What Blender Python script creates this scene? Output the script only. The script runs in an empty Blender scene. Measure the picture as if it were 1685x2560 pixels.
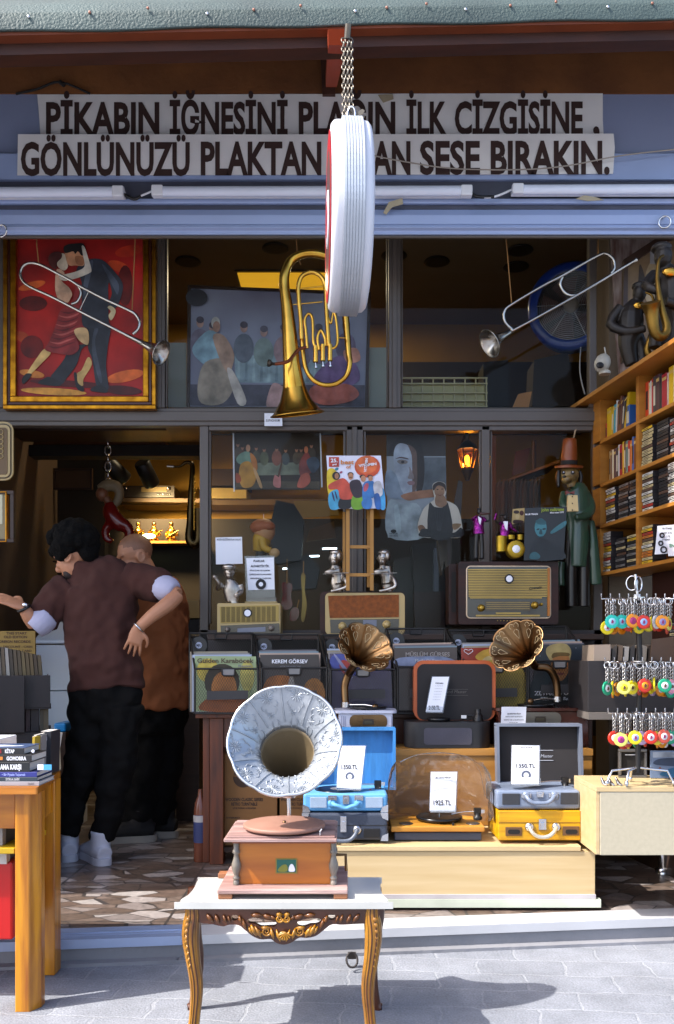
import bpy, math, random
from mathutils import Vector, Matrix
R = math.radians
random.seed(7)
S = bpy.context.scene
COL = S.collection
# ------------------------------------------------------------------ camera
FPX, U0, V0, CZ = 2200.0, 860.0, 1640.0, 1.05      # focal length in photo pixels, principal point, eye height above shop floor
STREET = -0.088
cam = bpy.data.cameras.new('camera')
cam.sensor_fit = 'VERTICAL'
cam.sensor_height = 36.0
cam.lens = FPX / 2560.0 * 36.0
cam.shift_x = (842.5 - U0) / 2560.0
cam.shift_y = (V0 - 1280.0) / 2560.0
cam.clip_end = 200.0
cam.clip_start = 0.05
camo = bpy.data.objects.new('camera', cam)
COL.objects.link(camo)
camo.location = (0, 0, CZ)
camo.rotation_euler = (R(90), 0, 0)
S.camera = camo
# ------------------------------------------------------------------ sky and sun
SUN_DIR = Vector((0.70, 0.29, -0.90)).normalized()
w = bpy.data.worlds.new('World')
S.world = w
w.use_nodes = True
nt = w.node_tree
sky = nt.nodes.new('ShaderNodeTexSky')
sky.sky_type = 'NISHITA'
sky.sun_disc = False
sky.air_density = .75
sky.dust_density = 2.5
sky.ozone_density = .6
sky.sun_elevation = math.asin(-SUN_DIR.z)
sky.sun_rotation = math.atan2(-SUN_DIR.x, -SUN_DIR.y)
bg = nt.nodes['Background']
bg.inputs['Strength'].default_value = 0.15
nt.links.new(sky.outputs[0], bg.inputs['Color'])
sl = bpy.data.lights.new('sun', 'SUN')
sl.energy = 2.6
sl.angle = R(0.5)
sl.color = (1.0, 0.96, 0.90)
so = bpy.data.objects.new('sun', sl)
COL.objects.link(so)
so.rotation_euler = SUN_DIR.to_track_quat('-Z', 'Y').to_euler()
so.location = (-3, -3, 8)
vs_ = S.view_settings
vs_.view_transform = 'Standard'
vs_.look = 'None'
vs_.exposure = 1.62
vs_.gamma = 1.0
S.cycles.use_denoising = True
S.cycles.max_bounces = 10
S.cycles.transparent_max_bounces = 24
S.cycles.sample_clamp_indirect = 6.0
S.cycles.caustics_reflective = False
S.cycles.caustics_refractive = False
# ------------------------------------------------------------------ materials
def lin(h):
 h = h.lstrip('#')
 o = []
 for i in (0, 2, 4):
  c = int(h[i:i+2], 16) / 255.0
  o.append(c / 12.92 if c <= 0.04045 else ((c + 0.055) / 1.055) ** 2.4)
 return tuple(o)
MATS = {}
def mat(key, col=None, rough=.55, metal=0., var=.14, vs=5., bump=0., bs=60., st=(1, 1, 1), col2=None, emit=0., coat=0., detail=4., spec=.5, rvar=0., bd=.01):
 """procedural principled material: noise between two colours, optional bump; a material is asked for by key afterwards"""
 if key in MATS:
  return MATS[key]
 m = bpy.data.materials.new(key)
 m.use_nodes = True
 t = m.node_tree
 b = t.nodes['Principled BSDF']
 c = lin(col) if isinstance(col, str) else col
 c2 = (lin(col2) if isinstance(col2, str) else col2) if col2 else tuple(x * (1 - var * 2) for x in c)
 b.inputs['Roughness'].default_value = rough
 b.inputs['Metallic'].default_value = metal
 b.inputs['Specular IOR Level'].default_value = spec
 b.inputs['Coat Weight'].default_value = coat
 b.inputs['Coat Roughness'].default_value = .08
 tc = t.nodes.new('ShaderNodeTexCoord')
 mp = t.nodes.new('ShaderNodeMapping')
 mp.inputs['Scale'].default_value = st
 t.links.new(tc.outputs['Object'], mp.inputs[0])
 n = t.nodes.new('ShaderNodeTexNoise')
 n.inputs['Scale'].default_value = vs
 n.inputs['Detail'].default_value = detail
 t.links.new(mp.outputs[0], n.inputs['Vector'])
 mr = t.nodes.new('ShaderNodeMapRange')
 mr.inputs[1].default_value = .3
 mr.inputs[2].default_value = .7
 t.links.new(n.outputs[0], mr.inputs[0])
 mx = t.nodes.new('ShaderNodeMix')
 mx.data_type = 'RGBA'
 mx.inputs[6].default_value = (*c2, 1)
 mx.inputs[7].default_value = (*c, 1)
 t.links.new(mr.outputs[0], mx.inputs[0])
 t.links.new(mx.outputs[2], b.inputs['Base Color'])
 if rvar:
  m2 = t.nodes.new('ShaderNodeMapRange')
  m2.inputs[3].default_value = max(0, rough - rvar)
  m2.inputs[4].default_value = min(1, rough + rvar)
  t.links.new(n.outputs[0], m2.inputs[0])
  t.links.new(m2.outputs[0], b.inputs['Roughness'])
 if bump:
  n2 = t.nodes.new('ShaderNodeTexNoise')
  n2.inputs['Scale'].default_value = bs
  n2.inputs['Detail'].default_value = 3
  t.links.new(mp.outputs[0], n2.inputs['Vector'])
  bp = t.nodes.new('ShaderNodeBump')
  bp.inputs['Strength'].default_value = bump
  bp.inputs['Distance'].default_value = bd
  t.links.new(n2.outputs[0], bp.inputs['Height'])
  t.links.new(bp.outputs[0], b.inputs['Normal'])
 if emit:
  t.links.new(mx.outputs[2], b.inputs['Emission Color'])
  b.inputs['Emission Strength'].default_value = emit
 MATS[key] = m
 return m
def node(t, kind, **kw):
 n = t.nodes.new(kind)
 for k, v in kw.items():
  setattr(n, k, v)
 return n
def thin_glass(key, tint='#ffffff', f=1.0, rough=.0, bump=0., bs=20., milk=0., ior=1.45):
 """see-through sheet: clear transmission plus a fresnel mirror reflection (no refraction), optional creases"""
 if key in MATS:
  return MATS[key]
 m = bpy.data.materials.new(key)
 m.use_nodes = True
 t = m.node_tree
 t.nodes.remove(t.nodes['Principled BSDF'])
 out = t.nodes['Material Output']
 tr = node(t, 'ShaderNodeBsdfTransparent')
 tr.inputs[0].default_value = (*lin(tint), 1)
 gl = node(t, 'ShaderNodeBsdfGlossy')
 gl.inputs['Roughness'].default_value = rough
 fr = node(t, 'ShaderNodeFresnel')
 fr.inputs[0].default_value = ior
 mu = node(t, 'ShaderNodeMath', operation='MULTIPLY', use_clamp=True)
 mu.inputs[1].default_value = f
 t.links.new(fr.outputs[0], mu.inputs[0])
 mx = node(t, 'ShaderNodeMixShader')
 t.links.new(mu.outputs[0], mx.inputs[0])
 t.links.new(tr.outputs[0], mx.inputs[1])
 t.links.new(gl.outputs[0], mx.inputs[2])
 last = mx
 if milk:
  df = node(t, 'ShaderNodeBsdfDiffuse')
  m2 = node(t, 'ShaderNodeMixShader')
  m2.inputs[0].default_value = milk
  t.links.new(mx.outputs[0], m2.inputs[1])
  t.links.new(df.outputs[0], m2.inputs[2])
  last = m2
 if bump:
  tc = node(t, 'ShaderNodeTexCoord')
  n2 = node(t, 'ShaderNodeTexNoise')
  n2.inputs['Scale'].default_value = bs
  t.links.new(tc.outputs['Object'], n2.inputs['Vector'])
  bp = node(t, 'ShaderNodeBump')
  bp.inputs['Strength'].default_value = bump
  bp.inputs['Distance'].default_value = .03
  t.links.new(n2.outputs[0], bp.inputs['Height'])
  t.links.new(bp.outputs[0], gl.inputs['Normal'])
  t.links.new(bp.outputs[0], fr.inputs['Normal'])
 t.links.new(last.outputs[0], out.inputs[0])
 MATS[key] = m
 return m
def mesh_metal(key):
 """expanded metal: diamond openings cut through a dark painted sheet"""
 if key in MATS:
  return MATS[key]
 m = bpy.data.materials.new(key)
 m.use_nodes = True
 t = m.node_tree
 b = t.nodes['Principled BSDF']
 b.inputs['Base Color'].default_value = (.022, .02, .02, 1)
 b.inputs['Roughness'].default_value = .4
 b.inputs['Metallic'].default_value = .3
 tc = node(t, 'ShaderNodeTexCoord')
 sx = node(t, 'ShaderNodeSeparateXYZ')
 t.links.new(tc.outputs['Object'], sx.inputs[0])
 def mth(op, a, c=None):
  n = node(t, 'ShaderNodeMath', operation=op)
  for i, q in enumerate((a, c)):
   if q is None: continue
   if isinstance(q, (int, float)): n.inputs[i].default_value = q
   else: t.links.new(q, n.inputs[i])
  return n.outputs[0]
 xx = mth('ADD', sx.outputs[0], sx.outputs[1])
 a = mth('MULTIPLY', xx, math.pi / .0125)
 c = mth('MULTIPLY', sx.outputs[2], math.pi / .0205)
 p = mth('ABSOLUTE', mth('SINE', mth('ADD', a, c)))
 q = mth('ABSOLUTE', mth('SINE', mth('SUBTRACT', a, c)))
 k = mth('GREATER_THAN', mth('MINIMUM', p, q), .22)
 tr = node(t, 'ShaderNodeBsdfTransparent')
 mx = node(t, 'ShaderNodeMixShader')
 t.links.new(k, mx.inputs[0])
 t.links.new(b.outputs[0], mx.inputs[1])
 t.links.new(tr.outputs[0], mx.inputs[2])
 t.links.new(mx.outputs[0], t.nodes['Material Output'].inputs[0])
 MATS[key] = m
 return m
# ------------------------------------------------------------------ geometry helpers
def P(u, v, Y):
 """the point at distance Y in front of the eye that the photograph shows at pixel (u, v)"""
 return Vector(((u - U0) / FPX * Y, Y, CZ + (V0 - v) / FPX * Y))
def crop(ox, oy, sc):
 return lambda x, y: (x / sc + ox, y / sc + oy)
def crv(pts, k=6, closed=False):
 """Catmull-Rom through a list of tuples of any length"""
 n = len(pts)
 out = []
 rng = range(n) if closed else range(n - 1)
 for i in rng:
  if closed:
   a, b, c, d = pts[(i - 1) % n], pts[i], pts[(i + 1) % n], pts[(i + 2) % n]
  else:
   a, b, c, d = pts[max(i - 1, 0)], pts[i], pts[i + 1], pts[min(i + 2, n - 1)]
  for j in range(k):
   t = j / k
   out.append(tuple(.5 * (2 * b[m] + (c[m] - a[m]) * t + (2 * a[m] - 5 * b[m] + 4 * c[m] - d[m]) * t * t + (3 * b[m] - a[m] - 3 * c[m] + d[m]) * t ** 3) for m in range(len(b))))
 if not closed:
  out.append(tuple(pts[-1]))
 return out
_glyphs = {}
def glyphs(s, bold=.012):
 k = (s, bold)
 if k not in _glyphs:
  c = bpy.data.curves.new('type', 'FONT')
  c.body = s
  c.offset = bold
  c.resolution_u = 3
  o = bpy.data.objects.new('type', c)
  me = bpy.data.meshes.new_from_object(o)
  vv = [(v.co.x, v.co.y) for v in me.vertices]
  ff = [tuple(p.vertices) for p in me.polygons]
  bpy.data.objects.remove(o)
  bpy.data.curves.remove(c)
  bpy.data.meshes.remove(me)
  _glyphs[k] = (vv, ff)
 return _glyphs[k]
class MB:
 def __init__(s):
  s.v, s.f, s.mi, s.sm, s.m = [], [], [], [], []
 def add(s, vs, fs, m, smooth=False):
  if m not in s.m: s.m.append(m)
  k, o = s.m.index(m), len(s.v)
  s.v += [Vector(v) for v in vs]
  s.f += [tuple(i + o for i in f) for f in fs]
  s.mi += [k] * len(fs)
  s.sm += [smooth] * len(fs)
  return s
 def box(s, x0, x1, y0, y1, z0, z1, m, M=None):
  vs = [Vector((x, y, z)) for x in (x0, x1) for y in (y0, y1) for z in (z0, z1)]
  if M is not None: vs = [M @ v for v in vs]
  return s.add(vs, [(0, 1, 3, 2), (4, 6, 7, 5), (0, 4, 5, 1), (2, 3, 7, 6), (0, 2, 6, 4), (1, 5, 7, 3)], m)
 def pbox(s, u0, u1, v0, v1, Y, d, m):
  a, b = P(u0, v1, Y), P(u1, v0, Y)
  return s.box(a.x, b.x, Y, Y + d, a.z, b.z, m)
 def prism(s, pts, off, m, smooth=False):
  """closed outline of 3-D points pushed along off, both ends capped"""
  n = len(pts)
  A = [Vector(p) for p in pts]
  B = [p + Vector(off) for p in A]
  nrm = sum(((A[i] - A[0]).cross(A[(i + 1) % n] - A[0]) for i in range(n)), Vector())
  if nrm.dot(Vector(off)) > 0:
   A.reverse(); B.reverse()
  s.add(A, [tuple(range(n))], m)
  s.add(B, [tuple(reversed(range(n)))], m)
  s.add(A + B, [(i, i + n, (i + 1) % n + n, (i + 1) % n) for i in range(n)], m, smooth)
  return s
 def ppoly(s, pts, Y, d, m, k=0, fn=None):
  if fn: pts = [fn(*p) for p in pts]
  if k: pts = crv(pts, k, True)
  return s.prism([P(u, v, Y) for u, v in pts], (0, d, 0), m)
 def quad(s, a, b, c, d, m):
  return s.add([a, b, c, d], [(0, 1, 2, 3)], m)
 def tube(s, path, r, m, n=8, k=0, caps=True, ref=None):
  """tube through 3-D points; r one radius, a list of radii or of (ra, rb) pairs"""
  rs = r if isinstance(r, (list, tuple)) else [r] * len(path)
  rs = [q if isinstance(q, (list, tuple)) else (q, q) for q in rs]
  if k:
   z = crv([tuple(p) + tuple(q) for p, q in zip(path, rs)], k)
   path, rs = [Vector(q[:3]) for q in z], [(abs(q[3]), abs(q[4])) for q in z]
  path = [Vector(p) for p in path]
  vs, nn = [], len(path)
  last = Vector(ref) if ref else None
  for i, p in enumerate(path):
   t = (path[min(i + 1, nn - 1)] - path[max(i - 1, 0)])
   t = t.normalized() if t.length > 1e-9 else Vector((0, 0, 1))
   if last is None:
    last = Vector((0, 0, 1)) if abs(t.z) < .9 else Vector((1, 0, 0))
   a = (last - t * last.dot(t))
   a = a.normalized() if a.length > 1e-6 else t.orthogonal().normalized()
   if not ref: last = a
   b = t.cross(a)
   for j in range(n):
    q = 2 * math.pi * j / n
    vs.append(p + a * math.cos(q) * rs[i][0] + b * math.sin(q) * rs[i][1])
  fs = [(i * n + j, i * n + (j + 1) % n, (i + 1) * n + (j + 1) % n, (i + 1) * n + j) for i in range(nn - 1) for j in range(n)]
  s.add(vs, fs, m, True)
  if caps:
   s.add(vs[:n], [tuple(reversed(range(n)))], m)
   s.add(vs[-n:], [tuple(range(n))], m)
  return s
 def ptube(s, pts, r, m, n=8, k=0, **kw):
  return s.tube([P(*p) for p in pts], r, m, n, k, **kw)
 def lathe(s, prof, o, ax, m, n=24, fn=None, smooth=True, close=True):
  """prof: (distance along ax, radius); fn(angle, i) scales the radius"""
  ax = Vector(ax).normalized()
  a = ax.orthogonal().normalized()
  b = ax.cross(a)
  o = Vector(o)
  vs = []
  for i, (t, r) in enumerate(prof):
   for j in range(n):
    q = 2 * math.pi * j / n
    rr = r * (fn(q, i) if fn else 1)
    vs.append(o + ax * t + (a * math.cos(q) + b * math.sin(q)) * rr)
  fs = [(i * n + j, i * n + (j + 1) % n, (i + 1) * n + (j + 1) % n, (i + 1) * n + j) for i in range(len(prof) - 1) for j in range(n)]
  s.add(vs, fs, m, smooth)
  if close:
   if prof[0][1] > 1e-5: s.add(vs[:n], [tuple(reversed(range(n)))], m)
   if prof[-1][1] > 1e-5: s.add(vs[-n:], [tuple(range(n))], m)
  return s
 def ell(s, c, r, m, n=14, M=None):
  c = Vector(c)
  r = r if isinstance(r, (list, tuple)) else (r, r, r)
  vs, k = [], max(4, n // 2)
  for i in range(k + 1):
   th = math.pi * i / k
   for j in range(n):
    ph = 2 * math.pi * j / n
    q = Vector((r[0] * math.sin(th) * math.cos(ph), r[1] * math.sin(th) * math.sin(ph), -r[2] * math.cos(th)))
    vs.append(c + (M @ q if M is not None else q))
  fs = [(i * n + j, i * n + (j + 1) % n, (i + 1) * n + (j + 1) % n, (i + 1) * n + j) for i in range(k) for j in range(n)]
  return s.add(vs, fs, m, True)
 def torus(s, c, ax, Rr, r, m, n=20, k=6, sx=1.0):
  ax = Vector(ax).normalized()
  a = ax.orthogonal().normalized()
  if abs(ax.z) < .9:
   a = Vector((0, 0, 1)) - ax * ax.z
   a.normalize()
  b = ax.cross(a)
  pts = [Vector(c) + a * math.cos(2 * math.pi * i / n) * Rr * sx + b * math.sin(2 * math.pi * i / n) * Rr for i in range(n)]
  vs = []
  for i in range(n):
   rad = (pts[i] - Vector(c)).normalized()
   for j in range(k):
    q = 2 * math.pi * j / k
    vs.append(pts[i] + rad * math.cos(q) * r + ax * math.sin(q) * r)
  fs = [(i * k + j, i * k + (j + 1) % k, ((i + 1) % n) * k + (j + 1) % k, ((i + 1) % n) * k + j) for i in range(n) for j in range(k)]
  return s.add(vs, fs, m, True)
 def text(s, t, o, w, h, m, X=(1, 0, 0), Z=(0, 0, 1), bold=.012, center=False, maxw=None):
  """lettering lying on a surface: o = lower left corner on the base line, h = height of a capital, w = width (None: natural)"""
  vv, ff = glyphs(t, bold)
  if not vv: return s
  x0, x1 = min(v[0] for v in vv), max(v[0] for v in vv)
  ky = h / .69
  kx = (w / (x1 - x0)) if w else ky * .85
  if maxw and (x1 - x0) * kx > maxw: kx = maxw / (x1 - x0)
  o, X, Z = Vector(o), Vector(X).normalized(), Vector(Z).normalized()
  if center: o = o - X * (x1 - x0) * kx / 2
  return s.add([o + X * (x - x0) * kx + Z * y * ky for x, y in vv], ff, m)
 def build(s, name, parent=None, bevel=0., seg=2, sub=0, remesh=0., smooth=0, solid=0., folds=0.):
  me = bpy.data.meshes.new(name)
  vs = s.v
  if parent is not None:
   o0 = wloc(parent)
  elif vs:
   xs, ys, zs = [v.x for v in vs], [v.y for v in vs], [v.z for v in vs]
   o0 = Vector(((min(xs) + max(xs)) / 2, (min(ys) + max(ys)) / 2, min(zs)))
  me.from_pydata([tuple(v - o0) for v in vs], [], s.f)
  for m in s.m: me.materials.append(m)
  me.polygons.foreach_set('material_index', s.mi)
  me.polygons.foreach_set('use_smooth', s.sm)
  me.update()
  o = bpy.data.objects.new(name, me)
  COL.objects.link(o)
  if parent is not None:
   o.parent = parent
  else:
   o.location = o0
  if bevel:
   b = o.modifiers.new('bevel', 'BEVEL')
   b.width = bevel; b.segments = seg; b.limit_method = 'ANGLE'; b.angle_limit = R(40)
   b.harden_normals = False
  if solid:
   q = o.modifiers.new('solid', 'SOLIDIFY'); q.thickness = solid; q.offset = 0
  if remesh:
   q = o.modifiers.new('remesh', 'REMESH'); q.mode = 'VOXEL'; q.voxel_size = remesh; q.use_smooth_shade = True
   if smooth:
    q = o.modifiers.new('smooth', 'SMOOTH'); q.iterations = smooth; q.factor = .5
  if folds:
   tx = bpy.data.textures.get('folds') or bpy.data.textures.new('folds', 'CLOUDS')
   tx.noise_scale = .085; tx.noise_depth = 1
   q = o.modifiers.new('folds', 'DISPLACE'); q.texture = tx; q.strength = folds; q.mid_level = .36; q.texture_coords = 'LOCAL'
  if sub:
   q = o.modifiers.new('sub', 'SUBSURF'); q.levels = sub; q.render_levels = sub
  return o
def wloc(o):
 l = Vector()
 while o is not None:
  l = l + Vector(o.location)
  o = o.parent
 return l
def tag(o, label, cat, group=None, kind=None):
 if label: o['label'] = label
 if cat: o['category'] = cat
 if group: o['group'] = group
 if kind: o['kind'] = kind
 return o
def thing(name, label, cat, loc, group=None):
 o = bpy.data.objects.new(name, None)
 o.empty_display_size = .05
 COL.objects.link(o)
 o.location = loc
 return tag(o, label, cat, group)
def struct(o):
 o['kind'] = 'structure'
 return o
def empty_part(name, parent):
 o = bpy.data.objects.new(name, None)
 COL.objects.link(o)
 o.parent = parent
 return o
# ------------------------------------------------------------------ shared materials
BLACK = mat('black paint', '#171413', .45, var=.1)
DARK = mat('dark void', '#171311', .8)
STEEL = mat('chrome', '#d8d8da', .18, 1.0, var=.05)
SILVER = mat('silver plate', '#b8b3ab', .27, 1.0, var=.08, vs=14)
BRASS = mat('polished brass', '#e3b24e', .25, 1.0, var=.1, vs=9, col2='#c08c34', rvar=.06)
OLDBRASS = mat('aged brass', '#8f6f4b', .33, 1.0, var=.2, vs=7, col2='#5a4330', rvar=.12)
WHITE = mat('white plastic', '#e9e9ec', .4, var=.04)
PAPER = mat('white paper', '#e6e7ee', .75, var=.03)
INK = mat('dark print', '#1d1c1f', .7)
GREYINK = mat('grey print', '#77777c', .7)
BLUEMETAL = mat('blue grey paint', '#a0b0d4', .38, var=.05, vs=2.2, bump=.06, bs=9)
FASCIASHADE = mat('shaded blue grey paint', '#8d96b3', .5, var=.05, vs=2)
FRAMEGREY = mat('grey window frame', '#584f48', .45, var=.06, vs=4)
PINE = mat('varnished pine', '#cf8a18', .32, var=.2, vs=3.2, st=(9, 9, .8), col2='#8a4c0c', bump=.12, bs=8, coat=.25)
PINEX = mat('varnished pine along', '#b9741c', .34, var=.2, vs=3.2, st=(.8, 9, 9), col2='#94540f', bump=.12, bs=8, coat=.2)
SHELFWOOD = mat('honey shelf board', '#b67a2e', .5, var=.12, vs=2.4, st=(1.4, 1.4, 9), col2='#955c1e')
BEECH = mat('pale beech board', '#c4ad83', .5, var=.04, vs=2.4, st=(1, 8, 14), col2='#b99f72')
STEPWOOD = mat('tan veneer', '#b8843f', .45, var=.1, vs=2.2, st=(.9, 9, 9), col2='#9c6a2c')
OLDWOOD = mat('red brown old wood', '#6e3413', .42, var=.25, vs=3.5, st=(9, 9, 1), col2='#3f1c0c', coat=.15)
MAHOG = mat('dark lacquered wood', '#35170e', .42, var=.2, vs=4, st=(1, 8, 9), col2='#20100a', spec=.3)
DARKWOOD = mat('dark brown wood', '#3a2416', .5, var=.2, vs=4, st=(1, 8, 9))
GLASS = thin_glass('window glass', '#f2f3f2', .16, .0)
ACRYL = thin_glass('clear acrylic', '#eef2f6', 1.6, .03, milk=.06)
SKIN = mat('skin', '#b9805f', .55, var=.06, vs=14, bump=.05, bs=120)
GOLDLEAF = mat('gilt', '#c98a1e', .3, .9, var=.2, vs=20, col2='#8a5410')
MESHM = mesh_metal('expanded metal')
def plain(h, rough=.6, **k):
 return mat('colour ' + h + str(rough), h, rough, var=k.pop('var', .06), **k)
# ------------------------------------------------------------------ ground
def brick_ground(key):
 m = bpy.data.materials.new(key)
 m.use_nodes = True
 t = m.node_tree
 b = t.nodes['Principled BSDF']
 b.inputs['Roughness'].default_value = .85
 tc = node(t, 'ShaderNodeTexCoord')
 mp = node(t, 'ShaderNodeMapping')
 mp.inputs['Rotation'].default_value = (0, 0, R(4))
 t.links.new(tc.outputs['Object'], mp.inputs[0])
 nz = node(t, 'ShaderNodeTexNoise'); nz.inputs['Scale'].default_value = 7; nz.inputs['Detail'].default_value = 5
 t.links.new(mp.outputs[0], nz.inputs['Vector'])
 ad = node(t, 'ShaderNodeMix', data_type='RGBA', blend_type='LINEAR_LIGHT')
 ad.inputs[0].default_value = .035
 t.links.new(mp.outputs[0], ad.inputs[6]); t.links.new(nz.outputs['Color'], ad.inputs[7])
 br = node(t, 'ShaderNodeTexBrick')
 br.inputs['Scale'].default_value = 1
 br.inputs['Brick Width'].default_value = .31
 br.inputs['Row Height'].default_value = .155
 br.inputs['Mortar Size'].default_value = .006
 br.inputs['Mortar Smooth'].default_value = .6
 br.inputs['Color1'].default_value = (.25, .262, .292, 1)
 br.inputs['Color2'].default_value = (.222, .234, .264, 1)
 br.inputs['Mortar'].default_value = (.285, .296, .322, 1)
 t.links.new(ad.outputs[2], br.inputs['Vector'])
 n2 = node(t, 'ShaderNodeTexNoise'); n2.inputs['Scale'].default_value = 3.2; n2.inputs['Detail'].default_value = 8; n2.inputs['Roughness'].default_value = .7
 t.links.new(tc.outputs['Object'], n2.inputs['Vector'])
 mr = node(t, 'ShaderNodeMapRange'); mr.inputs[1].default_value = .3; mr.inputs[2].default_value = .7; mr.inputs[3].default_value = .66; mr.inputs[4].default_value = 1.18
 t.links.new(n2.outputs[0], mr.inputs[0])
 n3 = node(t, 'ShaderNodeTexNoise'); n3.inputs['Scale'].default_value = 130; n3.inputs['Detail'].default_value = 2
 t.links.new(tc.outputs['Object'], n3.inputs['Vector'])
 m3 = node(t, 'ShaderNodeMapRange'); m3.inputs[1].default_value = .3; m3.inputs[2].default_value = .7; m3.inputs[3].default_value = .82; m3.inputs[4].default_value = 1.16
 t.links.new(n3.outputs[0], m3.inputs[0])
 mm = node(t, 'ShaderNodeMath', operation='MULTIPLY')
 t.links.new(mr.outputs[0], mm.inputs[0]); t.links.new(m3.outputs[0], mm.inputs[1])
 mu = node(t, 'ShaderNodeVectorMath', operation='SCALE')
 t.links.new(br.outputs['Color'], mu.inputs[0]); t.links.new(mm.outputs[0], mu.inputs['Scale'])
 t.links.new(mu.outputs[0], b.inputs['Base Color'])
 bp = node(t, 'ShaderNodeBump'); bp.inputs['Strength'].default_value = .5; bp.inputs['Distance'].default_value = .006
 hh = node(t, 'ShaderNodeMath', operation='MULTIPLY_ADD'); hh.inputs[1].default_value = -.5
 t.links.new(br.outputs['Fac'], hh.inputs[0]); t.links.new(n3.outputs[0], hh.inputs[2])
 t.links.new(hh.outputs[0], bp.inputs['Height']); t.links.new(bp.outputs[0], b.inputs['Normal'])
 return m
def mosaic_ground(key):
 """broken marble pieces set in 60 cm slabs, with dark joints"""
 m = bpy.data.materials.new(key)
 m.use_nodes = True
 t = m.node_tree
 b = t.nodes['Principled BSDF']
 b.inputs['Roughness'].default_value = .3
 tc = node(t, 'ShaderNodeTexCoord')
 v = node(t, 'ShaderNodeTexVoronoi', feature='F1'); v.inputs['Scale'].default_value = 11; v.inputs['Randomness'].default_value = 1
 e = node(t, 'ShaderNodeTexVoronoi', feature='DISTANCE_TO_EDGE'); e.inputs['Scale'].default_value = 11
 mp = node(t, 'ShaderNodeMapping'); mp.inputs['Rotation'].default_value = (0, 0, .5); mp.inputs['Scale'].default_value = (.6, 1.25, 1)
 t.links.new(tc.outputs['Object'], mp.inputs[0])
 for q in (v, e): t.links.new(mp.outputs[0], q.inputs['Vector'])
 sc = node(t, 'ShaderNodeSeparateColor')
 t.links.new(v.outputs['Color'], sc.inputs[0])
 cr = node(t, 'ShaderNodeValToRGB')
 cr.color_ramp.interpolation = 'CONSTANT'
 cols = [(0, '#64554b'), (.22, '#74645a'), (.4, '#867b76'), (.55, '#69584e'), (.68, '#a39994'), (.8, '#75655b'), (.92, '#a8a09b')]
 for i, (p, c) in enumerate(cols):
  el = cr.color_ramp.elements[i] if i < 2 else cr.color_ramp.elements.new(p)
  el.position = p; el.color = (*lin(c), 1)
 t.links.new(sc.outputs[0], cr.inputs[0])
 nz = node(t, 'ShaderNodeTexNoise'); nz.inputs['Scale'].default_value = 22; nz.inputs['Detail'].default_value = 6; nz.inputs['Distortion'].default_value = 1.2
 t.links.new(tc.outputs['Object'], nz.inputs['Vector'])
 mr = node(t, 'ShaderNodeMapRange'); mr.inputs[1].default_value = .3; mr.inputs[2].default_value = .7; mr.inputs[3].default_value = .7; mr.inputs[4].default_value = 1.15
 t.links.new(nz.outputs[0], mr.inputs[0])
 mu = node(t, 'ShaderNodeVectorMath', operation='SCALE')
 t.links.new(cr.outputs[0], mu.inputs[0]); t.links.new(mr.outputs[0], mu.inputs['Scale'])
 br = node(t, 'ShaderNodeTexBrick'); br.offset = 0
 br.inputs['Scale'].default_value = 1; br.inputs['Brick Width'].default_value = .6; br.inputs['Row Height'].default_value = .6; br.inputs['Mortar Size'].default_value = .006
 t.links.new(tc.outputs['Object'], br.inputs['Vector'])
 lt = node(t, 'ShaderNodeMath', operation='LESS_THAN'); lt.inputs[1].default_value = .025
 t.links.new(e.outputs[0], lt.inputs[0])
 mxm = node(t, 'ShaderNodeMath', operation='MAXIMUM')
 t.links.new(lt.outputs[0], mxm.inputs[0]); t.links.new(br.outputs['Fac'], mxm.inputs[1])
 mx = node(t, 'ShaderNodeMix', data_type='RGBA')
 t.links.new(mxm.outputs[0], mx.inputs[0]); t.links.new(mu.outputs[0], mx.inputs[6]); mx.inputs[7].default_value = (.05, .042, .038, 1)
 t.links.new(mx.outputs[2], b.inputs['Base Color'])
 return m
street = MB().add([(-60, -60, STREET), (60, -60, STREET), (60, 3.6, STREET), (-60, 3.6, STREET)], [(0, 1, 2, 3)], brick_ground('grey street blocks'))
struct(street.build('street'))
# kerb runs slightly askew: nearer on the left
def kerbY(x): return 3.235 + (x + 1.06) * .118
CONC = mat('worn concrete kerb', '#87878b', .9, var=.14, vs=2.6, bump=.5, bs=26, detail=9)
MARB = mat('pale marble sill', '#c2c2c4', .35, var=.07, vs=4, bump=.05)
SILL = mat('steel blue threshold', '#a9b8d6', .35, .2, var=.08, vs=3, st=(1, 14, 1))
k = MB()
for x0, x1 in ((-6, -.62), (-.62, 7)):
 k.prism([(x0, kerbY(x0) + .012, STREET - .05), (x1, kerbY(x1) + .012, STREET - .05), (x1, kerbY(x1) + .012, -.004), (x0, kerbY(x0) + .012, -.004)], (0, .35, 0), CONC)
 k.prism([(x0, kerbY(x0) - .03, STREET - .05), (x1, kerbY(x1) - .03, STREET - .05), (x1, kerbY(x1) - .03, STREET + .012), (x0, kerbY(x0) - .03, STREET + .012)], (0, .045, 0), CONC)
struct(k.build('kerb', bevel=.012, seg=3))
f = MB().add([(-6, kerbY(-6) + .1, 0), (7, kerbY(7) + .1, 0), (7, 9, 0), (-6, 9, 0)], [(0, 1, 2, 3)], mosaic_ground('broken marble mosaic'))
struct(f.build('shop_floor'))
k = MB()
x0, x1 = -.6, 6.9
k.prism([(x0, kerbY(x0), -.03), (x1, kerbY(x1), -.03), (x1, kerbY(x1) + .13, -.03), (x0, kerbY(x0) + .13, -.03)], (0, 0, .034), MARB)
tag(k.build('marble_threshold', bevel=.006), 'pale worn marble threshold slab capping the step right of the carved table', 'threshold', kind='structure')
k = MB()
x0, x1 = -5.9, -.605
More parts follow.
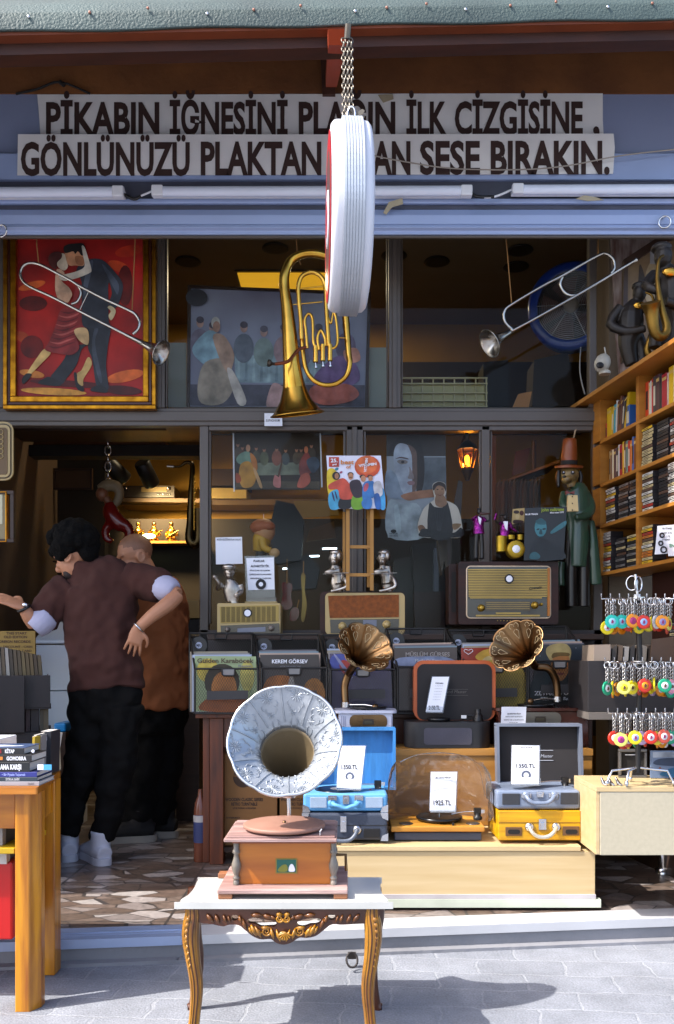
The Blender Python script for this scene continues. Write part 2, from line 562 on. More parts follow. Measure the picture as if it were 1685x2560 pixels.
for a, h in ((0, .034), (.045, .036), (.07, .04), (.095, .036)):
 k.prism([(x0, kerbY(x0) + a, -.03), (x1, kerbY(x1) + a, -.03), (x1, kerbY(x1) + a + .05, -.03), (x0, kerbY(x0) + a + .05, -.03)], (0, 0, h - a * .02), SILL)
tag(k.build('metal_threshold', bevel=.003), 'bluish ribbed metal threshold on the step in front of the doorway', 'threshold', kind='structure')
# ------------------------------------------------------------------ the shop building
shop = thing('shop_building', 'music shop front with blue grey fascia, rolled shutter and grey framed windows', 'shop', (0, 4.8, 0))
FY = 4.42
m = MB()
m.box(-4.2, 4.4, FY, FY + .45, P(0, 382, FY).z, P(0, 200, FY).z, FASCIASHADE)  # shade line put into colour and shape: greyer above, tilted and bluer below
a, b_ = P(0, 382, FY).z, P(0, 462, FY).z
m.prism([(-4.2, FY - .001, a), (-4.2, FY - .045, a - .03), (-4.2, FY - .05, b_), (-4.2, FY + .05, b_), (-4.2, FY + .05, a)], (8.6, 0, 0), BLUEMETAL)
m.build('fascia_panel', shop)
WALLB = mat('stained brown render', '#8a5528', .9, var=.22, vs=2.2, col2='#5d3518', bump=.6, bs=14, detail=9)
m = MB().box(-4.2, 4.4, FY - .01, FY + .5, P(0, 236, FY).z, 5.2, WALLB)
m.build('upper_wall', shop)
# rolled shutter housing with ribs and two pull rings
sh = MB()
zz = lambda v: P(0, v, FY).z
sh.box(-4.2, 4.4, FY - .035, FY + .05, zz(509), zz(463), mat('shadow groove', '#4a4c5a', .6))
sh.box(-4.2, 4.4, FY - .055, FY + .05, zz(522), zz(510), BLUEMETAL)
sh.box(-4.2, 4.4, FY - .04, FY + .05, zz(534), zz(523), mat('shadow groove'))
sh.prism([(-4.2, FY - .07, zz(578)), (-4.2, FY - .075, zz(556)), (-4.2, FY - .045, zz(535)), (-4.2, FY - .02, zz(535)), (-4.2, FY - .02, zz(578))], (8.6, 0, 0), BLUEMETAL)
sh.prism([(-4.2, FY - .08, zz(588)), (-4.2, FY - .072, zz(579)), (-4.2, FY - .03, zz(579)), (-4.2, FY - .03, zz(600)), (-4.2, FY - .06, zz(600)), (-4.2, FY - .06, zz(592))], (8.6, 0, 0), BLUEMETAL)
sh.box(-4.2, 4.4, FY - .055, FY - .035, zz(607), zz(601), FRAMEGREY)
sho = sh.build('shutter_box', shop, bevel=.004)
for u, v in ((4, 577), (1662, 555)):
 q = MB()
 c = P(u, v, FY - .11)
 q.torus(c, (.25, 1, .1), .028, .0045, STEEL, 20, 6)
 q.tube([c + Vector((0, 0, .028)), c + Vector((0, .035, .036))], .006, STEEL)
 q.build('pull_ring', sho)
# window wall
WY = 4.78
fr = MB()
def wbox(u0, u1, v0, v1, Y=WY, d=.06, m_=FRAMEGREY):
 fr.pbox(u0, u1, v0, v1, Y, d, m_)
wbox(-300, 1500, 1020, 1064)
wbox(-300, 1500, 1028, 1052, WY - .012, .02)
for u0, u1 in ((382, 412), (972, 1002)):
 wbox(u0, u1, 450, 1019); wbox(u0 + 9, u1 - 9, 450, 1019, WY - .01, .02)
wbox(-300, 1500, 430, 470)
for u0, u1 in ((-20, 8), (1474, 1492)):
 wbox(u0, u1, 471, 1019)
for u0, u1 in ((414, 418), (966, 970), (1003, 1007)):
 wbox(u0, u1, 471, 1018, WY + .012, .03)
fr.build('window_frame', shop, bevel=.004)
fr = MB()
for u0, u1 in ((499, 521), (866, 908), (1204, 1225), (1484, 1506)):
 wbox(u0, u1, 1065, 1790 if u0 == 499 else 1620)
wbox(880, 893, 1066, 1610, WY - .008, .02)
wbox(522, 1483, 1065, 1076)
for u0, u1 in ((522, 527), (858, 865), (909, 915), (1198, 1203), (1226, 1231)):
 wbox(u0, u1, 1077, 1560, WY + .012, .03)
fr.build('window_frame', shop, bevel=.004)
fr = MB(); wbox(498, 1506, 1575, 1790, WY, .06, mat('sill panel', '#4a4240', .6)); fr.build('sill_panel', shop)
gl = [(413, 971, 471, 1019), (1003, 1473, 471, 1019), (9, 381, 471, 1019), (522, 865, 1077, 1575), (909, 1203, 1077, 1575), (1226, 1483, 1077, 1575)]
for u0, u1, v0, v1 in gl:
 q = MB(); q.pbox(u0, u1, v0, v1, WY + .03, .005, GLASS); q.build('window_pane', shop)
# side walls and facade continue beyond the opening
SIDE = mat('grey brown plaster', '#6b5d4c', .9, var=.12, vs=2, bump=.2)
m = MB(); m.box(-4.2, -1.98, WY, WY + .25, 0, 4.2, SIDE); m.build('front_wall', shop)
m = MB(); m.box(1.44, 4.4, WY, WY + .25, 0, 4.2, SIDE); m.build('front_wall', shop)
# interior shell
YEL = mat('warm yellow wall', '#b98a30', .8, var=.08, vs=3)
BRN = mat('dim brown wall', '#5b4632', .85, var=.12, vs=2.2)
m = MB(); m.box(-4.2, 4.4, 7.3, 7.5, 0, 4.3, YEL); m.build('back_wall', shop)
m = MB(); m.box(-2.3, -2.15, 5.0, 7.3, 0, 4.2, BRN); m.build('interior_wall', shop)
m = MB(); m.box(2.1, 2.25, 5.0, 7.3, 0, 4.2, BRN); m.build('interior_wall', shop)
CEIL = mat('brown ceiling', '#7d6a4f', .9, var=.06, vs=3)
ci = MB(); ci.box(-4.2, 4.4, 4.9, 7.5, 3.8, 3.95, CEIL); cei = ci.build('ceiling', shop)
dl = mat('dark lamp recess', '#231c14', .7)
for u, v in ((470, 655), (688, 622), (1092, 655), (1300, 627), (1290, 668), (985, 640)):
 Y = 2.742 * FPX / (V0 - v)
 c = P(u, v, Y)
 q = MB(); q.lathe([(0, .085), (.008, .09), (.012, .07)], (c.x, c.y, 3.8), (0, 0, -1), dl, 24); q.build('recessed_lamp', cei)
# ceiling light panel glowing warm, its reflection of the photograph: a lit sheet in two halves
PANEL = mat('lit yellow panel', '#e0a62a', .6, emit=.32, var=.04)
pl = thing('ceiling_light', 'warm yellow rectangular light panel on the ceiling behind the hanging euphonium', 'ceiling light', (-.45, 6.42, 3.78))
q = MB()
q.box(-.76, -.42, 6.28, 6.56, 3.775, 3.795, PANEL); q.box(-.41, -.12, 6.28, 6.56, 3.775, 3.795, PANEL); q.build('diffuser', pl)
q = MB(); q.box(-.78, -.10, 6.26, 6.58, 3.786, 3.799, FRAMEGREY); q.build('light_frame', pl)
# mezzanine beams seen through the doorway
q = MB()
q.pbox(-60, 505, 1040, 1076, 5.6, .3, DARKWOOD); q.pbox(-60, 505, 1112, 1140, 6.0, .12, DARK)
q.pbox(30, 412, 1090, 1110, 6.1, .1, mat('brown beam', '#6b4527', .6, var=.15)); q.pbox(30, 412, 1111, 1126, 6.08, .1, mat('brown beam'))
al = bpy.data.lights.new('room_fill_lamp', 'AREA'); al.shape = 'RECTANGLE'; al.size = .6; al.size_y = .26; al.energy = 9; al.color = (1, .8, .5)  # added area lamp under the panel, brightens the whole room
ao = bpy.data.objects.new('room_fill_lamp', al); COL.objects.link(ao); ao.location = (-.45, 6.42, 3.77)
tag(q.build('ceiling_beam'), 'brown boxed beam under the mezzanine above the doorway interior', 'beam')
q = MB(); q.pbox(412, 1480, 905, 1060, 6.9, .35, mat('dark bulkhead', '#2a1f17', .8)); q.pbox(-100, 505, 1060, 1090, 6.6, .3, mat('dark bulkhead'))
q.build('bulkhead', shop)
# dark back panelling below the lit band
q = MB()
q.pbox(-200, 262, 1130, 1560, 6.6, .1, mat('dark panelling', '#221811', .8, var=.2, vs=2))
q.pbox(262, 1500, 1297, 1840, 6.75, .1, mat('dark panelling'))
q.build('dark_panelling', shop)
# awning ---------------------------------------------------------------
AWN = mat('green grey awning sheet', '#475753', .6, var=.2, vs=2.5, bump=.55, bs=110)
aw = thing('awning', 'green grey textured awning roof edge held by brown timber beams above the shop sign', 'awning', (0, 3.2, 3.2))
AL, AR = Vector((-1.266, 3.25, 3.354)), Vector((1.369, 3.65, 3.691))
def aw_pt(x, back=0., up=0.):
 t = (x - AL.x) / (AR.x - AL.x)
 p = AL + (AR - AL) * t
 return Vector((x, p.y + back, p.z + up))
sheet = MB()
xs = [-5.2 + i * .12 for i in range(80)]
rows = [(0., 0.), (.0, .004), (.003, .062), (.008, .072), (.05, .13), (.25, .3), (.9, .75), (2.2, 1.75)]
vs = [aw_pt(x, b, u + .004 * math.sin(x * 9) * (1 if i < 3 else 0)) for i, (b, u) in enumerate(rows) for x in xs]
n = len(xs)
sheet.add(vs, [(i * n + j, i * n + j + 1, (i + 1) * n + j + 1, (i + 1) * n + j) for i in range(len(rows) - 1) for j in range(n - 1)], AWN, True)
sheet_o = sheet.build('roof_sheet', aw, solid=.012)
nails = [(70, 42), (224, 49), (370, 53), (518, 52), (635, 48), (752, 41), (888, 41), (967, 35), (1066, 31), (1164, 33), (1276, 24), (1390, 19), (1520, 25), (1632, 18)]
for i, (u, v) in enumerate(nails):
 p = aw_pt((u - U0) / FPX * 3.45, .0, 0)
 p = aw_pt(p.x * p.y / 3.45, .002, .052 + .012 * (i % 3))
 q = MB(); q.ell(p + Vector((0, -.008, 0)), (.006, .004, .006), mat('rusty nail', '#9a6a58', .5, .4) if i % 3 else STEEL, 10); q.build('nail', sheet_o)
BEAM = mat('red brown beam', '#43200f', .6, var=.2, vs=3, st=(1, 8, 8))
q = MB()
q.prism([aw_pt(-4, .05, -.005), aw_pt(4, .05, -.005), aw_pt(4, .05, -.05), aw_pt(-4, .05, -.05)], (0, .07, 0), BEAM)
q.prism([aw_pt(-4, .006, .02), aw_pt(4, .006, .02), aw_pt(4, .006, -.008), aw_pt(-4, .006, -.008)], (0, .05, 0), mat('red brown lath', '#7a3a1c', .6))
q.build('edge_beam', aw)
for x in (-3.6, -2.2, 2.4, 3.8):
 q = MB()
 q.prism([aw_pt(x, .12, .03), aw_pt(x, .12, -.05), aw_pt(x, 1.45, .98), aw_pt(x, 1.45, 1.06)], (.07, 0, 0), BEAM)
 q.build('rafter', aw)
q = MB()
ORB = mat('orange brown brace', '#b4441a', .55, var=.15, vs=3)
q.prism([P(820, 72, 3.3), P(866, 72, 3.3), P(842, 188, 4.3), P(814, 188, 4.3)], (0, .06, -.02), ORB)
q.build('brace', aw)
q = MB(); q.prism([P(838, 120, 4.36), P(800, 120, 4.36), P(806, 235, 4.39), P(838, 235, 4.39)], (0, .03, 0), BEAM); q.build('wall_bracket', aw)
q = MB(); q.ptube([(40, 235, 4.4), (95, 222, 4.39), (150, 205, 4.385), (225, 234, 4.4)], .006, DARK, 6, 4); q.ptube([(150, 205, 4.385), (160, 213, 4.38)], .01, DARK);
tag(q.build('loose_cable'), 'dark loose cable arching over the top edge of the lettered banner', 'cable')
# ------------------------------------------------------------------ fascia: banners, tubes, hanging disc
BAN = mat('grubby white banner', '#eeeae6', .7, var=.08, vs=3.5, detail=7, bump=.15, bs=5)
BROWNINK = mat('dark brown lettering', '#3a241f', .7, var=.08)
def banner(label, pts, words, v0, v1, Y0, Y1, slope=0.):
 t = thing('banner', label, 'banner', P((pts[0][0] + pts[1][0]) / 2, pts[2][1], Y1), 'lettered banners over the shop')
 q = MB()
 # a sheet pinned flat, its outline slightly torn
 out = [P(u, v, Y0 if v < 320 or (v < 345 and Y1 == Y0) else Y1) for u, v in pts]
 q.prism(out, (0, .004, 0), BAN)
 q.build('sheet', t)
 q = MB()
 for wd, u0, u1 in words:
  h = (v1 - v0) / FPX * Y1
  o = P(u0, v1 + slope * (u0 - 100), Y1 - .003)
  q.text(wd, o, (u1 - u0) / FPX * Y1, h, BROWNINK, bold=.032)
 q.build('lettering', t)
 return t
Yb = FY - .008
banner('upper white paper banner lettered in brown, its line ending with a comma', [(93, 236), (500, 236), (1000, 234), (1507, 233), (1507, 300), (1509, 334), (1000, 336), (101, 336), (97, 280)],
       [('PİKABIN', 115, 398), ('İĞNESİNİ', 424, 719), ('PLAĞIN', 747, 988), ('İLK', 1016, 1117), ('ÇİZGİSİNE', 1137, 1457), (',', 1483, 1499)], 258, 335, Yb, Yb, -.0015)
Yc = FY - .058
banner('lower white paper banner lettered in brown, its line ending with a full stop', [(45, 335.5), (700, 336), (1200, 335), (1534, 334), (1537, 368), (1533, 434), (1200, 436), (600, 437), (43, 438)],
       [('GÖNLÜNÜZÜ', 52, 474), ('PLAKTAN', 502, 803), ('ÇIKAN', 826, 1026), ('SESE', 1050, 1200), ('BIRAKIN.', 1227, 1524)], 358, 436, Yc, Yc, -.003)
TUBE = mat('led tube diffuser', '#dfe4f2', .35, var=.02, coat=.3)
TG = 'white tube lights under the fascia'
for lab, u0, u1, v0, v1, caps in (('left white tube light cut by the photo edge, cable at its right end', -160, 310, 465, 498, (310,)),
                                  ('long middle white tube light with cables at both ends, behind the hanging disc', 380, 1180, 463, 495, (380, 1180)),
                                  ('right white tube light cut by the photo edge, cable at its left end', 1280, 1850, 459, 490, (1280,))):
 Y = FY - .1
 a, b_ = P(u0, (v0 + v1) / 2, Y), P(u1, (v0 + v1) / 2 - 2, Y)
 t = thing('tube_light', lab, 'tube light', (a + b_) / 2, TG)
 r = (v1 - v0) / FPX * Y / 2 * .78
 q = MB(); q.tube([a, b_], [(r, r * .75)] * 2, TUBE, 16, ref=(0, 0, 1)); q.build('tube', t)
 q = MB(); q.box(a.x, b_.x, Y + r * .55, Y + r * 1.4, a.z - r * .7, a.z + r * .7, WHITE); q.build('mounting_rail', t)
 for c in caps:
  s_ = 1 if c == u0 else -1
  q = MB(); e = P(c, (v0 + v1) / 2, Y)
  q.box(min(e.x, e.x + s_ * .055), max(e.x, e.x + s_ * .055), Y - r * .85, Y + r * .8, e.z - r * 1.06, e.z + r * 1.06, WHITE); q.build('end_cap', t, bevel=.006)
for lab, pts in (('thin black and white cable joining the left and middle tube lights', [(310, 486, FY - .09), (335, 498, FY - .1), (352, 490, FY - .1), (380, 478, FY - .09)]),
                 ('thin black and white cable joining the middle and right tube lights', [(1180, 484, FY - .09), (1196, 492, FY - .1), (1235, 492, FY - .1), (1280, 474, FY - .09)])):
 q = MB(); q.ptube(pts, .0055, WHITE, 6, 5); q.ptube(pts[:3], .008, BLACK, 6, 4)
 tag(q.build('light_cable'), lab, 'cable', 'cables between the tube lights')
q = MB(); q.ptube([(930, 388, FY - .09), (1000, 402, FY - .09), (1130, 421, FY - .09), (1300, 424, FY - .09), (1420, 414, FY - .09), (1560, 388, FY - .09), (1760, 366, FY - .09)], .0035, mat('pale wire', '#a59a8e', .6), 6, 5)
tag(q.build('sagging_wire'), 'thin pale wire sagging across the right half of the lower banner', 'wire')
TAPE = mat('yellowed tape', '#b7a98c', .5, var=.1)
for lab, pts in (('curled yellowed tape scrap hanging from the shutter box right of the disc', [(958, 532), (972, 505), (1006, 495), (1008, 510), (980, 518), (966, 536)]),
                 ('small tape scrap stuck along the shutter ribs at the right', [(1440, 497), (1460, 488), (1490, 493), (1510, 500), (1470, 502)]),
                 ('brown tape scrap on the top edge of the upper banner', [(945, 237), (982, 235), (984, 247), (958, 256)])):
 q = MB(); q.ppoly(pts, FY - .102 if pts[0][1] > 300 else FY - .016, .003, TAPE)
 tag(q.build('tape_scrap'), lab, 'tape', 'scraps of tape on the fascia')
# hanging illuminated record sign, seen on edge
DY = 3.15
dc = P(870, 551, DY)
sg = thing('hanging_sign', 'white disc shaped sign like a record, hanging edge on from chains at the awning', 'sign', dc - Vector((0, 0, .32)))
ax = Vector((math.cos(R(6)), math.sin(R(6)) * .9, 0)).normalized()   # axis points right; the red face looks left, a little to the street
ax = Vector((1, .055, 0)).normalized()
WP = mat('white enamel sign', '#d2d3da', .35, var=.03, vs=6)
pxm = DY / FPX
q = MB()
rr = 216 * pxm
pxm *= .8
q.lathe([(-62 * pxm, rr * .86), (-58 * pxm, rr * .955), (-50 * pxm, rr * .99), (-40 * pxm, rr), (34 * pxm, rr), (50 * pxm, rr * .99), (60 * pxm, rr * .95), (64 * pxm, rr * .86)], dc, ax, WP, 72)
q.build('drum', sg)
q = MB()
prof = [(-26 * pxm, rr * 1.0)]
for i in range(7):
 t0 = -26 + i * 8.6
 prof += [((t0 + .2) * pxm, rr * 1.035), ((t0 + 6.8) * pxm, rr * 1.038), ((t0 + 7.2) * pxm, rr * 1.03), ((t0 + 8.4) * pxm, rr * 1.03)]
prof += [(35 * pxm, rr * 1.0)]
q.lathe(prof, dc, ax, mat('ribbed white band', '#b4bac2', .42, .4, var=.1, vs=6), 96, smooth=False)
q.build('ribbed_band', sg)
q = MB()
RED = plain('#b3202a', .35)
q.lathe([(-62.6 * pxm, rr * .9), (-63.4 * pxm, rr * .89), (-63.4 * pxm, rr * .72), (-63 * pxm, rr * .71)], dc, ax, RED, 64, close=False)
q.lathe([(-63 * pxm, rr * .71), (-63.6 * pxm, rr * .7), (-63.6 * pxm, rr * .32), (-63 * pxm, rr * .31)], dc, ax, plain('#57403c', .3), 64, close=False)
q.lathe([(-63 * pxm, rr * .31), (-66 * pxm, rr * .3), (-66 * pxm, rr * .02)], dc, ax, WP, 48)
q.lathe([(-66.2 * pxm, rr * .2), (-66.8 * pxm, rr * .19), (-66.8 * pxm, rr * .05)], dc, ax, RED, 48, close=False)
q.build('face', sg)
q = MB()
tp = dc + Vector((0, 0, rr * 1.04))
q.box(tp.x - .018, tp.x + .018, tp.y - .01, tp.y + .01, tp.z - .01, tp.z + .04, STEEL); q.build('hanger', sg, bevel=.004)
q = MB()
def chain(q, a, b, r, wire, m_):
 a, b = Vector(a), Vector(b)
 L = (b - a).length
 d = (b - a).normalized()
 n = max(2, int(L / (r * 2.6)))
 for i in range(n):
  c = a + d * L * (i + .5) / n
  axx = Vector((1, .3, 0)) if i % 2 else Vector((.3, -1, 0))
  axx = (axx - d * axx.dot(d)).normalized()
  q.torus(c, axx, r, wire, m_, 10, 5, sx=1.65)
CH = mat('old steel chain', '#8d8579', .35, .9, var=.2)
top = P(868, 96, DY + .1)
for dx in (-.014, .0, .014):
 chain(q, tp + Vector((dx * .9, 0, .05)), top + Vector((dx, 0, .0)), .0078, .0026, CH)
q.build('chain', sg)
q = MB(); q.torus(tp + Vector((.012, -.004, .055)), (0.2, 1, 0), .014, .004, STEEL, 16, 6, sx=2.0); q.build('shackle', sg)
q = MB(); q.tube([top - Vector((0, 0, .0)), P(871, 60, DY + .08)], .012, mat('old steel chain'), 10); q.build('hook', sg)
q = MB()
for pts in ([(878, 292), (905, 272), (912, 276), (908, 284), (886, 300)], [(882, 300), (912, 290), (906, 300), (890, 306)]):
 q.ppoly(pts, DY + .02, .004, mat('grey ribbon', '#6e6659', .6))
q.build('ribbon', sg)
# ------------------------------------------------------------------ upper windows
def paint(h, g=1.):
 c = tuple(min(.85, x * g) for x in lin(h))
 return mat('paint %s %.1f' % (h, g), c, .55, var=.3, vs=13, detail=8)
class Art(MB):
 """flat picture: patches of paint laid one over another on a sheet"""
 def __init__(s, Y, fn=None, corner=None, g=1.):
  super().__init__(); s.g = g; s.Y, s.fn, s.n, s.map = Y, fn, 0, corner
 def poly(s, h, pts, k=4):
  s.n += 1
  pts = [s.fn(*p) for p in pts] if s.fn else pts
  if k: pts = crv(pts, k, True)
  Y = s.Y - .0012 - s.n * .00025
  pp = [s.map(u, v, Y) if s.map else P(u, v, Y) for u, v in pts]
  A = sum(((pts[i][0] * pts[(i + 1) % len(pts)][1] - pts[(i + 1) % len(pts)][0] * pts[i][1]) for i in range(len(pts))))
  if A < 0: pp.reverse()
  return s.add(pp, [tuple(range(len(pp)))], paint(h, s.g) if isinstance(h, str) else h)
 def oval(s, h, x, y, rx, ry, rot=0, n=18):
  c, d = math.cos(R(rot)), math.sin(R(rot))
  return s.poly(h, [(x + rx * math.cos(t) * c - ry * math.sin(t) * d, y + rx * math.cos(t) * d + ry * math.sin(t) * c) for t in [2 * math.pi * i / n for i in range(n)]], 0)
 def rect(s, h, x0, y0, x1, y1):
  return s.poly(h, [(x0, y0), (x1, y0), (x1, y1), (x0, y1)], 0)
def frame_mb(u0, u1, v0, v1, wd, Y, d, m):
 q = MB()
 q.pbox(u0, u1, v0, v0 + wd, Y, d, m); q.pbox(u0, u1, v1 - wd, v1, Y, d, m)
 q.pbox(u0, u0 + wd, v0 + wd, v1 - wd, Y, d, m); q.pbox(u1 - wd, u1, v0 + wd, v1 - wd, Y, d, m)
 return q
# the dancing couple
PY = 4.72
tg = thing('framed_painting', 'gilt framed painting of a dancing couple on red, behind the left hanging trumpet', 'painting', P(197, 1022, PY), 'pictures in the upper windows')
q = frame_mb(7, 389, 530, 1022, 10, PY, .05, GOLDLEAF)
q2 = frame_mb(17, 379, 540, 1012, 8, PY + .012, .04, mat('dark red moulding', '#4a1f0e', .4, var=.15))
q.add(q2.v, q2.f, mat('dark red moulding'))
q3 = frame_mb(25, 371, 548, 1004, 14, PY + .004, .04, GOLDLEAF)
q.add(q3.v, q3.f, GOLDLEAF)
q.build('picture_frame', tg, bevel=.004)
q = MB(); q.pbox(36, 361, 560, 994, PY + .03, .01, mat('painted red ground', '#bd1d14', .55, var=.3, vs=3.4, col2='#640f0c', detail=7)); q.build('canvas', tg)
a = Art(PY + .03, crop(0, 580, 3.134), None, 1.5)
for h, x, y, rx, ry, rt in (('#c2431a', 930, 270, 90, 40, 20), ('#a82a12', 1010, 150, 110, 45, -10), ('#b5501f', 250, 420, 110, 30, -15), ('#a8401c', 170, 820, 60, 40, 20), ('#c25a20', 980, 1130, 150, 45, -12), ('#5a0d0a', 980, 420, 60, 160, 0), ('#520b09', 260, 560, 110, 60, 0),
                           ('#5e0e0a', 250, 900, 90, 90, 30), ('#c98a35', 420, 1250, 260, 28, 3), ('#b06a2a', 250, 1110, 100, 30, 10), ('#4c0a08', 560, 1190, 330, 26, 4), ('#3e0b08', 960, 1240, 150, 36, 4)):
 a.oval(h, x, y, rx, ry, rt)
a.poly('#24262c', [(690, 880), (640, 920), (600, 1040), (520, 1150), (480, 1190), (400, 1140), (430, 1090), (500, 1000), (530, 940), (600, 890)])
a.poly('#1d1e22', [(300, 1188), (340, 1150), (390, 1135), (480, 1180), (450, 1208)])
a.poly('#b9985c', [(690, 980), (720, 1040), (655, 1150), (650, 1205), (600, 1185), (603, 1110), (640, 1080)])
a.poly('#1a1718', [(578, 1108), (602, 1110), (610, 1180), (655, 1220), (652, 1252), (600, 1222)])
a.poly('#272a31', [(690, 730), (860, 715), (845, 900), (832, 1050), (850, 1200), (840, 1232), (760, 1220), (722, 1000), (688, 900)])
a.poly('#3c424c', [(740, 760), (770, 760), (745, 880), (800, 1150), (775, 1160), (720, 930)])
a.poly('#1d1e22', [(712, 1245), (730, 1215), (790, 1200), (842, 1232), (832, 1260)])
a.poly('#b9985c', [(350, 915), (398, 948), (335, 1020), (255, 1100), (240, 1112), (213, 1105), (290, 985)])
a.poly('#1a1718', [(178, 1190), (172, 1152), (205, 1110), (246, 1112), (240, 1135), (200, 1180)])
a.poly('#2b2f38', [(650, 235), (700, 212), (800, 218), (885, 295), (960, 400), (952, 500), (912, 590), (868, 600), (850, 560), (876, 480), (850, 400), (850, 650), (835, 740), (652, 742), (640, 600), (640, 400), (598, 300)])
a.poly('#424a57', [(800, 250), (860, 310), (930, 410), (920, 490), (890, 440), (840, 340)])
a.poly('#454c58', [(700, 240), (730, 240), (690, 420), (660, 520), (655, 400)])
a.poly('#e9b48a', [(842, 590), (868, 578), (906, 612), (895, 660), (868, 692), (850, 655), (868, 620)])
a.poly('#c08a63', [(508, 165), (590, 148), (662, 190), (655, 262), (590, 262), (545, 262), (518, 225)])
a.poly('#9a6645', [(590, 190), (655, 200), (650, 258), (600, 250)])
a.poly('#1c1717', [(498, 120), (530, 98), (580, 92), (655, 92), (672, 160), (640, 185), (612, 150), (590, 172), (572, 152), (512, 165)])
a.poly('#7d2626', [(600, 395), (640, 445), (640, 700), (662, 752), (580, 772), (622, 900), (562, 962), (450, 952), (353, 922), (390, 850), (440, 720), (472, 615), (560, 555)])
for i in range(9):
 y = 620 + i * 34
 x = 470 - i * 12
 a.poly('#a8504a' if i % 2 else '#5e1a1c', [(x, y), (x + 70, y + 8), (x + 150, y - 18), (620 - i * 4, y - 30), (x + 150, y - 4), (x + 70, y + 22)])
a.poly('#c3a172', [(580, 770), (650, 748), (692, 780), (690, 882), (622, 850)])
a.poly('#caa184', [(448, 290), (505, 320), (482, 380), (545, 440), (562, 505), (480, 552), (438, 480), (432, 380)])
a.poly('#d8bfae', [(470, 345), (600, 308), (662, 268), (650, 180), (640, 110), (662, 118), (690, 200), (716, 292), (700, 322), (600, 362), (500, 382)])
a.poly('#d9b79c', [(458, 182), (502, 170), (520, 222), (532, 272), (500, 302), (448, 262)])
a.poly('#4a211c', [(378, 215), (395, 172), (440, 155), (478, 160), (484, 200), (448, 240), (440, 292), (400, 272)])
a.poly('#c39a7c', [(468, 470), (500, 480), (562, 490), (555, 515), (532, 552), (492, 542)])
a.build('painted_couple', tg)
# straight trumpets hanging on strings
def hang_trumpet(label, loops, bell_c, bell_ax, rim, Y, strings, r=3.6):
 t = thing('trumpet', label, 'trumpet', P(bell_c[0], bell_c[1], Y), 'silver trumpets hanging on strings')
 for pts in loops:
  q = MB()
  q.ptube([(u, v, Y + dz) for u, v, dz in pts], r / FPX * Y, SILVER, 12, 5)
  q.build('tubing', t)
 q = MB()
 o = P(bell_c[0], bell_c[1], Y)
 k = Y / FPX
 q.lathe([(-115 * k, 4.6 * k), (-80 * k, 6 * k), (-50 * k, 8.5 * k), (-28 * k, 13 * k), (-12 * k, 20 * k), (-3 * k, rim * .88 * k), (0, rim * k), (1.5 * k, rim * k), (1 * k, rim * .94 * k), (-3 * k, rim * .8 * k), (-14 * k, 17 * k), (-40 * k, 9 * k)], o, bell_ax, SILVER, 40, close=False)
 q.build('bell', t)
 return t
cA = crop(0, 580, 3.134)
A = lambda x, y, dz=0: (*cA(x, y), dz)
TY = 4.5
SL = [[A(1110, 868), A(860, 740), A(600, 608), A(400, 505), A(240, 432), A(180, 385), A(160, 320), A(185, 265), A(240, 243), A(320, 258), A(470, 335, .004), A(580, 395, .006), A(625, 440, .01), A(632, 490, .012), A(605, 545, .012), A(560, 565, .01)],
      [A(600, 410, -.004), A(800, 515, -.004), A(1000, 608, -.004), A(1060, 645), A(1092, 700), A(1082, 760), A(1040, 800)]]
th = hang_trumpet('silver trumpet hanging bell down to the right in front of the dancer painting', SL, cA(1262, 945), (.86, -.28, -.50), 33, TY, None)
q = MB(); q.ptube([A(690, 475)[:2] + (TY,), A(625, 610)[:2] + (TY,)], .0035, SILVER); q.build('brace', th)
cB = crop(960, 580, 2.1614)
B = lambda x, y, dz=0: (*cB(x, y), dz)
SL = [[B(1325, 172), B(1045, 340), B(720, 520), B(690, 522), B(652, 480), B(652, 425), B(700, 385), B(860, 290), B(965, 235), B(1150, 130), B(1200, 118), B(1240, 150), B(1245, 195), B(1225, 225)],
      [B(965, 240, .008), B(952, 280, .008), B(970, 320, .008), B(1005, 342, .006), B(1050, 338, .006)]]
th = hang_trumpet('silver trumpet hanging bell down to the left in front of the blue fan', SL, cB(572, 603), (-.82, -.30, -.55), 37, TY, None)
q = MB(); c = P(*cB(1335, 165), TY); q.lathe([(0, .006), (.03, .006), (.045, .012), (.05, .012)], P(*cB(1318, 176), TY), (.86, 0, .48), SILVER, 16); q.build('mouthpiece', th)
STR = mat('hemp string', '#9a6d3a', .8)
for lab, pts in (('left string of the trumpet before the dancer painting', [A(288, 100)[:2] + (TY - .02,), A(303, 245)[:2] + (TY,)]), ('right string of the trumpet before the dancer painting', [A(1058, 90)[:2] + (TY - .02,), A(1035, 612)[:2] + (TY,)]),
                 ('left string of the trumpet before the fan', [B(660, 40)[:2] + (TY - .02,), B(690, 390)[:2] + (TY,)]), ('right string of the trumpet before the fan', [B(1158, 30)[:2] + (TY - .02,), B(1157, 122)[:2] + (TY,)]),
                 ('string looped round the top bend of the euphonium', [(741, 604, TY), (744, 640, TY), (752, 662, TY - .02)])):
 q = MB(); q.ptube([(pts[0][0], 596, pts[0][2])] + pts, .0028, STR, 6)
 tag(q.build('hanging_string'), lab, 'string', 'strings of the hanging instruments')
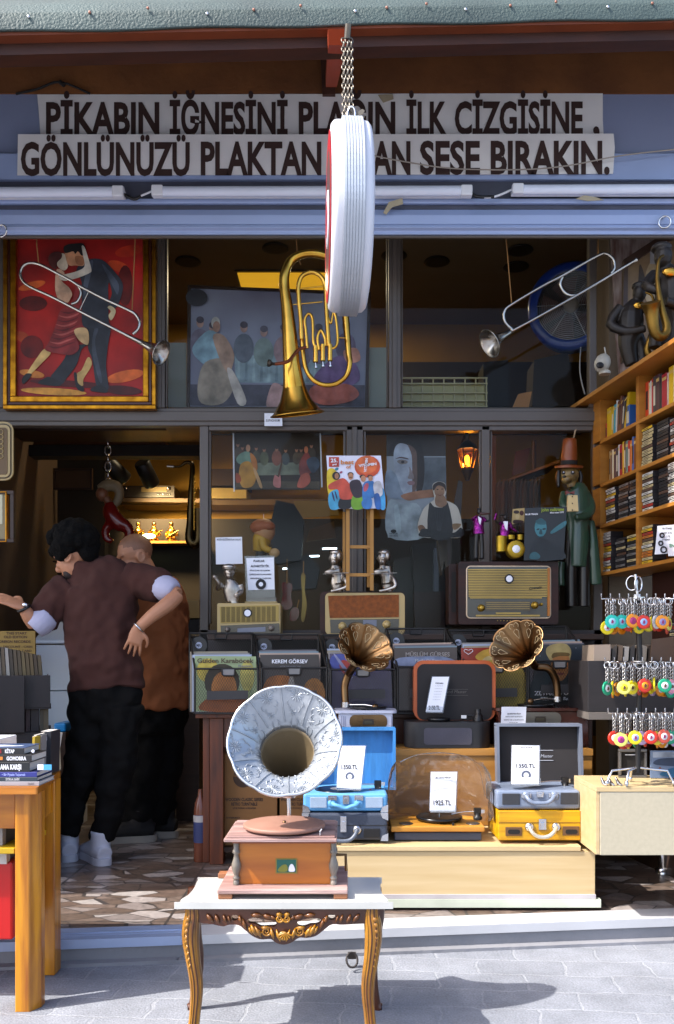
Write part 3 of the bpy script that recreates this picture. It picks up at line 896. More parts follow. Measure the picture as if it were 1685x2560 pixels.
# euphonium
EY = 4.38
cE = crop(400, 580, 2.6117)
E_ = lambda x, y, dz=0.: P(*cE(x, y), EY + dz)
kE = EY / FPX / 2.6117
eu = thing('euphonium', 'polished brass euphonium hanging bell down under the shutter box', 'euphonium', E_(895, 1190))
q = MB()
path = [(858, 860, 0, 54), (848, 700, 0, 50), (830, 500, 0, 40), (812, 360, 0, 34), (815, 270, 0, 32), (850, 190, .01, 31), (920, 148, .015, 29), (1010, 140, .02, 28), (1100, 165, .03, 27), (1165, 230, .035, 26), (1195, 340, .03, 25), (1212, 560, .02, 23), (1230, 780, .01, 20), (1238, 860, 0, 18), (1215, 940, 0, 16), (1150, 990, 0, 15.5), (1070, 998, 0, 15), (1000, 965, 0, 15), (955, 900, 0, 15), (935, 800, 0, 14.5), (928, 690, 0, 14)]
q.tube([E_(x, y, d) for x, y, d, r in path], [r * kE for x, y, d, r in path], BRASS, 20, 5)
q.build('main_tubing', eu)
q = MB()
bo = E_(897, 1190, .05)
L = [(1190, 178), (1188, 178), (1180, 165), (1165, 150), (1130, 118), (1080, 92), (1020, 76), (940, 64), (860, 54)]
cx = {1190: 897, 1188: 897, 1180: 897, 1165: 896, 1130: 893, 1080: 888, 1020: 880, 940: 868, 860: 858}
pts = [E_(cx[y], y) for y, r in L]
tilt = (E_(858, 860) - E_(897, 1190, .05)).normalized()
q.tube([bo + tilt * (1190 - y) * kE for y, r in L], [r * kE for y, r in L], BRASS, 44, 2, caps=False)
q.tube([bo + tilt * (y) * kE for y in (0, 4, 30, 90, 170)], [r * kE for r in (178, 170, 146, 104, 76)], BRASS, 44, 0, caps=False)
q.torus(bo, tilt, 177 * kE, 4 * kE, BRASS, 48, 8)
q.build('bell', eu)
q = MB()
for pts, r in (([(925, 700), (918, 560), (905, 420), (905, 340), (930, 285), (990, 262), (1045, 285), (1078, 345), (1085, 480), (1095, 640), (1103, 745)], 14),
               ([(962, 760), (952, 640), (945, 570), (970, 534), (995, 565), (1000, 700), (1010, 745)], 10),
               ([(1040, 770), (1028, 690), (1050, 642), (1076, 690), (1080, 745)], 10), ([(1120, 762), (1150, 745), (1160, 690), (1148, 560), (1130, 510)], 9), ([(1100, 560), (1115, 600), (1130, 520)], 7)):
 q.tube([E_(x, y, -.03) for x, y in pts], r * kE, BRASS, 12, 5)
for p in (((920, 370), (1075, 353)), ((868, 474), (1060, 456)), ((1150, 690), (1215, 692))):
 q.tube([E_(*p[0], -.02), E_(*p[1], -.02)], 4.5 * kE, BRASS, 8)
q.build('slide_tubing', eu)
for x, y0, y1 in ((1016, 745, 850), (1063, 735, 842), (1110, 735, 842)):
 q = MB(); q.tube([E_(x, y0, -.03), E_(x, y1, -.03)], 15.5 * kE, BRASS, 18)
 for yy in (y0 + 14, y1 - 8): q.tube([E_(x, yy, -.03), E_(x, yy + 8, -.03)], 17.5 * kE, BRASS, 18)
 q.tube([E_(x, y1, -.03), E_(x + 3, y1 + 34, -.03)], 3.4 * kE, STEEL, 8); q.tube([E_(x + 3, y1 + 34, -.03), E_(x + 3, y1 + 38, -.03)], 12 * kE, STEEL, 14)
 q.build('valve', eu)
q = MB(); q.tube([E_(955, 752, -.03), E_(905, 768, -.05), E_(868, 810, -.07), E_(830, 848, -.09), E_(750, 862, -.1)], 10.5 * kE, mat('copper lead pipe', '#8f4a2c', .35, .7, var=.15), 12, 5)
q.build('lead_pipe', eu)
q = MB(); q.lathe([(0, 9 * kE), (20 * kE, 10 * kE), (36 * kE, 23 * kE), (46 * kE, 24 * kE), (46 * kE, 18 * kE), (30 * kE, 6 * kE)], E_(752, 862, -.1), (-.9, -.42, 0), mat('dark mouthpiece', '#4d463e', .3, .9), 20); q.build('mouthpiece', eu)
tgx = thing('price_tag', 'small white handwritten price tag taped below the euphonium bell', 'price tag', P(683, 1064, 4.74))
q = MB(); q.ppoly([(661, 1033), (705, 1033), (706, 1065), (661, 1065)], 4.745, .002, PAPER); q.build('card', tgx)
q = MB(); q.text('EUPHONIUM', P(665, 1054, 4.7435), 34 / FPX * 4.74, 6 / FPX * 4.74, GREYINK); q.build('lettering', tgx)
# big picture, pale panels (behind the glass)
BY = 4.95
bp = thing('framed_painting', 'large dark framed painting of a table gathering in haze-lightened paint, behind the hanging euphonium', 'painting', P(690, 1024, BY), 'pictures in the upper windows')
c4 = crop(400, 580, 2.6117)
TL, TR_, BR_, BL = c4(180, 345), c4(1378, 392), c4(1356, 1162), c4(174, 1157)
def quadmap(s_, t_):
 return (TL[0] * (1 - s_) * (1 - t_) + TR_[0] * s_ * (1 - t_) + BR_[0] * s_ * t_ + BL[0] * (1 - s_) * t_, TL[1] * (1 - s_) * (1 - t_) + TR_[1] * s_ * (1 - t_) + BR_[1] * s_ * t_ + BL[1] * (1 - s_) * t_)
q = MB()
for s0, s1, t0, t1 in ((0, 1, 0, .022), (0, 1, .978, 1), (0, .017, .022, .978), (.983, 1, .022, .978)):
 q.ppoly([quadmap(s0, t0), quadmap(s1, t0), quadmap(s1, t1), quadmap(s0, t1)], BY, .03, DARKWOOD)
q.build('picture_frame', bp)
q = MB(); q.ppoly([quadmap(.015, .02), quadmap(.985, .02), quadmap(.985, .98), quadmap(.015, .98)], BY + .012, .012, mat('haze lightened ground', '#9aa1b6', .4, var=.12, vs=2.2, col2='#7c7a90')); q.build('canvas', bp)  # glass haze put into the paint: ground and figures lightened
a = Art(BY + .012, lambda s_, t_: quadmap(s_, t_), None, 2.6)
a.poly('#6f8087', [(.26, .56), (.55, .55), (.8, .57), (.8, .78), (.55, .78), (.27, .78)], 0)
for i in range(12):
 a.poly('#5f6f78' if i % 2 else '#7b8d93', [(.28 + i * .042, .58), (.29 + i * .042, .58), (.292 + i * .042, .77), (.275 + i * .042, .77)], 0)
a.poly('#3d3a45', [(.02, .8), (.98, .79), (.98, .97), (.02, .97)], 0)
rnd = random.Random(3)
seats = [(.07, .3, '#5b5563'), (.14, .34, '#6b5560'), (.31, .33, '#4f5560'), (.42, .36, '#5d6a68'), (.53, .34, '#7a6468'), (.63, .36, '#56505c'), (.72, .33, '#5c5466'), (.87, .3, '#4d4457')]
for x, y, h in seats:
 a.oval(h, x, y + .17, .055, .12); a.oval('#8a7068' if x < .6 else '#5c4a4a', x, y, .02, .042); a.oval('#3e3a44', x, y - .022, .021, .028)
for p, h in (([(.03, .5), (.12, .36), (.2, .44), (.22, .6), (.14, .66), (.06, .6)], '#6c8794'), ([(.1, .62), (.22, .6), (.26, .8), (.2, .95), (.08, .95), (.06, .8)], '#7d7265'), ([(.14, .42), (.2, .4), (.26, .56), (.22, .7)], '#8a705f'), ([(.22, .68), (.26, .7), (.33, .93), (.28, .95)], '#9c938c'),
             ([(.44, .97), (.46, .82), (.49, .78), (.55, .84), (.56, .95), (.5, .99)], '#c07a78'), ([(.7, .72), (.82, .55), (.92, .6), (.95, .75), (.84, .82), (.72, .84)], '#574366'), ([(.7, .8), (.88, .78), (.95, .86), (.9, .93), (.76, .96), (.68, .9)], '#8a4a3f'), ([(.86, .5), (.93, .48), (.95, .58), (.88, .6)], '#b06a5a')):
 a.poly(h, p)
a.oval('#2f3138', .05, .1, .06, .07)
a.oval('#a79a96', .155, .3, .024, .05); a.oval('#8f6f62', .16, .33, .02, .045)
a.build('painted_figures', bp)
for lab, u0, u1, v0, v1 in (('pale board standing left of the large dark framed painting', 414, 466, 856, 1022), ('pale board standing right of the large dark framed painting', 922, 970, 868, 1026)):
 q = MB(); q.pbox(u0, u1, v0, v1, BY + .06, .02, mat('pale panel', '#a9b0a6', .5, var=.08)); tag(q.build('white_board', bevel=.004), lab, 'board', 'pale boards beside the large painting')
q = MB(); q.pbox(380, 1500, 1018, 1028, WY + .07, .5, mat('dark shelf', '#4b4238', .6)); tag(q.build('window_shelf'), 'dark ledge running inside the upper windows under the pictures', 'shelf')
# fan
FYN = 5.25
kF = FYN / FPX
fc = P(1428, 763, FYN)
fa = thing('drum_fan', 'blue drum fan with chrome wire grille high behind the right hanging trumpet', 'fan', fc - Vector((0, 0, .26)))
fax = Vector((-.3, -.95, -.1)).normalized()
BLU = mat('fan blue enamel', '#1d3f9c', .3, var=.08, coat=.3)
q = MB(); q.lathe([(.0, 84 * kF), (.012, 100 * kF), (-.01, 108 * kF), (-.16, 104 * kF), (-.17, 92 * kF), (-.02, 84 * kF)], fc, fax, BLU, 48, close=False); q.build('drum_body', fa)
q = MB(); q.lathe([(-.14, 0.0), (-.139, 98 * kF)], fc, fax, mat('fan back', '#2b1a12', .7), 32, close=False); q.build('fan_back', fa)
for i in range(5):
 an = i * 2 * math.pi / 5
 u_ = fax.orthogonal().normalized(); w_ = fax.cross(u_)
 d1, d2 = u_ * math.cos(an) + w_ * math.sin(an), u_ * math.cos(an + .9) + w_ * math.sin(an + .9)
 q = MB(); c = fc - fax * .08
 q.prism([c + d1 * .03 + fax * .02, c + d1 * 78 * kF + fax * .025, c + (d1 + d2).normalized() * 78 * kF, c + d2 * 78 * kF - fax * .025, c + d2 * .03 - fax * .02], fax * .004, mat('fan blade', '#5a2418', .45)); q.build('blade', fa)
q = MB()
for i in range(15):
 q.torus(fc + fax * (.012 * math.cos(i / 15 * 1.5)), fax, (21 + i * 4.4) * kF, .0016, STEEL, 40, 5)
for an in (.2, 1.25, 2.3, 3.35, 4.4, 5.45):
 q.tube([fc + fax * .01 + (u_ * math.cos(an) + w_ * math.sin(an)) * 18 * kF, fc + (u_ * math.cos(an) + w_ * math.sin(an)) * 86 * kF], .002, STEEL, 6)
q.build('grille', fa)
q = MB(); q.lathe([(.0, 19 * kF), (.014, 18 * kF), (.018, 10 * kF), (.019, 0.0)], fc, fax, mat('grey hub', '#a3988a', .4), 24); q.build('hub', fa)
q = MB(); q.ptube([(1452, 868, 5.25), (1450, 930, 5.2), (1462, 985, 5.1)], .004, WHITE, 6, 5); tag(q.build('fan_cable'), 'pale cable hanging from the blue fan to the bookcase top', 'cable')
# grid crate
cr_ = thing('storage_crate', 'yellowish translucent grid crate on the ledge of the right upper window', 'crate', P(1110, 1018, 4.98))
q = MB(); q.pbox(1004, 1214, 960, 1016, 5.0, .25, mat('translucent box', '#a7a06a', .4, var=.1)); q.build('box', cr_, bevel=.01)
q = MB()
for i in range(9): q.pbox(1002 + i * 26.6, 1005 + i * 26.6, 943, 1018, 4.985, .012, mat('crate rib', '#b4ab7c', .4))
for v in (943, 957, 980, 1000, 1014): q.pbox(1000, 1219, v, v + 3, 4.98, .012, mat('crate rib'))
q.build('grid', cr_)
q = MB(); q.ppoly([(1282, 1018), (1296, 985), (1330, 978), (1322, 1018)], 5.05, .02, mat('orange board', '#b87a33', .5)); tag(q.build('wooden_board'), 'short orange board leaning on the ledge below the trumpet bell', 'board')
q = MB(); q.ppoly([(1210, 1016), (1208, 905), (1270, 900), (1275, 1016)], 5.3, .2, DARK); tag(q.build('dark_box', bevel=.01), 'dark box standing behind the translucent crate', 'box')
q = MB(); q.ppoly([(1330, 1016), (1335, 900), (1420, 880), (1440, 1016)], 5.4, .2, mat('dark brown box', '#33261b', .7)); tag(q.build('speaker_cabinet', bevel=.01), 'dark brown cabinet on the ledge beneath the blue fan', 'cabinet')
# hatted right end: speckled panel, frame, sculptures, camera
SPK = mat('speckled plaster', '#b2a39a', .9, var=.3, vs=26, col2='#6a4a3e', st=(1, 1, .28), detail=2)
q = MB(); q.ppoly([(1528, 590), (1720, 590), (1720, 900), (1552, 960), (1540, 830)], 4.76, .02, SPK); tag(q.build('speckled_panel'), 'pale wall panel with dark and red flecks beside the fan', 'panel')
pf = thing('framed_picture', 'tall dark framed picture behind the saxophonist statues on the bookcase', 'picture', P(1640, 905, 4.5))
q = MB()
q.ppoly([(1560, 650), (1570, 655), (1568, 902), (1556, 906)], 4.6, .03, DARKWOOD); q.ppoly([(1560, 648), (1640, 596), (1700, 570), (1700, 590), (1650, 610), (1572, 664)], 4.6, .03, DARKWOOD); q.build('picture_frame', pf)
q = MB(); q.ppoly([(1569, 662), (1700, 590), (1700, 880), (1566, 902)], 4.62, .01, mat('ochre picture ground', '#7f6748', .6, var=.25, vs=5, col2='#55402a')); q.build('canvas', pf)
a = Art(4.62); a.poly('#3b2c22', [(1600, 660), (1612, 700), (1604, 780), (1590, 760), (1596, 700)]); a.poly('#a08a68', [(1615, 680), (1640, 640), (1650, 700), (1630, 760), (1612, 740)]); a.rect('#93908e', 1625, 600, 1645, 660); a.build('painted_shapes', pf)
DS = mat('black patina', '#120e0b', .5, 0, var=.3, vs=9, col2='#221a12', spec=.4)
def sax_statue(label, u, v, Y, h, mirror=1):
 """a dark figurine leaning over a brass saxophone"""
 t = thing('saxophonist_statue', label, 'statue', P(u, v, Y), 'dark musician statues on the bookcase')
 k = Y / FPX * h / 200
 X = lambda x, y, d=0: P(u, v, Y) + Vector((x * k * mirror, d * k, y * k))
 q = MB()
 q.tube([X(-10, 0), X(-20, 45), X(-14, 80), X(-12, 120), X(0, 155)], [16 * k, 22 * k, 30 * k, 30 * k, 14 * k], DS, 12, 3)
 q.tube([X(18, 0), X(14, 40), X(-4, 80)], [13 * k, 15 * k, 18 * k], DS, 10, 3)
 q.tube([X(-36, 140), X(-62, 100), X(-30, 74, -20), X(12, 76, -34)], [14 * k, 13 * k, 10 * k, 9 * k], DS, 10, 3)
 q.tube([X(20, 140), X(42, 112, -20), X(26, 96, -34)], [12 * k, 10 * k, 8 * k], DS, 10, 3)
 q.ell(X(6, 172, -8), (17 * k, 18 * k, 22 * k), DS); q.ell(X(8, 190, -4), (20 * k, 20 * k, 10 * k), DS)
 q.build('figure', t, remesh=.004, smooth=2)
 q = MB()
 q.tube([X(14, 164, -30), X(26, 150, -40), X(30, 110, -44), X(22, 60, -44), X(12, 22, -44), X(22, 6, -44), X(36, 16, -46), X(42, 50, -48), X(46, 66, -54)], [2.5 * k, 3 * k, 4 * k, 6 * k, 8 * k, 9 * k, 10 * k, 13 * k, 19 * k], mat('dull brass', '#8a6a2e', .4, .9, var=.3, vs=12), 12, 4)
 q.build('saxophone', t)
 q = MB(); q.ell(X(0, 134, -28), (16 * k, 6 * k, 9 * k), BRASS); q.build('collar', t)
sax_statue('dark saxophonist statue with bright brass sax on the bookcase top beside the camera', 1590, 912, 4.25, 205)
sax_statue('taller dark saxophonist statue at the right photo edge on the bookcase top', 1662, 870, 4.1, 260, -1)
bc = thing('security_camera', 'white egg shaped home camera at the far end of the bookcase top', 'camera', P(1510, 932, 4.6))
q = MB(); q.ell(P(1506, 908, 4.6), (20 / FPX * 4.6, .04, 24 / FPX * 4.6), mat('camera shell', '#c9c2b2', .35), 20, Matrix.Rotation(R(18), 3, 'Y')); q.lathe([(0, .03), (.012, .03), (.02, .022)], P(1512, 936, 4.6), (0, 0, 1), mat('camera shell'), 20); q.build('shell', bc)
q = MB(); q.ell(P(1500, 913, 4.56), (10 / FPX * 4.6, .008, 8 / FPX * 4.6), BLACK, 16); q.build('lens', bc)
q = MB(); q.ptube([(1516, 895, 4.62), (1511, 868, 4.62)], .004, mat('camera shell'), 6); q.build('antenna', bc)
# ------------------------------------------------------------------ lower windows: things behind the glass and on the ledge
LY = 4.62                       # front of the ledge where the radios stand
SZ = P(0, 1586, LY).z
lg = MB(); lg.box(P(523, 0, 4.6).x, P(1500, 0, 4.6).x, 4.52, 4.775, SZ - .03, SZ, DARKWOOD)
tag(lg.build('radio_ledge', bevel=.004), 'dark wooden ledge under the lower windows carrying the old radios', 'shelf')
def papersheet(name, label, cat, pts, Y, lines, mat_=PAPER, ink=INK, group=None, d=.002):
 """flat sheet with rows of lettering; lines: (text, u0, u1, baseline v, cap height px)"""
 cu = sum(p[0] for p in pts) / len(pts); cv = max(p[1] for p in pts)
 t = thing(name, label, cat, P(cu, cv, Y), group)
 q = MB(); q.ppoly(pts, Y, d, mat_); q.build('sheet', t)
 q = MB()
 for ln in lines:
  tx, u0, u1, v, h = ln[:5]
  col = ln[5] if len(ln) > 5 else ink
  o = P(u0, v, Y - .0015)
  q.text(tx, o, (u1 - u0) / FPX * Y, h / FPX * Y, col, bold=.03)
 if q.v: q.build('lettering', t)
 return t
# print of a table gathering
cW = crop(490, 1040, 3.9175)
WP2 = 4.9
pr = thing('poster_print', 'dark print of figures at a long table between white strips in the left lower window', 'print', P(692, 1226, WP2))
q = MB(); q.ppoly([cW(372, 140), cW(1215, 140), cW(1218, 722), cW(380, 720)], WP2, .004, mat('brown print ground', '#3a2d20', .5, var=.2, vs=4)); q.build('sheet', pr)
q = MB(); q.ppoly([cW(358, 140), cW(371, 140), cW(380, 740), cW(366, 740)], WP2 - .004, .006, WHITE); q.build('border_strip', pr); q = MB(); q.ppoly([cW(1210, 140), cW(1222, 140), cW(1240, 695), cW(1226, 695)], WP2 - .004, .006, WHITE); q.build('border_strip', pr)
a = Art(WP2, cW, None, 1.7)
a.poly('#6f7462', [(585, 458), (1030, 455), (1040, 575), (600, 582)], 0)
a.poly('#4d4232', [(385, 700), (390, 640), (1210, 640), (1212, 712)], 0)
for i, (x, y, h, g) in enumerate(((410, 280, '#4a3d31', .8), (455, 310, '#5a3a2c', .8), (590, 315, '#4f4a3a', .8), (668, 330, '#55573f', .9), (790, 325, '#7a4a3a', 1), (878, 335, '#454a4a', .8), (985, 330, '#4a3f32', .8), (1030, 330, '#4d3d30', .8), (1130, 290, '#3f352c', .9))):
 a.oval(h, x, y + 85, 48 * g, 78 * g); a.oval('#94654c', x, y, 15, 24); a.oval('#33271e', x, y - 14, 15, 14)
for p, h in (([(395, 420), (430, 370), (500, 345), (540, 380), (545, 450), (470, 480), (410, 460)], '#67806f'), ([(440, 470), (530, 450), (590, 560), (560, 680), (460, 700), (420, 600)], '#a8782c'), ([(530, 360), (590, 420), (600, 530), (550, 480)], '#a5652c'), ([(560, 520), (590, 530), (650, 690), (620, 690)], '#b08a5c'),
             ([(1010, 470), (1080, 350), (1130, 420), (1180, 480), (1120, 560), (1030, 600)], '#7a3a34'), ([(1080, 440), (1170, 400), (1212, 480), (1140, 560)], '#3a4250'), ([(1030, 580), (1100, 560), (1120, 640), (1060, 700), (990, 690)], '#a0503e'),
             ([(770, 580), (800, 590), (825, 575), (830, 690), (795, 702), (755, 670)], '#b2706a'), ([(800, 580), (838, 440), (848, 445), (818, 585)], '#5a4030'), ([(390, 560), (430, 580), (440, 640), (395, 650)], '#8c3d20')):
 a.poly(h, p)
a.oval('#a4785a', 510, 315, 22, 36); a.oval('#a5603f', 1078, 330, 20, 34)
a.build('printed_figures', pr)
# strips of shelf seen in the room behind the left window
WALLSHELF = mat('wall shelf board', '#5d4326', .6)
q = MB(); q.pbox(300, 880, 1248, 1262, 6.95, .3, WALLSHELF); tag(q.build('wall_shelf'), 'long brown shelf along the yellow back wall above the dark panelling', 'shelf', 'shelves on the yellow back wall')
q = MB(); q.pbox(300, 505, 1352, 1358, 6.6, .2, mat('amber shelf', '#a8712a', .5)); tag(q.build('trophy_shelf'), 'narrow amber shelf under the three golden statuettes', 'shelf', 'shelves on the yellow back wall')
q = MB(); q.pbox(520, 620, 1172, 1214, 6.9, .3, DARKWOOD); q.pbox(524, 616, 1220, 1246, 6.9, .3, mat('old radio cream', '#a58a4e', .5)); tag(q.build('stacked_radio'), 'two old radios stacked on the back wall shelf behind the print', 'radio')
# puppet
pu = thing('hanging_puppet', 'string puppet with orange hair and yellow shirt hanging behind the left window', 'puppet', P(655, 1390, 4.95))
kP = 4.95 / FPX
q = MB(); X = lambda x, y, d=0.: P(*cW(x, y), 4.95 + d)
q.tube([X(620, 1330), X(635, 1260), X(650, 1190), X(665, 1165)], [.035, .045, .05, .02], plain('#c79a25', .5), 12, 3)
q.tube([X(650, 1210, -.04), X(668, 1290, -.05), X(735, 1318, -.06)], [.025, .022, .016], plain('#c79a25', .5), 10, 3); q.build('shirt', pu)
q = MB(); q.ell(X(672, 1125), (.06, .06, .07), plain('#c08a5a', .45)); q.ell(X(715, 1140), (.018, .014, .014), plain('#c08a5a', .45)); q.ell(X(768, 1340, -.06), (.03, .02, .026), plain('#c9a06a', .45)); q.build('head', pu)
q = MB(); q.ell(X(650, 1088), (.07, .07, .045), plain('#a5582a', .6)); q.ell(X(690, 1080, -.03), (.05, .04, .03), plain('#a5582a', .6)); q.ell(X(620, 1120), (.025, .05, .04), plain('#a5582a', .6)); q.build('hair', pu)
q = MB(); q.tube([X(640, 1330), X(640, 1400)], [.034, .03], plain('#4a4238', .6), 10); q.build('trousers', pu)
q = MB(); q.tube([X(664, 1080), X(662, 960)], .0015, WHITE, 5); q.build('string', pu)
# paper sheets
papersheet('white_sheet', 'white paper sheet stuck on the left window above the grinning bust', 'paper', [cW(190, 1190), cW(450, 1183), cW(458, 1447), cW(196, 1453)], 4.76, [('MÜZİK EŞLİĞİNDE PLAK DALLAS', *[cW(205, 0)[0], cW(438, 0)[0]], cW(0, 1218)[1], 4.2, GREYINK)])
t = papersheet('notice_stand', 'white notice about record prices in a clear stand beside the grinning bust', 'notice', [cW(492, 1392), cW(762, 1385), cW(770, 1698), cW(510, 1706)], 4.66,
 [('PLAKLAR', cW(563, 0)[0], cW(672, 0)[0], cW(0, 1430)[1], 5.2), ('ALFABETİKTİR.', cW(535, 0)[0], cW(718, 0)[0], cW(0, 1480)[1], 5.2), ('FİYATLAR VE ALBÜM', cW(528, 0)[0], cW(722, 0)[0], cW(0, 1520)[1], 3.4), ('ŞARKILARI PLAKLARIN', cW(522, 0)[0], cW(735, 0)[0], cW(0, 1558)[1], 3.4), ('ARKASINDA YAZIYOR.', cW(530, 0)[0], cW(738, 0)[0], cW(0, 1597)[1], 3.4)])
q = MB(); c = P(*cW(636, 1648), 4.655)
q.lathe([(0, 13 / FPX * 4.66), (.001, 13 / FPX * 4.66)], c, (0, -1, 0), INK, 28); q.lathe([(.0012, 5.5 / FPX * 4.66), (.0018, 5.5 / FPX * 4.66)], c, (0, -1, 0), PAPER, 20); q.build('record_print', t)
q = MB(); q.ppoly([cW(475, 1372), cW(768, 1366), cW(775, 1775), cW(492, 1782)], 4.664, .003, ACRYL); q.pbox(615, 690, 1494, 1504, 4.63, .06, ACRYL); q.pbox(612, 692, 1504, 1507, 4.62, .08, mat('cream ledge', '#b99f6a', .5)); q.build('clear_stand', t)
# silver busts ---------------------------------------------------------
PEW = mat('tarnished silver', '#d0c8bd', .36, 1.0, var=.2, vs=11, col2='#7a7066')
def bust(label, fn, Y, base, head, shoulders, hat=False, fist=None, extra=()):
 t = thing('silver_bust', label, 'figurine', P(*fn(*base), Y), 'silver musician figurines on the radios')
 X = lambda x, y, d=0.: P(*fn(x, y), Y + d)
 u0, v0 = fn(0, 0); u1, _ = fn(1, 0)
 k = (u1 - u0) * Y / FPX
 q = MB()
 hx, hy, hr = head
 q.ell(X(hx, hy), (hr * .8 * k, hr * .85 * k, hr * 1.15 * k), PEW, 18)
 q.ell(X(hx, hy + hr * .75, -hr * .2 * k), (hr * .6 * k, hr * .6 * k, hr * .5 * k), PEW, 14)
 q.ell(X(hx + hr * .1, hy + hr * .15, -hr * .85 * k), (hr * .16 * k, hr * .2 * k, hr * .26 * k), PEW, 8)
 for s_ in (-1, 1):
  q.ell(X(hx + s_ * hr * .32, hy - hr * .12, -hr * .66 * k), (hr * .2 * k, hr * .12 * k, hr * .1 * k), PEW, 8)
  q.ell(X(hx + s_ * hr * .82, hy + hr * .1), (hr * .12 * k, hr * .2 * k, hr * .28 * k), PEW, 8)
 q.ell(X(hx, hy + hr * .62, -hr * .78 * k), (hr * .34 * k, hr * .1 * k, hr * .09 * k), PEW, 8)
 q.tube([X(hx, hy + hr * .8), X(hx, hy + hr * 1.7)], [hr * .45 * k, hr * .6 * k], PEW, 12)
 sx, sy, sw, by = shoulders
 q.tube([X(sx, hy + hr * 1.3), X(sx, sy), X(sx, (sy + by) / 2), X(sx + 5, by - 8), X(sx + 5, by)], [(hr * .5 * k, hr * .5 * k), (sw * .5 * k, sw * .9 * k), (sw * .5 * k, sw * .8 * k), (sw * .42 * k, sw * .62 * k), (sw * .45 * k, sw * .7 * k)], PEW, 18, 4, ref=(0, 1, 0))
 for pts, rr_ in extra:
  q.tube([X(*p) for p in pts], [r_ * k for r_ in rr_], PEW, 10, 4)
 q.build('figure', t, remesh=.0035, smooth=1)
 return t, X, k
t, X, k = bust('silver bust of a grinning singer in a cap with raised fist, on the cream radio', cW, 4.6, (355, 1835), (325, 1530, 58), (350, 1680, 95, 1832),
 extra=(([(250, 1640), (215, 1690, -.02), (225, 1640, -.05), (190, 1590, -.06)], (26, 24, 20, 17)), ([(190, 1590, -.06), (186, 1575, -.06), (192, 1560, -.06)], (22, 27, 20)), ([(430, 1650), (440, 1720), (390, 1760, -.06)], (28, 25, 20))))
q = MB(); q.ell(X(322, 1480), (66 * k, 62 * k, 34 * k), PEW, 16); q.ell(X(322, 1500, -.02), (64 * k, 70 * k, 10 * k), PEW, 16); q.build('cap', t)
c3 = crop(790, 1040, 3.482)
for lab, dx, dy in (('silver violinist figurine on the middle radio, left of the easel', 0, 0), ('silver violinist figurine on the middle radio, right of the easel', 420, 0)):
 f = (lambda dx_: (lambda x, y: c3(x + dx_, y)))(dx)
 t, X, k = bust(lab, f, 4.6, (185, 1530), (160, 1235, 55), (185, 1440, 62, 1530) if not dx else (205, 1440, 60, 1530),
  extra=(([(140, 1340), (90, 1365, -.03), (130, 1370, -.06), (190, 1340, -.07)], (20, 18, 15, 13)), ([(215, 1370), (255, 1420, -.03), (270, 1480, -.05), (200, 1510, -.05), (130, 1525, -.05)], (22, 22, 18, 14, 12)), ([(150, 1350), (190, 1390), (200, 1460)], (42, 48, 50))))
 q = MB(); q.tube([X(80, 1355, -.07), X(120, 1358, -.075), X(160, 1352, -.075), X(200, 1345, -.07)], [(6 * k, 6 * k), (24 * k, 8 * k), (15 * k, 8 * k), (24 * k, 8 * k)], PEW, 12, 4); q.tube([X(60, 1375, -.09), X(285, 1365, -.09)], 3 * k, PEW, 6); q.build('violin', t)
 q = MB(); q.ell(X(170, 1190), (50 * k, 50 * k, 30 * k), PEW, 14); q.ell(X(200, 1220), (30 * k, 46 * k, 46 * k), PEW, 14); q.build('hair', t)
# radios ---------------------------------------------------------------
def rounded(u0, u1, v0, v1, r, n=5):
 o = []
 for cx_, cy_, a0 in ((u1 - r, v0 + r, -90), (u1 - r, v1 - r, 0), (u0 + r, v1 - r, 90), (u0 + r, v0 + r, 180)):
  for i in range(n + 1):
   an = R(a0 + 90 * i / n)
   o.append((cx_ + r * math.cos(an), cy_ + r * math.sin(an)))
 return o
CREAM = mat('cream bakelite', '#b49a63', .35, var=.08)
def knob(t, u, v, Y, r, m_, name='knob'):
 q = MB(); k = Y / FPX
 q.lathe([(0, r * 1.15 * k), (.004, r * 1.15 * k), (.006, r * .85 * k), (.022, r * .75 * k), (.026, r * .5 * k), (.026, 0.0)], P(u, v, Y), (0, -1, 0), m_, 24); q.build(name, t)
# left cream radio
t = thing('vintage_radio', 'low cream radio with slotted grille under the grinning bust', 'radio', P(622, 1586, 4.6), 'old valve radios on the ledge')
q = MB(); q.ppoly(rounded(543, 701, 1508, 1586, 4), 4.57, .16, CREAM); q.build('cabinet', t, bevel=.004)
q = MB(); q.ppoly([cW(232, 1868), cW(812, 1850), cW(808, 2010), cW(240, 2030)], 4.565, .004, mat('radio grille gold', '#a48a45', .4, .3)); q.build('grille_panel', t)
q = MB()
for i in range(15):
 v = 1518.5 + i * 2.55
 for j in range(11):
  u = 553 + j * 12.6
  q.pbox(u, u + 10.2, v - .5 - (u - 550) * .012, v + .7 - (u - 550) * .012, 4.5635, .003, DARK)
q.build('slots', t)
q = MB(); q.ppoly([cW(240, 2052), cW(815, 2030), cW(825, 2190), cW(250, 2190)], 4.565, .004, mat('dial glass dark', '#3a352e', .2, coat=.5)); q.ppoly([cW(405, 2080), cW(680, 2065), cW(680, 2112), cW(405, 2120)], 4.5635, .002, mat('dial strip', '#6f7280', .3)); q.build('dial', t)
knob(t, *cW(310, 2092), 4.563, 6, mat('grey knob', '#7a6f66', .3)); knob(t, *cW(738, 2078), 4.563, 7, mat('grey knob'))
q = MB(); c = P(*cW(505, 1930), 4.562); q.lathe([(0, 11 * .0021), (.002, 11 * .0021)], c, (0, -1, 0), INK, 24); q.lathe([(.002, 8 * .0021), (.003, 8 * .0021)], c, (0, -1, 0), PAPER, 20); q.build('record_badge', t)
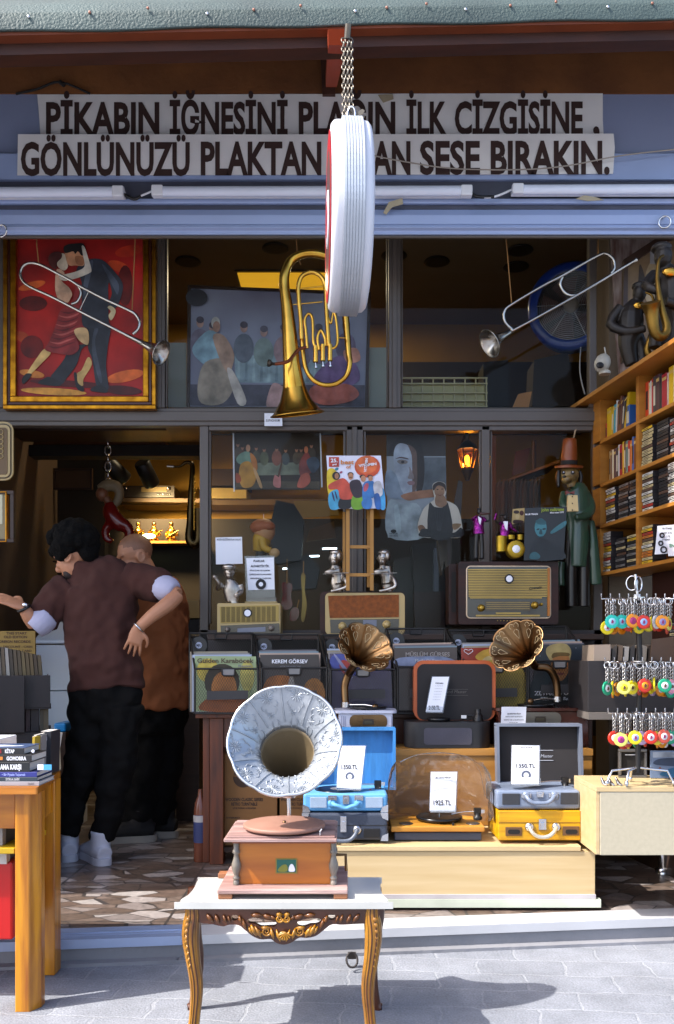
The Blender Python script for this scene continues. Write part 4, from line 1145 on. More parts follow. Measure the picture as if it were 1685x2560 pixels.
# middle radio
t = thing('vintage_radio', 'old radio with brown cloth grille in a cream frame, under the easel', 'radio', P(912, 1586, 4.6), 'old valve radios on the ledge')
q = MB(); q.ppoly(rounded(800, 1014, 1479, 1586, 12), 4.585, .19, MAHOG); q.build('cabinet', t, bevel=.004)
q = MB(); q.ppoly(rounded(813, 1012, 1482, 1586, 11), 4.565, .03, CREAM); q.build('front_frame', t, bevel=.006)
q = MB(); q.ppoly([c3(105, 1565), c3(722, 1555), c3(722, 1750), c3(120, 1758)], 4.561, .006, mat('brown radio cloth', '#8c4a16', .8, var=.25, vs=50, bump=.3, bs=140)); q.build('speaker_cloth', t)
q = MB(); q.ppoly([c3(122, 1772), c3(722, 1765), c3(716, 1890), c3(128, 1890)], 4.561, .006, mat('dial glass dark')); q.ppoly([c3(410, 1775), c3(528, 1775), c3(528, 1830), c3(410, 1835)], 4.559, .003, mat('dial strip')); q.build('dial', t)
knob(t, *c3(230, 1830), 4.56, 9, CREAM); knob(t, *c3(615, 1815), 4.56, 9, CREAM)
# right radio
c4b = crop(1120, 1040, 4.1237)
t = thing('vintage_radio', 'large dark wood radio with gold slatted grille under the sequined figurines', 'radio', P(1270, 1586, 4.55), 'old valve radios on the ledge')
q = MB(); q.ppoly(rounded(1146, 1396, 1404, 1561, 7), 4.5, .25, MAHOG); q.build('cabinet', t, bevel=.006)
q = MB(); q.ppoly(rounded(1122, 1160, 1410, 1561, 5), 4.6, .15, MAHOG); q.pbox(1128, 1144, 1430, 1530, 4.595, .01, DARK); q.build('side_cheek', t)
q = MB()
oo = rounded(1167, 1376, 1416, 1545, 9)
q.tube([P(u, v, 4.497) for u, v in oo + [oo[0]]], .004, mat('cream piping', '#d8bfa0', .3), 8); q.build('bezel', t)
q = MB(); q.ppoly(rounded(1168, 1375, 1417, 1544, 8), 4.494, .01, mat('dial glass dark')); q.build('front_panel', t)
q = MB()
for i in range(17):
 v = 1423 + i * 4.15
 q.pbox(1170 + i * .12, 1369, v, v + 2.5, 4.484, .012, mat('gold slat', '#b3944c', .35, .4))
q.build('grille_slats', t)
q = MB(); q.pbox(1369, 1375, 1420, 1540, 4.485, .012, mat('amber trim', '#b06a18', .4)); q.pbox(1175, 1355, 1493, 1496, 4.484, .012, mat('gold slat')); q.pbox(1240, 1302, 1531, 1535, 4.486, .01, mat('gold slat')); q.pbox(1190, 1350, 1537, 1541, 4.486, .01, mat('gold slat')); q.build('trim', t)
q = MB(); q.pbox(1213, 1326, 1503, 1527, 4.488, .006, mat('dial scale', '#4a3a1e', .25, coat=.4));
for i in range(4): q.pbox(1216, 1324, 1506 + i * 5, 1507 + i * 5, 4.487, .004, mat('gold slat'))
q.build('dial', t)
GK = mat('gold knob', '#c09a3c', .3, .7)
knob(t, 1203, 1520, 4.488, 8, GK); knob(t, 1337, 1513, 4.488, 8, GK); knob(t, 1353, 1511, 4.488, 3.5, GK)
q = MB(); c = P(1273, 1447, 4.482); q.lathe([(0, 11.5 * .00205), (.002, 11.5 * .00205)], c, (0, -1, 0), INK, 28); q.lathe([(.002, 8 * .00205), (.003, 8 * .00205)], c, (0, -1, 0), PAPER, 24); q.build('record_badge', t)
q = MB(); q.text('Granata', P(1323, 1475, 4.481), 32 / FPX * 4.48, 6 / FPX * 4.48, INK, X=(1, 0, .17)); q.build('maker_script', t)
q = MB()
for i in range(5): q.ell(P(1244 + i * 8, 1552, 4.498), (.003, .002, .003), mat('gold slat'), 6)
q.build('indicator', t)
# easel
t = thing('wooden_easel', 'small wooden easel standing on the middle radio holding the bright record cover', 'easel', P(900, 1477, 4.5))
EW = mat('easel pine', '#a9762c', .5, var=.12, st=(6, 6, 1))
for u, v0, v1 in ((869.5, 1244, 1476), (929.5, 1244, 1476)):
 q = MB(); q.pbox(u - 4.5, u + 4.5, v0, v1, 4.52, .02, EW); q.build('front_post', t)
for u, v0, v1 in ((860, 1280, 1470), (921, 1275, 1468)):
 q = MB(); q.pbox(u - 3.5, u + 3.5, v0, v1, 4.6, .015, EW); q.build('rear_leg', t)
for v in (1367, 1437):
 q = MB(); q.pbox(874, 925, v - 4, v + 4, 4.53, .015, EW); q.build('crossbar', t)
# record cover on the easel
t = thing('record_cover', 'bright record cover with four posing men on the wooden easel', 'record cover', P(888, 1272, 4.5), 'record covers on show')
LP = 4.5
q = MB(); q.ppoly([c3(90, 345), c3(565, 345), c3(605, 803), c3(122, 808)], LP, .006, plain('#dedcea', .4)); q.build('sleeve', t)
a = Art(LP, c3)
a.poly('#e9c92e', [(97, 480), (170, 470), (200, 600), (190, 680), (112, 700)]); a.poly('#4fb0d8', [(112, 680), (190, 640), (215, 720), (200, 804), (122, 806)]); a.oval('#47a0b0', 180, 462, 18, 12, -30); a.oval('#3a2a5a', 150, 700, 7, 45, -15); a.oval('#3a2a5a', 175, 690, 6, 40, -15); a.oval('#b04a6a', 218, 490, 14, 9, -30)
a.poly('#4aa6dc', [(540, 640), (592, 640), (603, 800), (560, 800)])
a.oval('#d8542a', 447, 440, 112, 96); a.oval('#e2703a', 440, 425, 95, 78)
a.rect('#c8452c', 113, 358, 200, 442)
a.poly('#1d1a1c', [(200, 800), (215, 710), (330, 700), (300, 800)]); a.poly('#d2533c', [(110, 600), (180, 560), (250, 545), (320, 640), (325, 715), (215, 722), (190, 640), (120, 640)]); a.oval('#2a1d1a', 175, 520, 34, 36); a.oval('#c68a64', 180, 522, 18, 26)
a.poly('#7cb02e', [(318, 700), (400, 675), (410, 800), (315, 803)]); a.poly('#3a2b35', [(292, 580), (380, 560), (410, 690), (330, 705)]); a.oval('#2a1d1a', 300, 508, 26, 20); a.oval('#c68a64', 302, 525, 22, 30); a.rect('#2a1d1a', 288, 530, 316, 537)
a.poly('#3f7fc2', [(412, 590), (500, 570), (515, 690), (470, 720), (410, 740)]); a.oval('#c25a6a', 435, 620, 20, 40, 20); a.oval('#2a1d1a', 405, 528, 26, 18); a.oval('#c68a64', 412, 545, 22, 28); a.rect('#222', 392, 535, 430, 543) if False else None
a.poly('#e3dfe2', [(500, 590), (560, 570), (580, 680), (520, 700)]); a.poly('#2f62a8', [(505, 690), (550, 680), (565, 800), (520, 800)]); a.oval('#2a1d1a', 470, 528, 24, 16); a.oval('#c68a64', 474, 543, 20, 24); a.poly('#3f7fc2', [(400, 740), (480, 715), (480, 800), (415, 803)])
a.build('cover_print', t)
q = MB()
def lp_text(q, s_, x0, x1, y, h, m_, X=(1, 0, 0), Z=(0, 0, 1), fn=c3, Y=LP - .008):
 u0, v_ = fn(x0, y); u1, _ = fn(x1, y); kk = Y / FPX
 q.text(s_, P(u0, v_, Y), (u1 - u0) * kk, h * abs(fn(0, h)[1] - fn(0, 0)[1]) / h * kk, m_, X, Z, bold=.03)
lp_text(q, '25.', 128, 188, 402, 30, PAPER); lp_text(q, 'yıl', 140, 178, 428, 14, PAPER); lp_text(q, 'best', 215, 330, 418, 34, plain('#c8782a', .5)); lp_text(q, 'of', 262, 305, 456, 26, plain('#c8782a', .5)); lp_text(q, 'VITAMIN', 372, 528, 445, 22, PAPER, (1, 0, .12), (-.12, 0, 1))
lp_text(q, 'VITAMIN', 438, 560, 490, 22, PAPER, (.12, 0, 1), (-1, 0, .12))
q.build('lettering', t)
# portrait poster and cut-out
PYY = 4.83
t = thing('portrait_poster', 'large pale blue portrait poster of a long haired man in the middle window', 'poster', P(1040, 1344, 4.9))
q = MB(); q.ppoly([c3(612, 165), c3(1128, 165), c3(1138, 1058), c3(625, 1058)], 4.88, .003, mat('poster blue', '#a3aab4', .4, var=.12, vs=2.5)); q.build('sheet', t)
a = Art(4.88, c3, None, 2.)
a.poly('#2e2724', [(612, 165), (1128, 165), (1130, 350), (612, 350)], 0)
a.poly('#4d5259', [(900, 360), (1130, 360), (1136, 700), (900, 700)], 0)
a.poly('#241d1b', [(625, 345), (650, 260), (720, 185), (810, 165), (890, 200), (930, 300), (945, 450), (930, 620), (880, 700), (860, 420), (800, 250), (720, 240), (660, 320)])
a.poly('#8c93a0', [(680, 300), (720, 240), (790, 250), (835, 300), (838, 470), (840, 690), (800, 720), (740, 640), (700, 540), (678, 420)])
a.poly('#59463f', [(800, 250), (870, 300), (880, 430), (878, 600), (840, 720), (838, 500), (832, 340)])
a.poly('#6f6663', [(705, 395), (740, 378), (795, 392), (790, 412), (740, 420)]); a.oval('#2c2526', 755, 400, 15, 12); a.poly('#4a3b38', [(690, 372), (740, 355), (800, 368), (800, 378), (740, 368)])
a.poly('#756a6c', [(815, 440), (850, 520), (845, 548), (800, 542), (812, 500)]); a.poly('#7b5c60', [(795, 575), (830, 565), (860, 575), (850, 598), (810, 600)])
a.poly('#727d8c', [(612, 480), (690, 500), (740, 640), (770, 720), (612, 690)]); a.poly('#8a5f45', [(740, 690), (900, 650), (1100, 640), (1110, 690), (900, 720), (800, 735)]); a.poly('#8a949a', [(630, 740), (760, 760), (900, 780), (950, 1050), (630, 1050)]); a.poly('#98a6ad', [(680, 800), (720, 790), (740, 1000), (700, 1010)])
a.build('printed_portrait', t)
q = MB(); lp_text(q, 'PLAK MÜZİK', 640, 712, 1030, 12, INK, Y=4.875); lp_text(q, 'RECORDS', 640, 712, 1048, 10, INK, Y=4.875); q.ell(P(*c3(675, 1003), 4.874), (.016, .001, .01), INK, 12); q.build('lettering', t)
t = thing('cardboard_standee', 'cut out print of a smiling person in pale shirt and dark vest, overlapping the poster', 'standee', P(1098, 1343, 4.84))
q = MB(); q.ppoly([(x / 3.482 + 790, y / 3.482 + 1040) for x, y in crv([(885, 960), (930, 820), (985, 760), (1030, 720), (1015, 640), (1020, 590), (1070, 570), (1125, 590), (1135, 660), (1120, 725), (1180, 755), (1235, 800), (1268, 930), (1262, 1052), (1100, 1056), (930, 1052)], 4, True)], 4.85, .004, mat('standee shirt', '#ddd2c4', .5, var=.08)); q.build('board', t)
a = Art(4.85, c3)
a.poly('#2e2a2c', [(985, 765), (1030, 790), (1100, 795), (1150, 760), (1185, 1050), (985, 1050)]); a.oval('#b08566', 1075, 650, 45, 62); a.poly('#b08566', [(1045, 690), (1110, 690), (1140, 760), (1090, 795), (1040, 770)]); a.poly('#3a2b26', [(1022, 650), (1020, 600), (1070, 572), (1125, 595), (1130, 660), (1110, 620), (1060, 605)])
a.poly('#a8744e', [(888, 960), (930, 950), (960, 1000), (910, 1010)]); a.poly('#b98f62', [(1190, 940), (1262, 940), (1240, 975), (1200, 990)]); a.poly('#1f1c1e', [(905, 1010), (950, 980), (1180, 1020), (1262, 970), (1262, 1052), (925, 1052)]); a.oval('#3a2a26', 1058, 640, 8, 5); a.oval('#3a2a26', 1098, 636, 8, 5); a.poly('#8a4a42', [(1052, 680), (1080, 688), (1105, 678), (1080, 696)])
for i in range(5): a.poly('#56545a', [(1030 + i * 22, 800), (1033 + i * 22, 800), (1060 + i * 6, 1000), (1057 + i * 6, 1000)], 0)
a.build('printed_person', t)
q = MB(); q.ppoly([(1146, 1200), (1157, 1205), (1150, 1340), (1128, 1344), (1125, 1500), (1118, 1500), (1118, 1344)], 4.9, .01, DARKWOOD); tag(q.build('guitar_neck'), 'dark guitar neck leaning behind the portrait poster', 'guitar')
# wall lantern
t = thing('wall_lantern', 'lit brass lantern with faceted glass in the middle window', 'lantern', P(1168, 1205, 5.2))
kL = 5.2 / FPX
lc = P(1168, 1146, 5.2)
q = MB(); q.lathe([(.075, 0.0), (.07, .012), (.11, .006)], lc + Vector((0, 0, .03)), (0, 0, 1), OLDBRASS, 8); q.lathe([(.02, 28 * kL), (.05, 20 * kL), (.075, 6 * kL)], lc + Vector((0, 0, .03)), (0, 0, 1), OLDBRASS, 6); q.lathe([(-.085, 4 * kL), (-.08, 15 * kL), (-.06, 16 * kL), (-.055, 14 * kL)], lc, (0, 0, 1), OLDBRASS, 6)
for i in range(6):
 an = 2 * math.pi * i / 6
 d = Vector((math.cos(an), math.sin(an), 0))
 q.tube([lc + d * 15 * kL + Vector((0, 0, -.06)), lc + d * 27 * kL + Vector((0, 0, .05))], .005, OLDBRASS, 5)
q.build('lantern_frame', t)
q = MB(); q.lathe([(-.058, 14 * kL), (.048, 26 * kL)], lc, (0, 0, 1), thin_glass('amber glass', '#e0a040', .8), 6, close=False); q.build('lantern_glass', t)
q = MB(); q.ell(lc + Vector((0, 0, -.01)), (.014, .014, .03), mat('lit bulb', '#ffc04a', .5, emit=14, var=.02), 12); q.build('bulb', t)
q = MB(); q.tube([lc + Vector((0, 0, .1)), lc + Vector((0, .05, .16)), lc + Vector((0, .3, .14))], .01, OLDBRASS, 8, 4); q.tube([lc + Vector((0, 0, -.08)), lc + Vector((0, 0, -.13))], [.03, .012], OLDBRASS, 8); q.build('bracket', t)
ll = bpy.data.lights.new('lantern_light', 'POINT'); ll.energy = 2.5; ll.color = (1, .66, .25); ll.shadow_soft_size = .03
lo = bpy.data.objects.new('lantern_light', ll); COL.objects.link(lo); lo.location = lc + Vector((0, -.0, -.01));
# sequined figurines
SEQ = mat('magenta sequins', '#a82f9c', .18, .8, var=.5, vs=60, col2='#3a1038', bump=.6, bs=90)
FYG = 4.55
def fig(label, cx_, top, base, drum=False):
 t = thing('musician_figurine', label, 'figurine', P(*c4b(cx_, base), FYG), 'sequined musician figurines on the large radio')
 X = lambda x, y, d=0.: P(*c4b(x, y), FYG + d)
 k = FYG / FPX / 4.1237
 q = MB()
 if not drum:
  q.tube([X(300, 1210), X(290, 1340), X(290, 1465)], [26 * k, 22 * k, 24 * k], BLACK, 10, 3); q.tube([X(340, 1210), X(350, 1340), X(350, 1465)], [26 * k, 22 * k, 24 * k], BLACK, 10, 3); q.ell(X(285, 1468, -.01), (26 * k, 40 * k, 10 * k), BLACK); q.ell(X(345, 1468, -.01), (26 * k, 40 * k, 10 * k), BLACK); q.build('trousers', t)
  q = MB(); q.tube([X(318, 1215), X(316, 1130), X(316, 1060), X(318, 1030)], [(44 * k, 58 * k), (40 * k, 52 * k), (44 * k, 60 * k), (18 * k, 24 * k)], SEQ, 14, 3, ref=(0, 1, 0)); q.tube([X(270, 1060), X(255, 1065, -.03), X(300, 1030, -.06)], [18 * k, 16 * k, 12 * k], SEQ, 10, 3); q.tube([X(365, 1055), X(395, 1085, -.02)], [18 * k, 14 * k], SEQ, 10); q.build('jacket', t)
  q = MB(); q.ell(X(322, 985), (22 * k, 24 * k, 32 * k), BLACK, 12); q.ell(X(322, 960), (24 * k, 24 * k, 16 * k), BLACK, 12); q.tube([X(395, 1085, -.02), X(430, 1070, -.02), X(425, 1010, -.03)], [12 * k, 10 * k, 9 * k], BLACK, 8, 3); q.build('head', t)
  q = MB(); q.tube([X(330, 1005, -.06), X(380, 1008, -.06), X(440, 1005, -.05)], [(16 * k, 8 * k), (12 * k, 6 * k), (5 * k, 5 * k)], mat('figurine violin', '#4a2418', .3), 10, 3); q.build('violin', t)
  sh_ = [(310, 1030), (345, 1060), (335, 1120), (322, 1100)]
 else:
  q = MB(); q.tube([X(585, 1250), X(590, 1150), X(596, 1085)], [(40 * k, 50 * k), (42 * k, 52 * k), (22 * k, 30 * k)], SEQ, 14, 3, ref=(0, 1, 0)); q.tube([X(560, 1100), X(520, 1110, -.02)], [16 * k, 12 * k], SEQ, 10); q.tube([X(640, 1110), X(665, 1160, -.02), X(710, 1190, -.05)], [17 * k, 14 * k, 11 * k], SEQ, 10, 3); q.tube([X(480, 1070), X(498, 1005)], [12 * k, 12 * k], SEQ, 8); q.build('jacket', t)
  q = MB(); q.ell(X(592, 1045), (22 * k, 24 * k, 32 * k), BLACK, 12); q.ell(X(560, 1020), (30 * k, 20 * k, 12 * k), BLACK, 10); q.tube([X(520, 1110, -.02), X(490, 1080, -.03)], [12 * k, 10 * k], BLACK, 8); q.ell(X(725, 1195, -.05), 12 * k, BLACK, 8); q.build('head', t)
  sh_ = [(570, 1085), (618, 1085), (612, 1180), (592, 1160)]
 q = MB(); q.prism([X(x, y, -.058) for x, y in sh_], (0, .01, 0), PAPER); q.build('shirt_front', t)
 return t, X, k
fig('sequined magenta violinist figurine standing on the large radio', 320, 940, 1470)
t, X, k = fig('sequined magenta drummer figurine seated behind a gold drum kit on the radio', 620, 990, 1460, True)
GD = mat('gold drum', '#b08f24', .35, .7, var=.2, vs=14)
for x0, x1, y0, y1 in ((497, 608, 1240, 1400), (612, 690, 1230, 1272), (710, 780, 1225, 1278)):
 q = MB(); q.tube([X((x0 + x1) / 2, y1, -.05), X((x0 + x1) / 2, y0, -.05)], (x1 - x0) / 2 * k, GD, 18); q.build('drum', t)
q = MB(); c = X(702, 1372, -.1); q.lathe([(-.06, 88 * k), (0, 90 * k), (.004, 84 * k), (.004, 40 * k)], c, (0, -1, 0), GD, 32); q.lathe([(.004, 40 * k), (.008, 30 * k), (.008, 0)], c, (0, -1, 0), PAPER, 20); q.build('bass_drum', t)
t = thing('small_picture', 'small yellowed comic style picture between the drummer and the dark record cover', 'picture', P(1298, 1308, 4.56))
q = MB(); q.ppoly([c4b(668, 960), c4b(790, 948), c4b(785, 1095), c4b(655, 1118)], 4.6, .006, plain('#b59a62', .5)); q.build('card', t)
a = Art(4.6, c4b); a.oval('#3a241c', 705, 990, 30, 18); a.oval('#4a1f18', 760, 1000, 22, 26); a.oval('#d8c08a', 715, 1040, 22, 28); a.poly('#3a1d18', [(675, 1075), (720, 1070), (775, 1080), (770, 1098), (680, 1108)]); a.build('print', t)
# dark record cover
t = thing('record_cover', 'dark record cover with teal tones and a name in green type, on the large radio', 'record cover', P(1363, 1403, 4.48), 'record covers on show')
BT = 4.47
q = MB(); q.ppoly([c4b(795, 948), c4b(1225, 935), c4b(1190, 1482), c4b(782, 1488)], BT, .006, plain('#14161a', .35)); q.build('sleeve', t)
a = Art(BT, c4b); TE = '#3f7d88'
a.oval(TE, 955, 1150, 62, 95); a.poly('#2c5c66', [(905, 1080), (960, 1060), (1010, 1090), (1000, 1120), (930, 1115)]); a.poly('#1b3138', [(915, 1165), (940, 1158), (940, 1172), (915, 1178)]); a.poly('#1b3138', [(975, 1160), (1005, 1155), (1005, 1170), (978, 1174)]); a.poly('#23454d', [(950, 1170), (965, 1170), (972, 1215), (940, 1215)]); a.poly('#1b3138', [(925, 1245), (990, 1240), (985, 1256), (935, 1258)])
a.poly('#1e262b', [(900, 1290), (1000, 1270), (1120, 1340), (1195, 1400), (1190, 1475), (860, 1478)]); a.poly('#3b727c', [(1060, 1190), (1130, 1130), (1215, 1080), (1212, 1130), (1120, 1190), (1065, 1215)]); a.poly('#356a74', [(845, 1470), (850, 1420), (900, 1400), (950, 1440), (930, 1475)])
a.build('cover_print', t)
q = MB(); G_ = plain('#8a9a30', .5)
lp_text(q, 'john coltrane', 960, 1197, 984, 34, G_, (1, 0, .03), fn=c4b, Y=BT - .008); lp_text(q, 'blue note 1577', 1052, 1195, 1004, 15, PAPER, (1, 0, .03), fn=c4b, Y=BT - .008); lp_text(q, 'BLUE TRAIN', 798, 925, 1022, 15, PAPER, (1, 0, .03), fn=c4b, Y=BT - .008); q.build('lettering', t)
# dog butler statue
t = thing('dog_statue', 'tall butler statue with a dog head, orange top hat and green tailcoat beside the bookcase', 'statue', P(1450, 1640, 4.6))
DB = 4.62
X = lambda x, y, d=0.: P(*c4b(x, y), DB + d)
k = DB / FPX / 4.1237
GRN = mat('green lacquer coat', '#2f4a38', .3, var=.15, vs=6, coat=.3)
q = MB(); q.tube([X(1330, 1560), X(1340, 1300), X(1340, 1100), X(1325, 900), X(1320, 760), X(1290, 720)], [(90 * k, 110 * k), (95 * k, 120 * k), (90 * k, 115 * k), (95 * k, 140 * k), (80 * k, 120 * k), (30 * k, 40 * k)], GRN, 20, 4, ref=(0, 1, 0))
q.tube([X(1420, 800), X(1475, 930), X(1440, 1020, -.05), X(1310, 1045, -.09)], [48 * k, 48 * k, 42 * k, 32 * k], GRN, 14, 4)
q.tube([X(1470, 1080), X(1500, 1300), X(1530, 1740)], [(40 * k, 26 * k), (50 * k, 30 * k), (60 * k, 24 * k)], GRN, 12, 3); q.tube([X(1170, 1500), X(1160, 1600), X(1165, 1750)], [(40 * k, 30 * k)] * 3, GRN, 12, 2); q.tube([X(1200, 790), X(1180, 900, -.03), X(1230, 960, -.06)], [40 * k, 40 * k, 34 * k], GRN, 12, 3); q.build('tailcoat', t, remesh=.005, smooth=3)
q = MB(); q.tube([X(1300, 1130), X(1270, 1500), X(1270, 1960)], [70 * k, 66 * k, 60 * k], mat('dark trousers lacquer', '#1a1613', .3), 14, 3); q.tube([X(1390, 1130), X(1400, 1500), X(1400, 1960)], [70 * k, 66 * k, 62 * k], mat('dark trousers lacquer'), 14, 3); q.build('trousers', t)
q = MB(); q.ell(X(1250, 610), (100 * k, 110 * k, 95 * k), mat('dog face', '#a58a52', .4, var=.3, vs=14, col2='#4a3820')); q.ell(X(1225, 660, -.09), (52 * k, 70 * k, 44 * k), mat('dog face')); q.tube([X(1270, 660), X(1275, 740)], [50 * k, 46 * k], mat('dog face'), 12); q.build('head', t, remesh=.004, smooth=3)
q = MB()
for x in (1350, 1140): q.tube([X(x, 570), X(x + (18 if x > 1200 else -8), 640, .0), X(x + (8 if x > 1200 else 0), 730, -.01)], [(20 * k, 40 * k), (26 * k, 46 * k), (14 * k, 26 * k)], BLACK, 10, 3)
q.ell(X(1200, 625, -.16), (20 * k, 14 * k, 14 * k), BLACK, 10); q.build('ears', t)
for x in (1190, 1285):
 q = MB(); q.ell(X(x, 585, -.115), (20 * k, 10 * k, 20 * k), BLACK, 12); q.ell(X(x + 3, 578, -.125), (6 * k, 4 * k, 6 * k), PAPER, 8); q.build('eye', t)
HAT = mat('orange brown hat', '#7f3d16', .4, var=.12)
q = MB(); q.lathe([(0, 145 * k), (.012, 150 * k), (.016, 80 * k), (.06, 82 * k), (.11, 75 * k), (.15, 66 * k), (.155, 40 * k)], X(1245, 540), (0, -.15, 1), HAT, 32, fn=lambda an, i: 1 + (.12 * math.cos(2 * an) if i < 2 else 0)); q.build('top_hat', t)
q = MB(); q.lathe([(.018, 84 * k), (.04, 85 * k)], X(1245, 540), (0, -.15, 1), DARK, 32, close=False); q.build('hat_band', t)
q = MB(); q.prism([X(1238, 815, -.15), X(1335, 815, -.15), X(1345, 980, -.15), X(1228, 985, -.15)], (0, .02, 0), plain('#c9b07a', .4)); q.build('shirt_front', t)
q = MB(); q.prism([X(1215, 770, -.16), X(1260, 785, -.16), X(1305, 770, -.16), X(1305, 805, -.16), X(1260, 792, -.16), X(1215, 808, -.16)], (0, .02, 0), plain('#6a2a22', .4)); q.build('bow_tie', t)
for y in (830, 900, 970):
 q = MB(); q.ell(X(1282, y, -.155), (7 * k, 5 * k, 7 * k), BLACK, 8); q.build('button', t)
for lab, pts in (('left of two pale cards standing behind the orange top hat', [(1225, 370), (1262, 225), (1278, 230), (1240, 380)]), ('right of two pale cards standing behind the orange top hat', [(1262, 375), (1305, 150), (1326, 130), (1300, 230), (1275, 378)])):
 q = MB(); q.ppoly([c4b(*p) for p in pts], 4.72, .004, plain('#a58a68', .5)); tag(q.build('upright_card'), lab, 'card', 'cards behind the top hat')
# shelf with records inside the right window
t = thing('record_shelf', 'dark shelf of brown record sleeves seen through the right lower window', 'shelf', P(1320, 1240, 5.3))
q = MB(); q.prism([P(*c4b(505, 690), 5.6), P(*c4b(1150, 450), 5.0), P(*c4b(1150, 480), 5.0), P(*c4b(505, 715), 5.6)], (0, .3, 0), mat('wall shelf board')); q.build('shelf_board', t)
q = MB(); q.pbox(1226, 1240, 1090, 1400, 5.55, .05, mat('wall shelf board')); q.pbox(1335, 1341, 1100, 1290, 5.35, .05, mat('wall shelf board')); q.build('upright', t)
rnd = random.Random(5)
for i in range(12):
 u = 1245 + i * 9
 q = MB(); q.ppoly([(u, 1200 + 2 * i % 5 + 16), (u + 7, 1196), (u + 9, 1330), (u + 1, 1332)], 5.45 - i * .03, .25, mat('sleeve brown %d' % (i % 3), ['#3d2f23', '#54422f', '#2a221c'][i % 3], .6)); tag(q.build('record_sleeve'), 'dark record sleeve, %s of the row under the slanting shelf in the right window' % ('first second third fourth fifth sixth seventh eighth ninth tenth eleventh twelfth'.split()[i]), 'record', 'records in the right window')
q = MB(); q.ppoly([c4b(660, 620), c4b(695, 370), c4b(850, 325), c4b(790, 570)], 5.3, .006, mat('brown cover art', '#7a4a1f', .45, var=.3, vs=7, col2='#4a2a12')); tag(q.build('record_cover'), 'orange brown record cover leaning on the slanting shelf in the right window', 'record cover', 'record covers on show')
# back of the room behind the middle window
q = MB(); q.ppoly([cW(960, 830), cW(1380, 830), cW(1400, 970), cW(1010, 1000), cW(950, 960)], 6.6, .02, mat('pale ochre wall patch', '#a48a4e', .8)); tag(q.build('ochre_board'), 'pale ochre board on the back wall behind the left window', 'board')
q = MB(); q.ppoly([cW(1110, 1110), cW(1350, 1030), cW(1370, 1190), cW(1080, 1230)], 6.2, .02, mat('aged paper', '#7a6238', .8, var=.2)); tag(q.build('aged_poster'), 'curled aged paper on the wall left of the easel', 'poster')
RG = mat('red guitar lacquer', '#7a1512', .2, coat=.6)
def guitar(lab, pts, neck, Y, m_):
 t = thing('electric_guitar', lab, 'guitar', P(*cW(pts[0][0], 2000), Y), 'guitars seen through the left window')
 q = MB(); q.ppoly([cW(*p) for p in pts], Y, .05, m_, 4); q.build('body', t, bevel=.008)
 q = MB(); q.ppoly([cW(*p) for p in neck], Y - .01, .02, mat('easel pine')); q.build('neck', t)
guitar('red lacquered guitar behind the glass right of the notice stand', [(840, 1640), (900, 1630), (945, 1660), (930, 1760), (945, 1860), (880, 1900), (835, 1850), (850, 1740)], [(884, 1640), (895, 1640), (895, 1400), (888, 1400)], 5.2, RG)
guitar('pale gold saxophone shaped guitar behind the glass, further right', [(1030, 1560), (1070, 1555), (1065, 1700), (1085, 1850), (1060, 2000), (1030, 1990), (1040, 1800)], [(1045, 1560), (1056, 1560), (1058, 1420), (1048, 1420)], 5.15, mat('pale gold lacquer', '#a98a3e', .3, .4))
guitar('small red guitar low behind the glass above the second basket', [(930, 1900), (990, 1870), (1010, 1930), (980, 2000), (920, 2000)], [(985, 1880), (995, 1884), (1012, 1800), (1004, 1796)], 5.1, RG)
# ------------------------------------------------------------------ counter, wire baskets, records
ORD = 'first second third fourth fifth sixth seventh eighth ninth tenth eleventh twelfth thirteenth fourteenth fifteenth sixteenth seventeenth eighteenth nineteenth twentieth'.split()
CT = .768
xa, xb = P(505, 0, 4.42).x, P(1485, 0, 4.42).x
t = thing('display_counter', 'red brown wooden counter carrying the row of wire record baskets', 'counter', ((xa + xb) / 2, 4.55, 0))
q = MB(); q.box(xa - .03, xb, 4.4, 4.77, CT - .03, CT, OLDWOOD); q.build('counter_top', t, bevel=.004)
for u0, u1 in ((507, 524), (524, 558), (780, 800), (1460, 1482)):
 q = MB(); y0 = 4.47 if u0 == 507 else 4.43
 q.box(P(u0, 0, y0).x, P(u1, 0, y0).x, y0, y0 + .08, 0, CT - .031, OLDWOOD); q.build('counter_post', t, bevel=.003)
q = MB(); q.box(P(559, 0, 4.45).x, xb, 4.45, 4.47, P(0, 1868, 4.45).z, CT - .031, OLDWOOD); q.build('apron_board', t)
q = MB(); q.box(P(540, 0, 4.7).x, xb, 4.72, 4.75, 0.0, CT - .032, DARKWOOD); q.build('back_board', t)
q = MB(); q.box(P(560, 0, 4.6).x, xb, 4.46, 4.7, .055, .08, DARKWOOD); q.build('bottom_shelf', t)
CARD = mat('brown cardboard', '#8a6238', .8, var=.08, vs=3)
cD = crop(480, 1700, 3.9175)
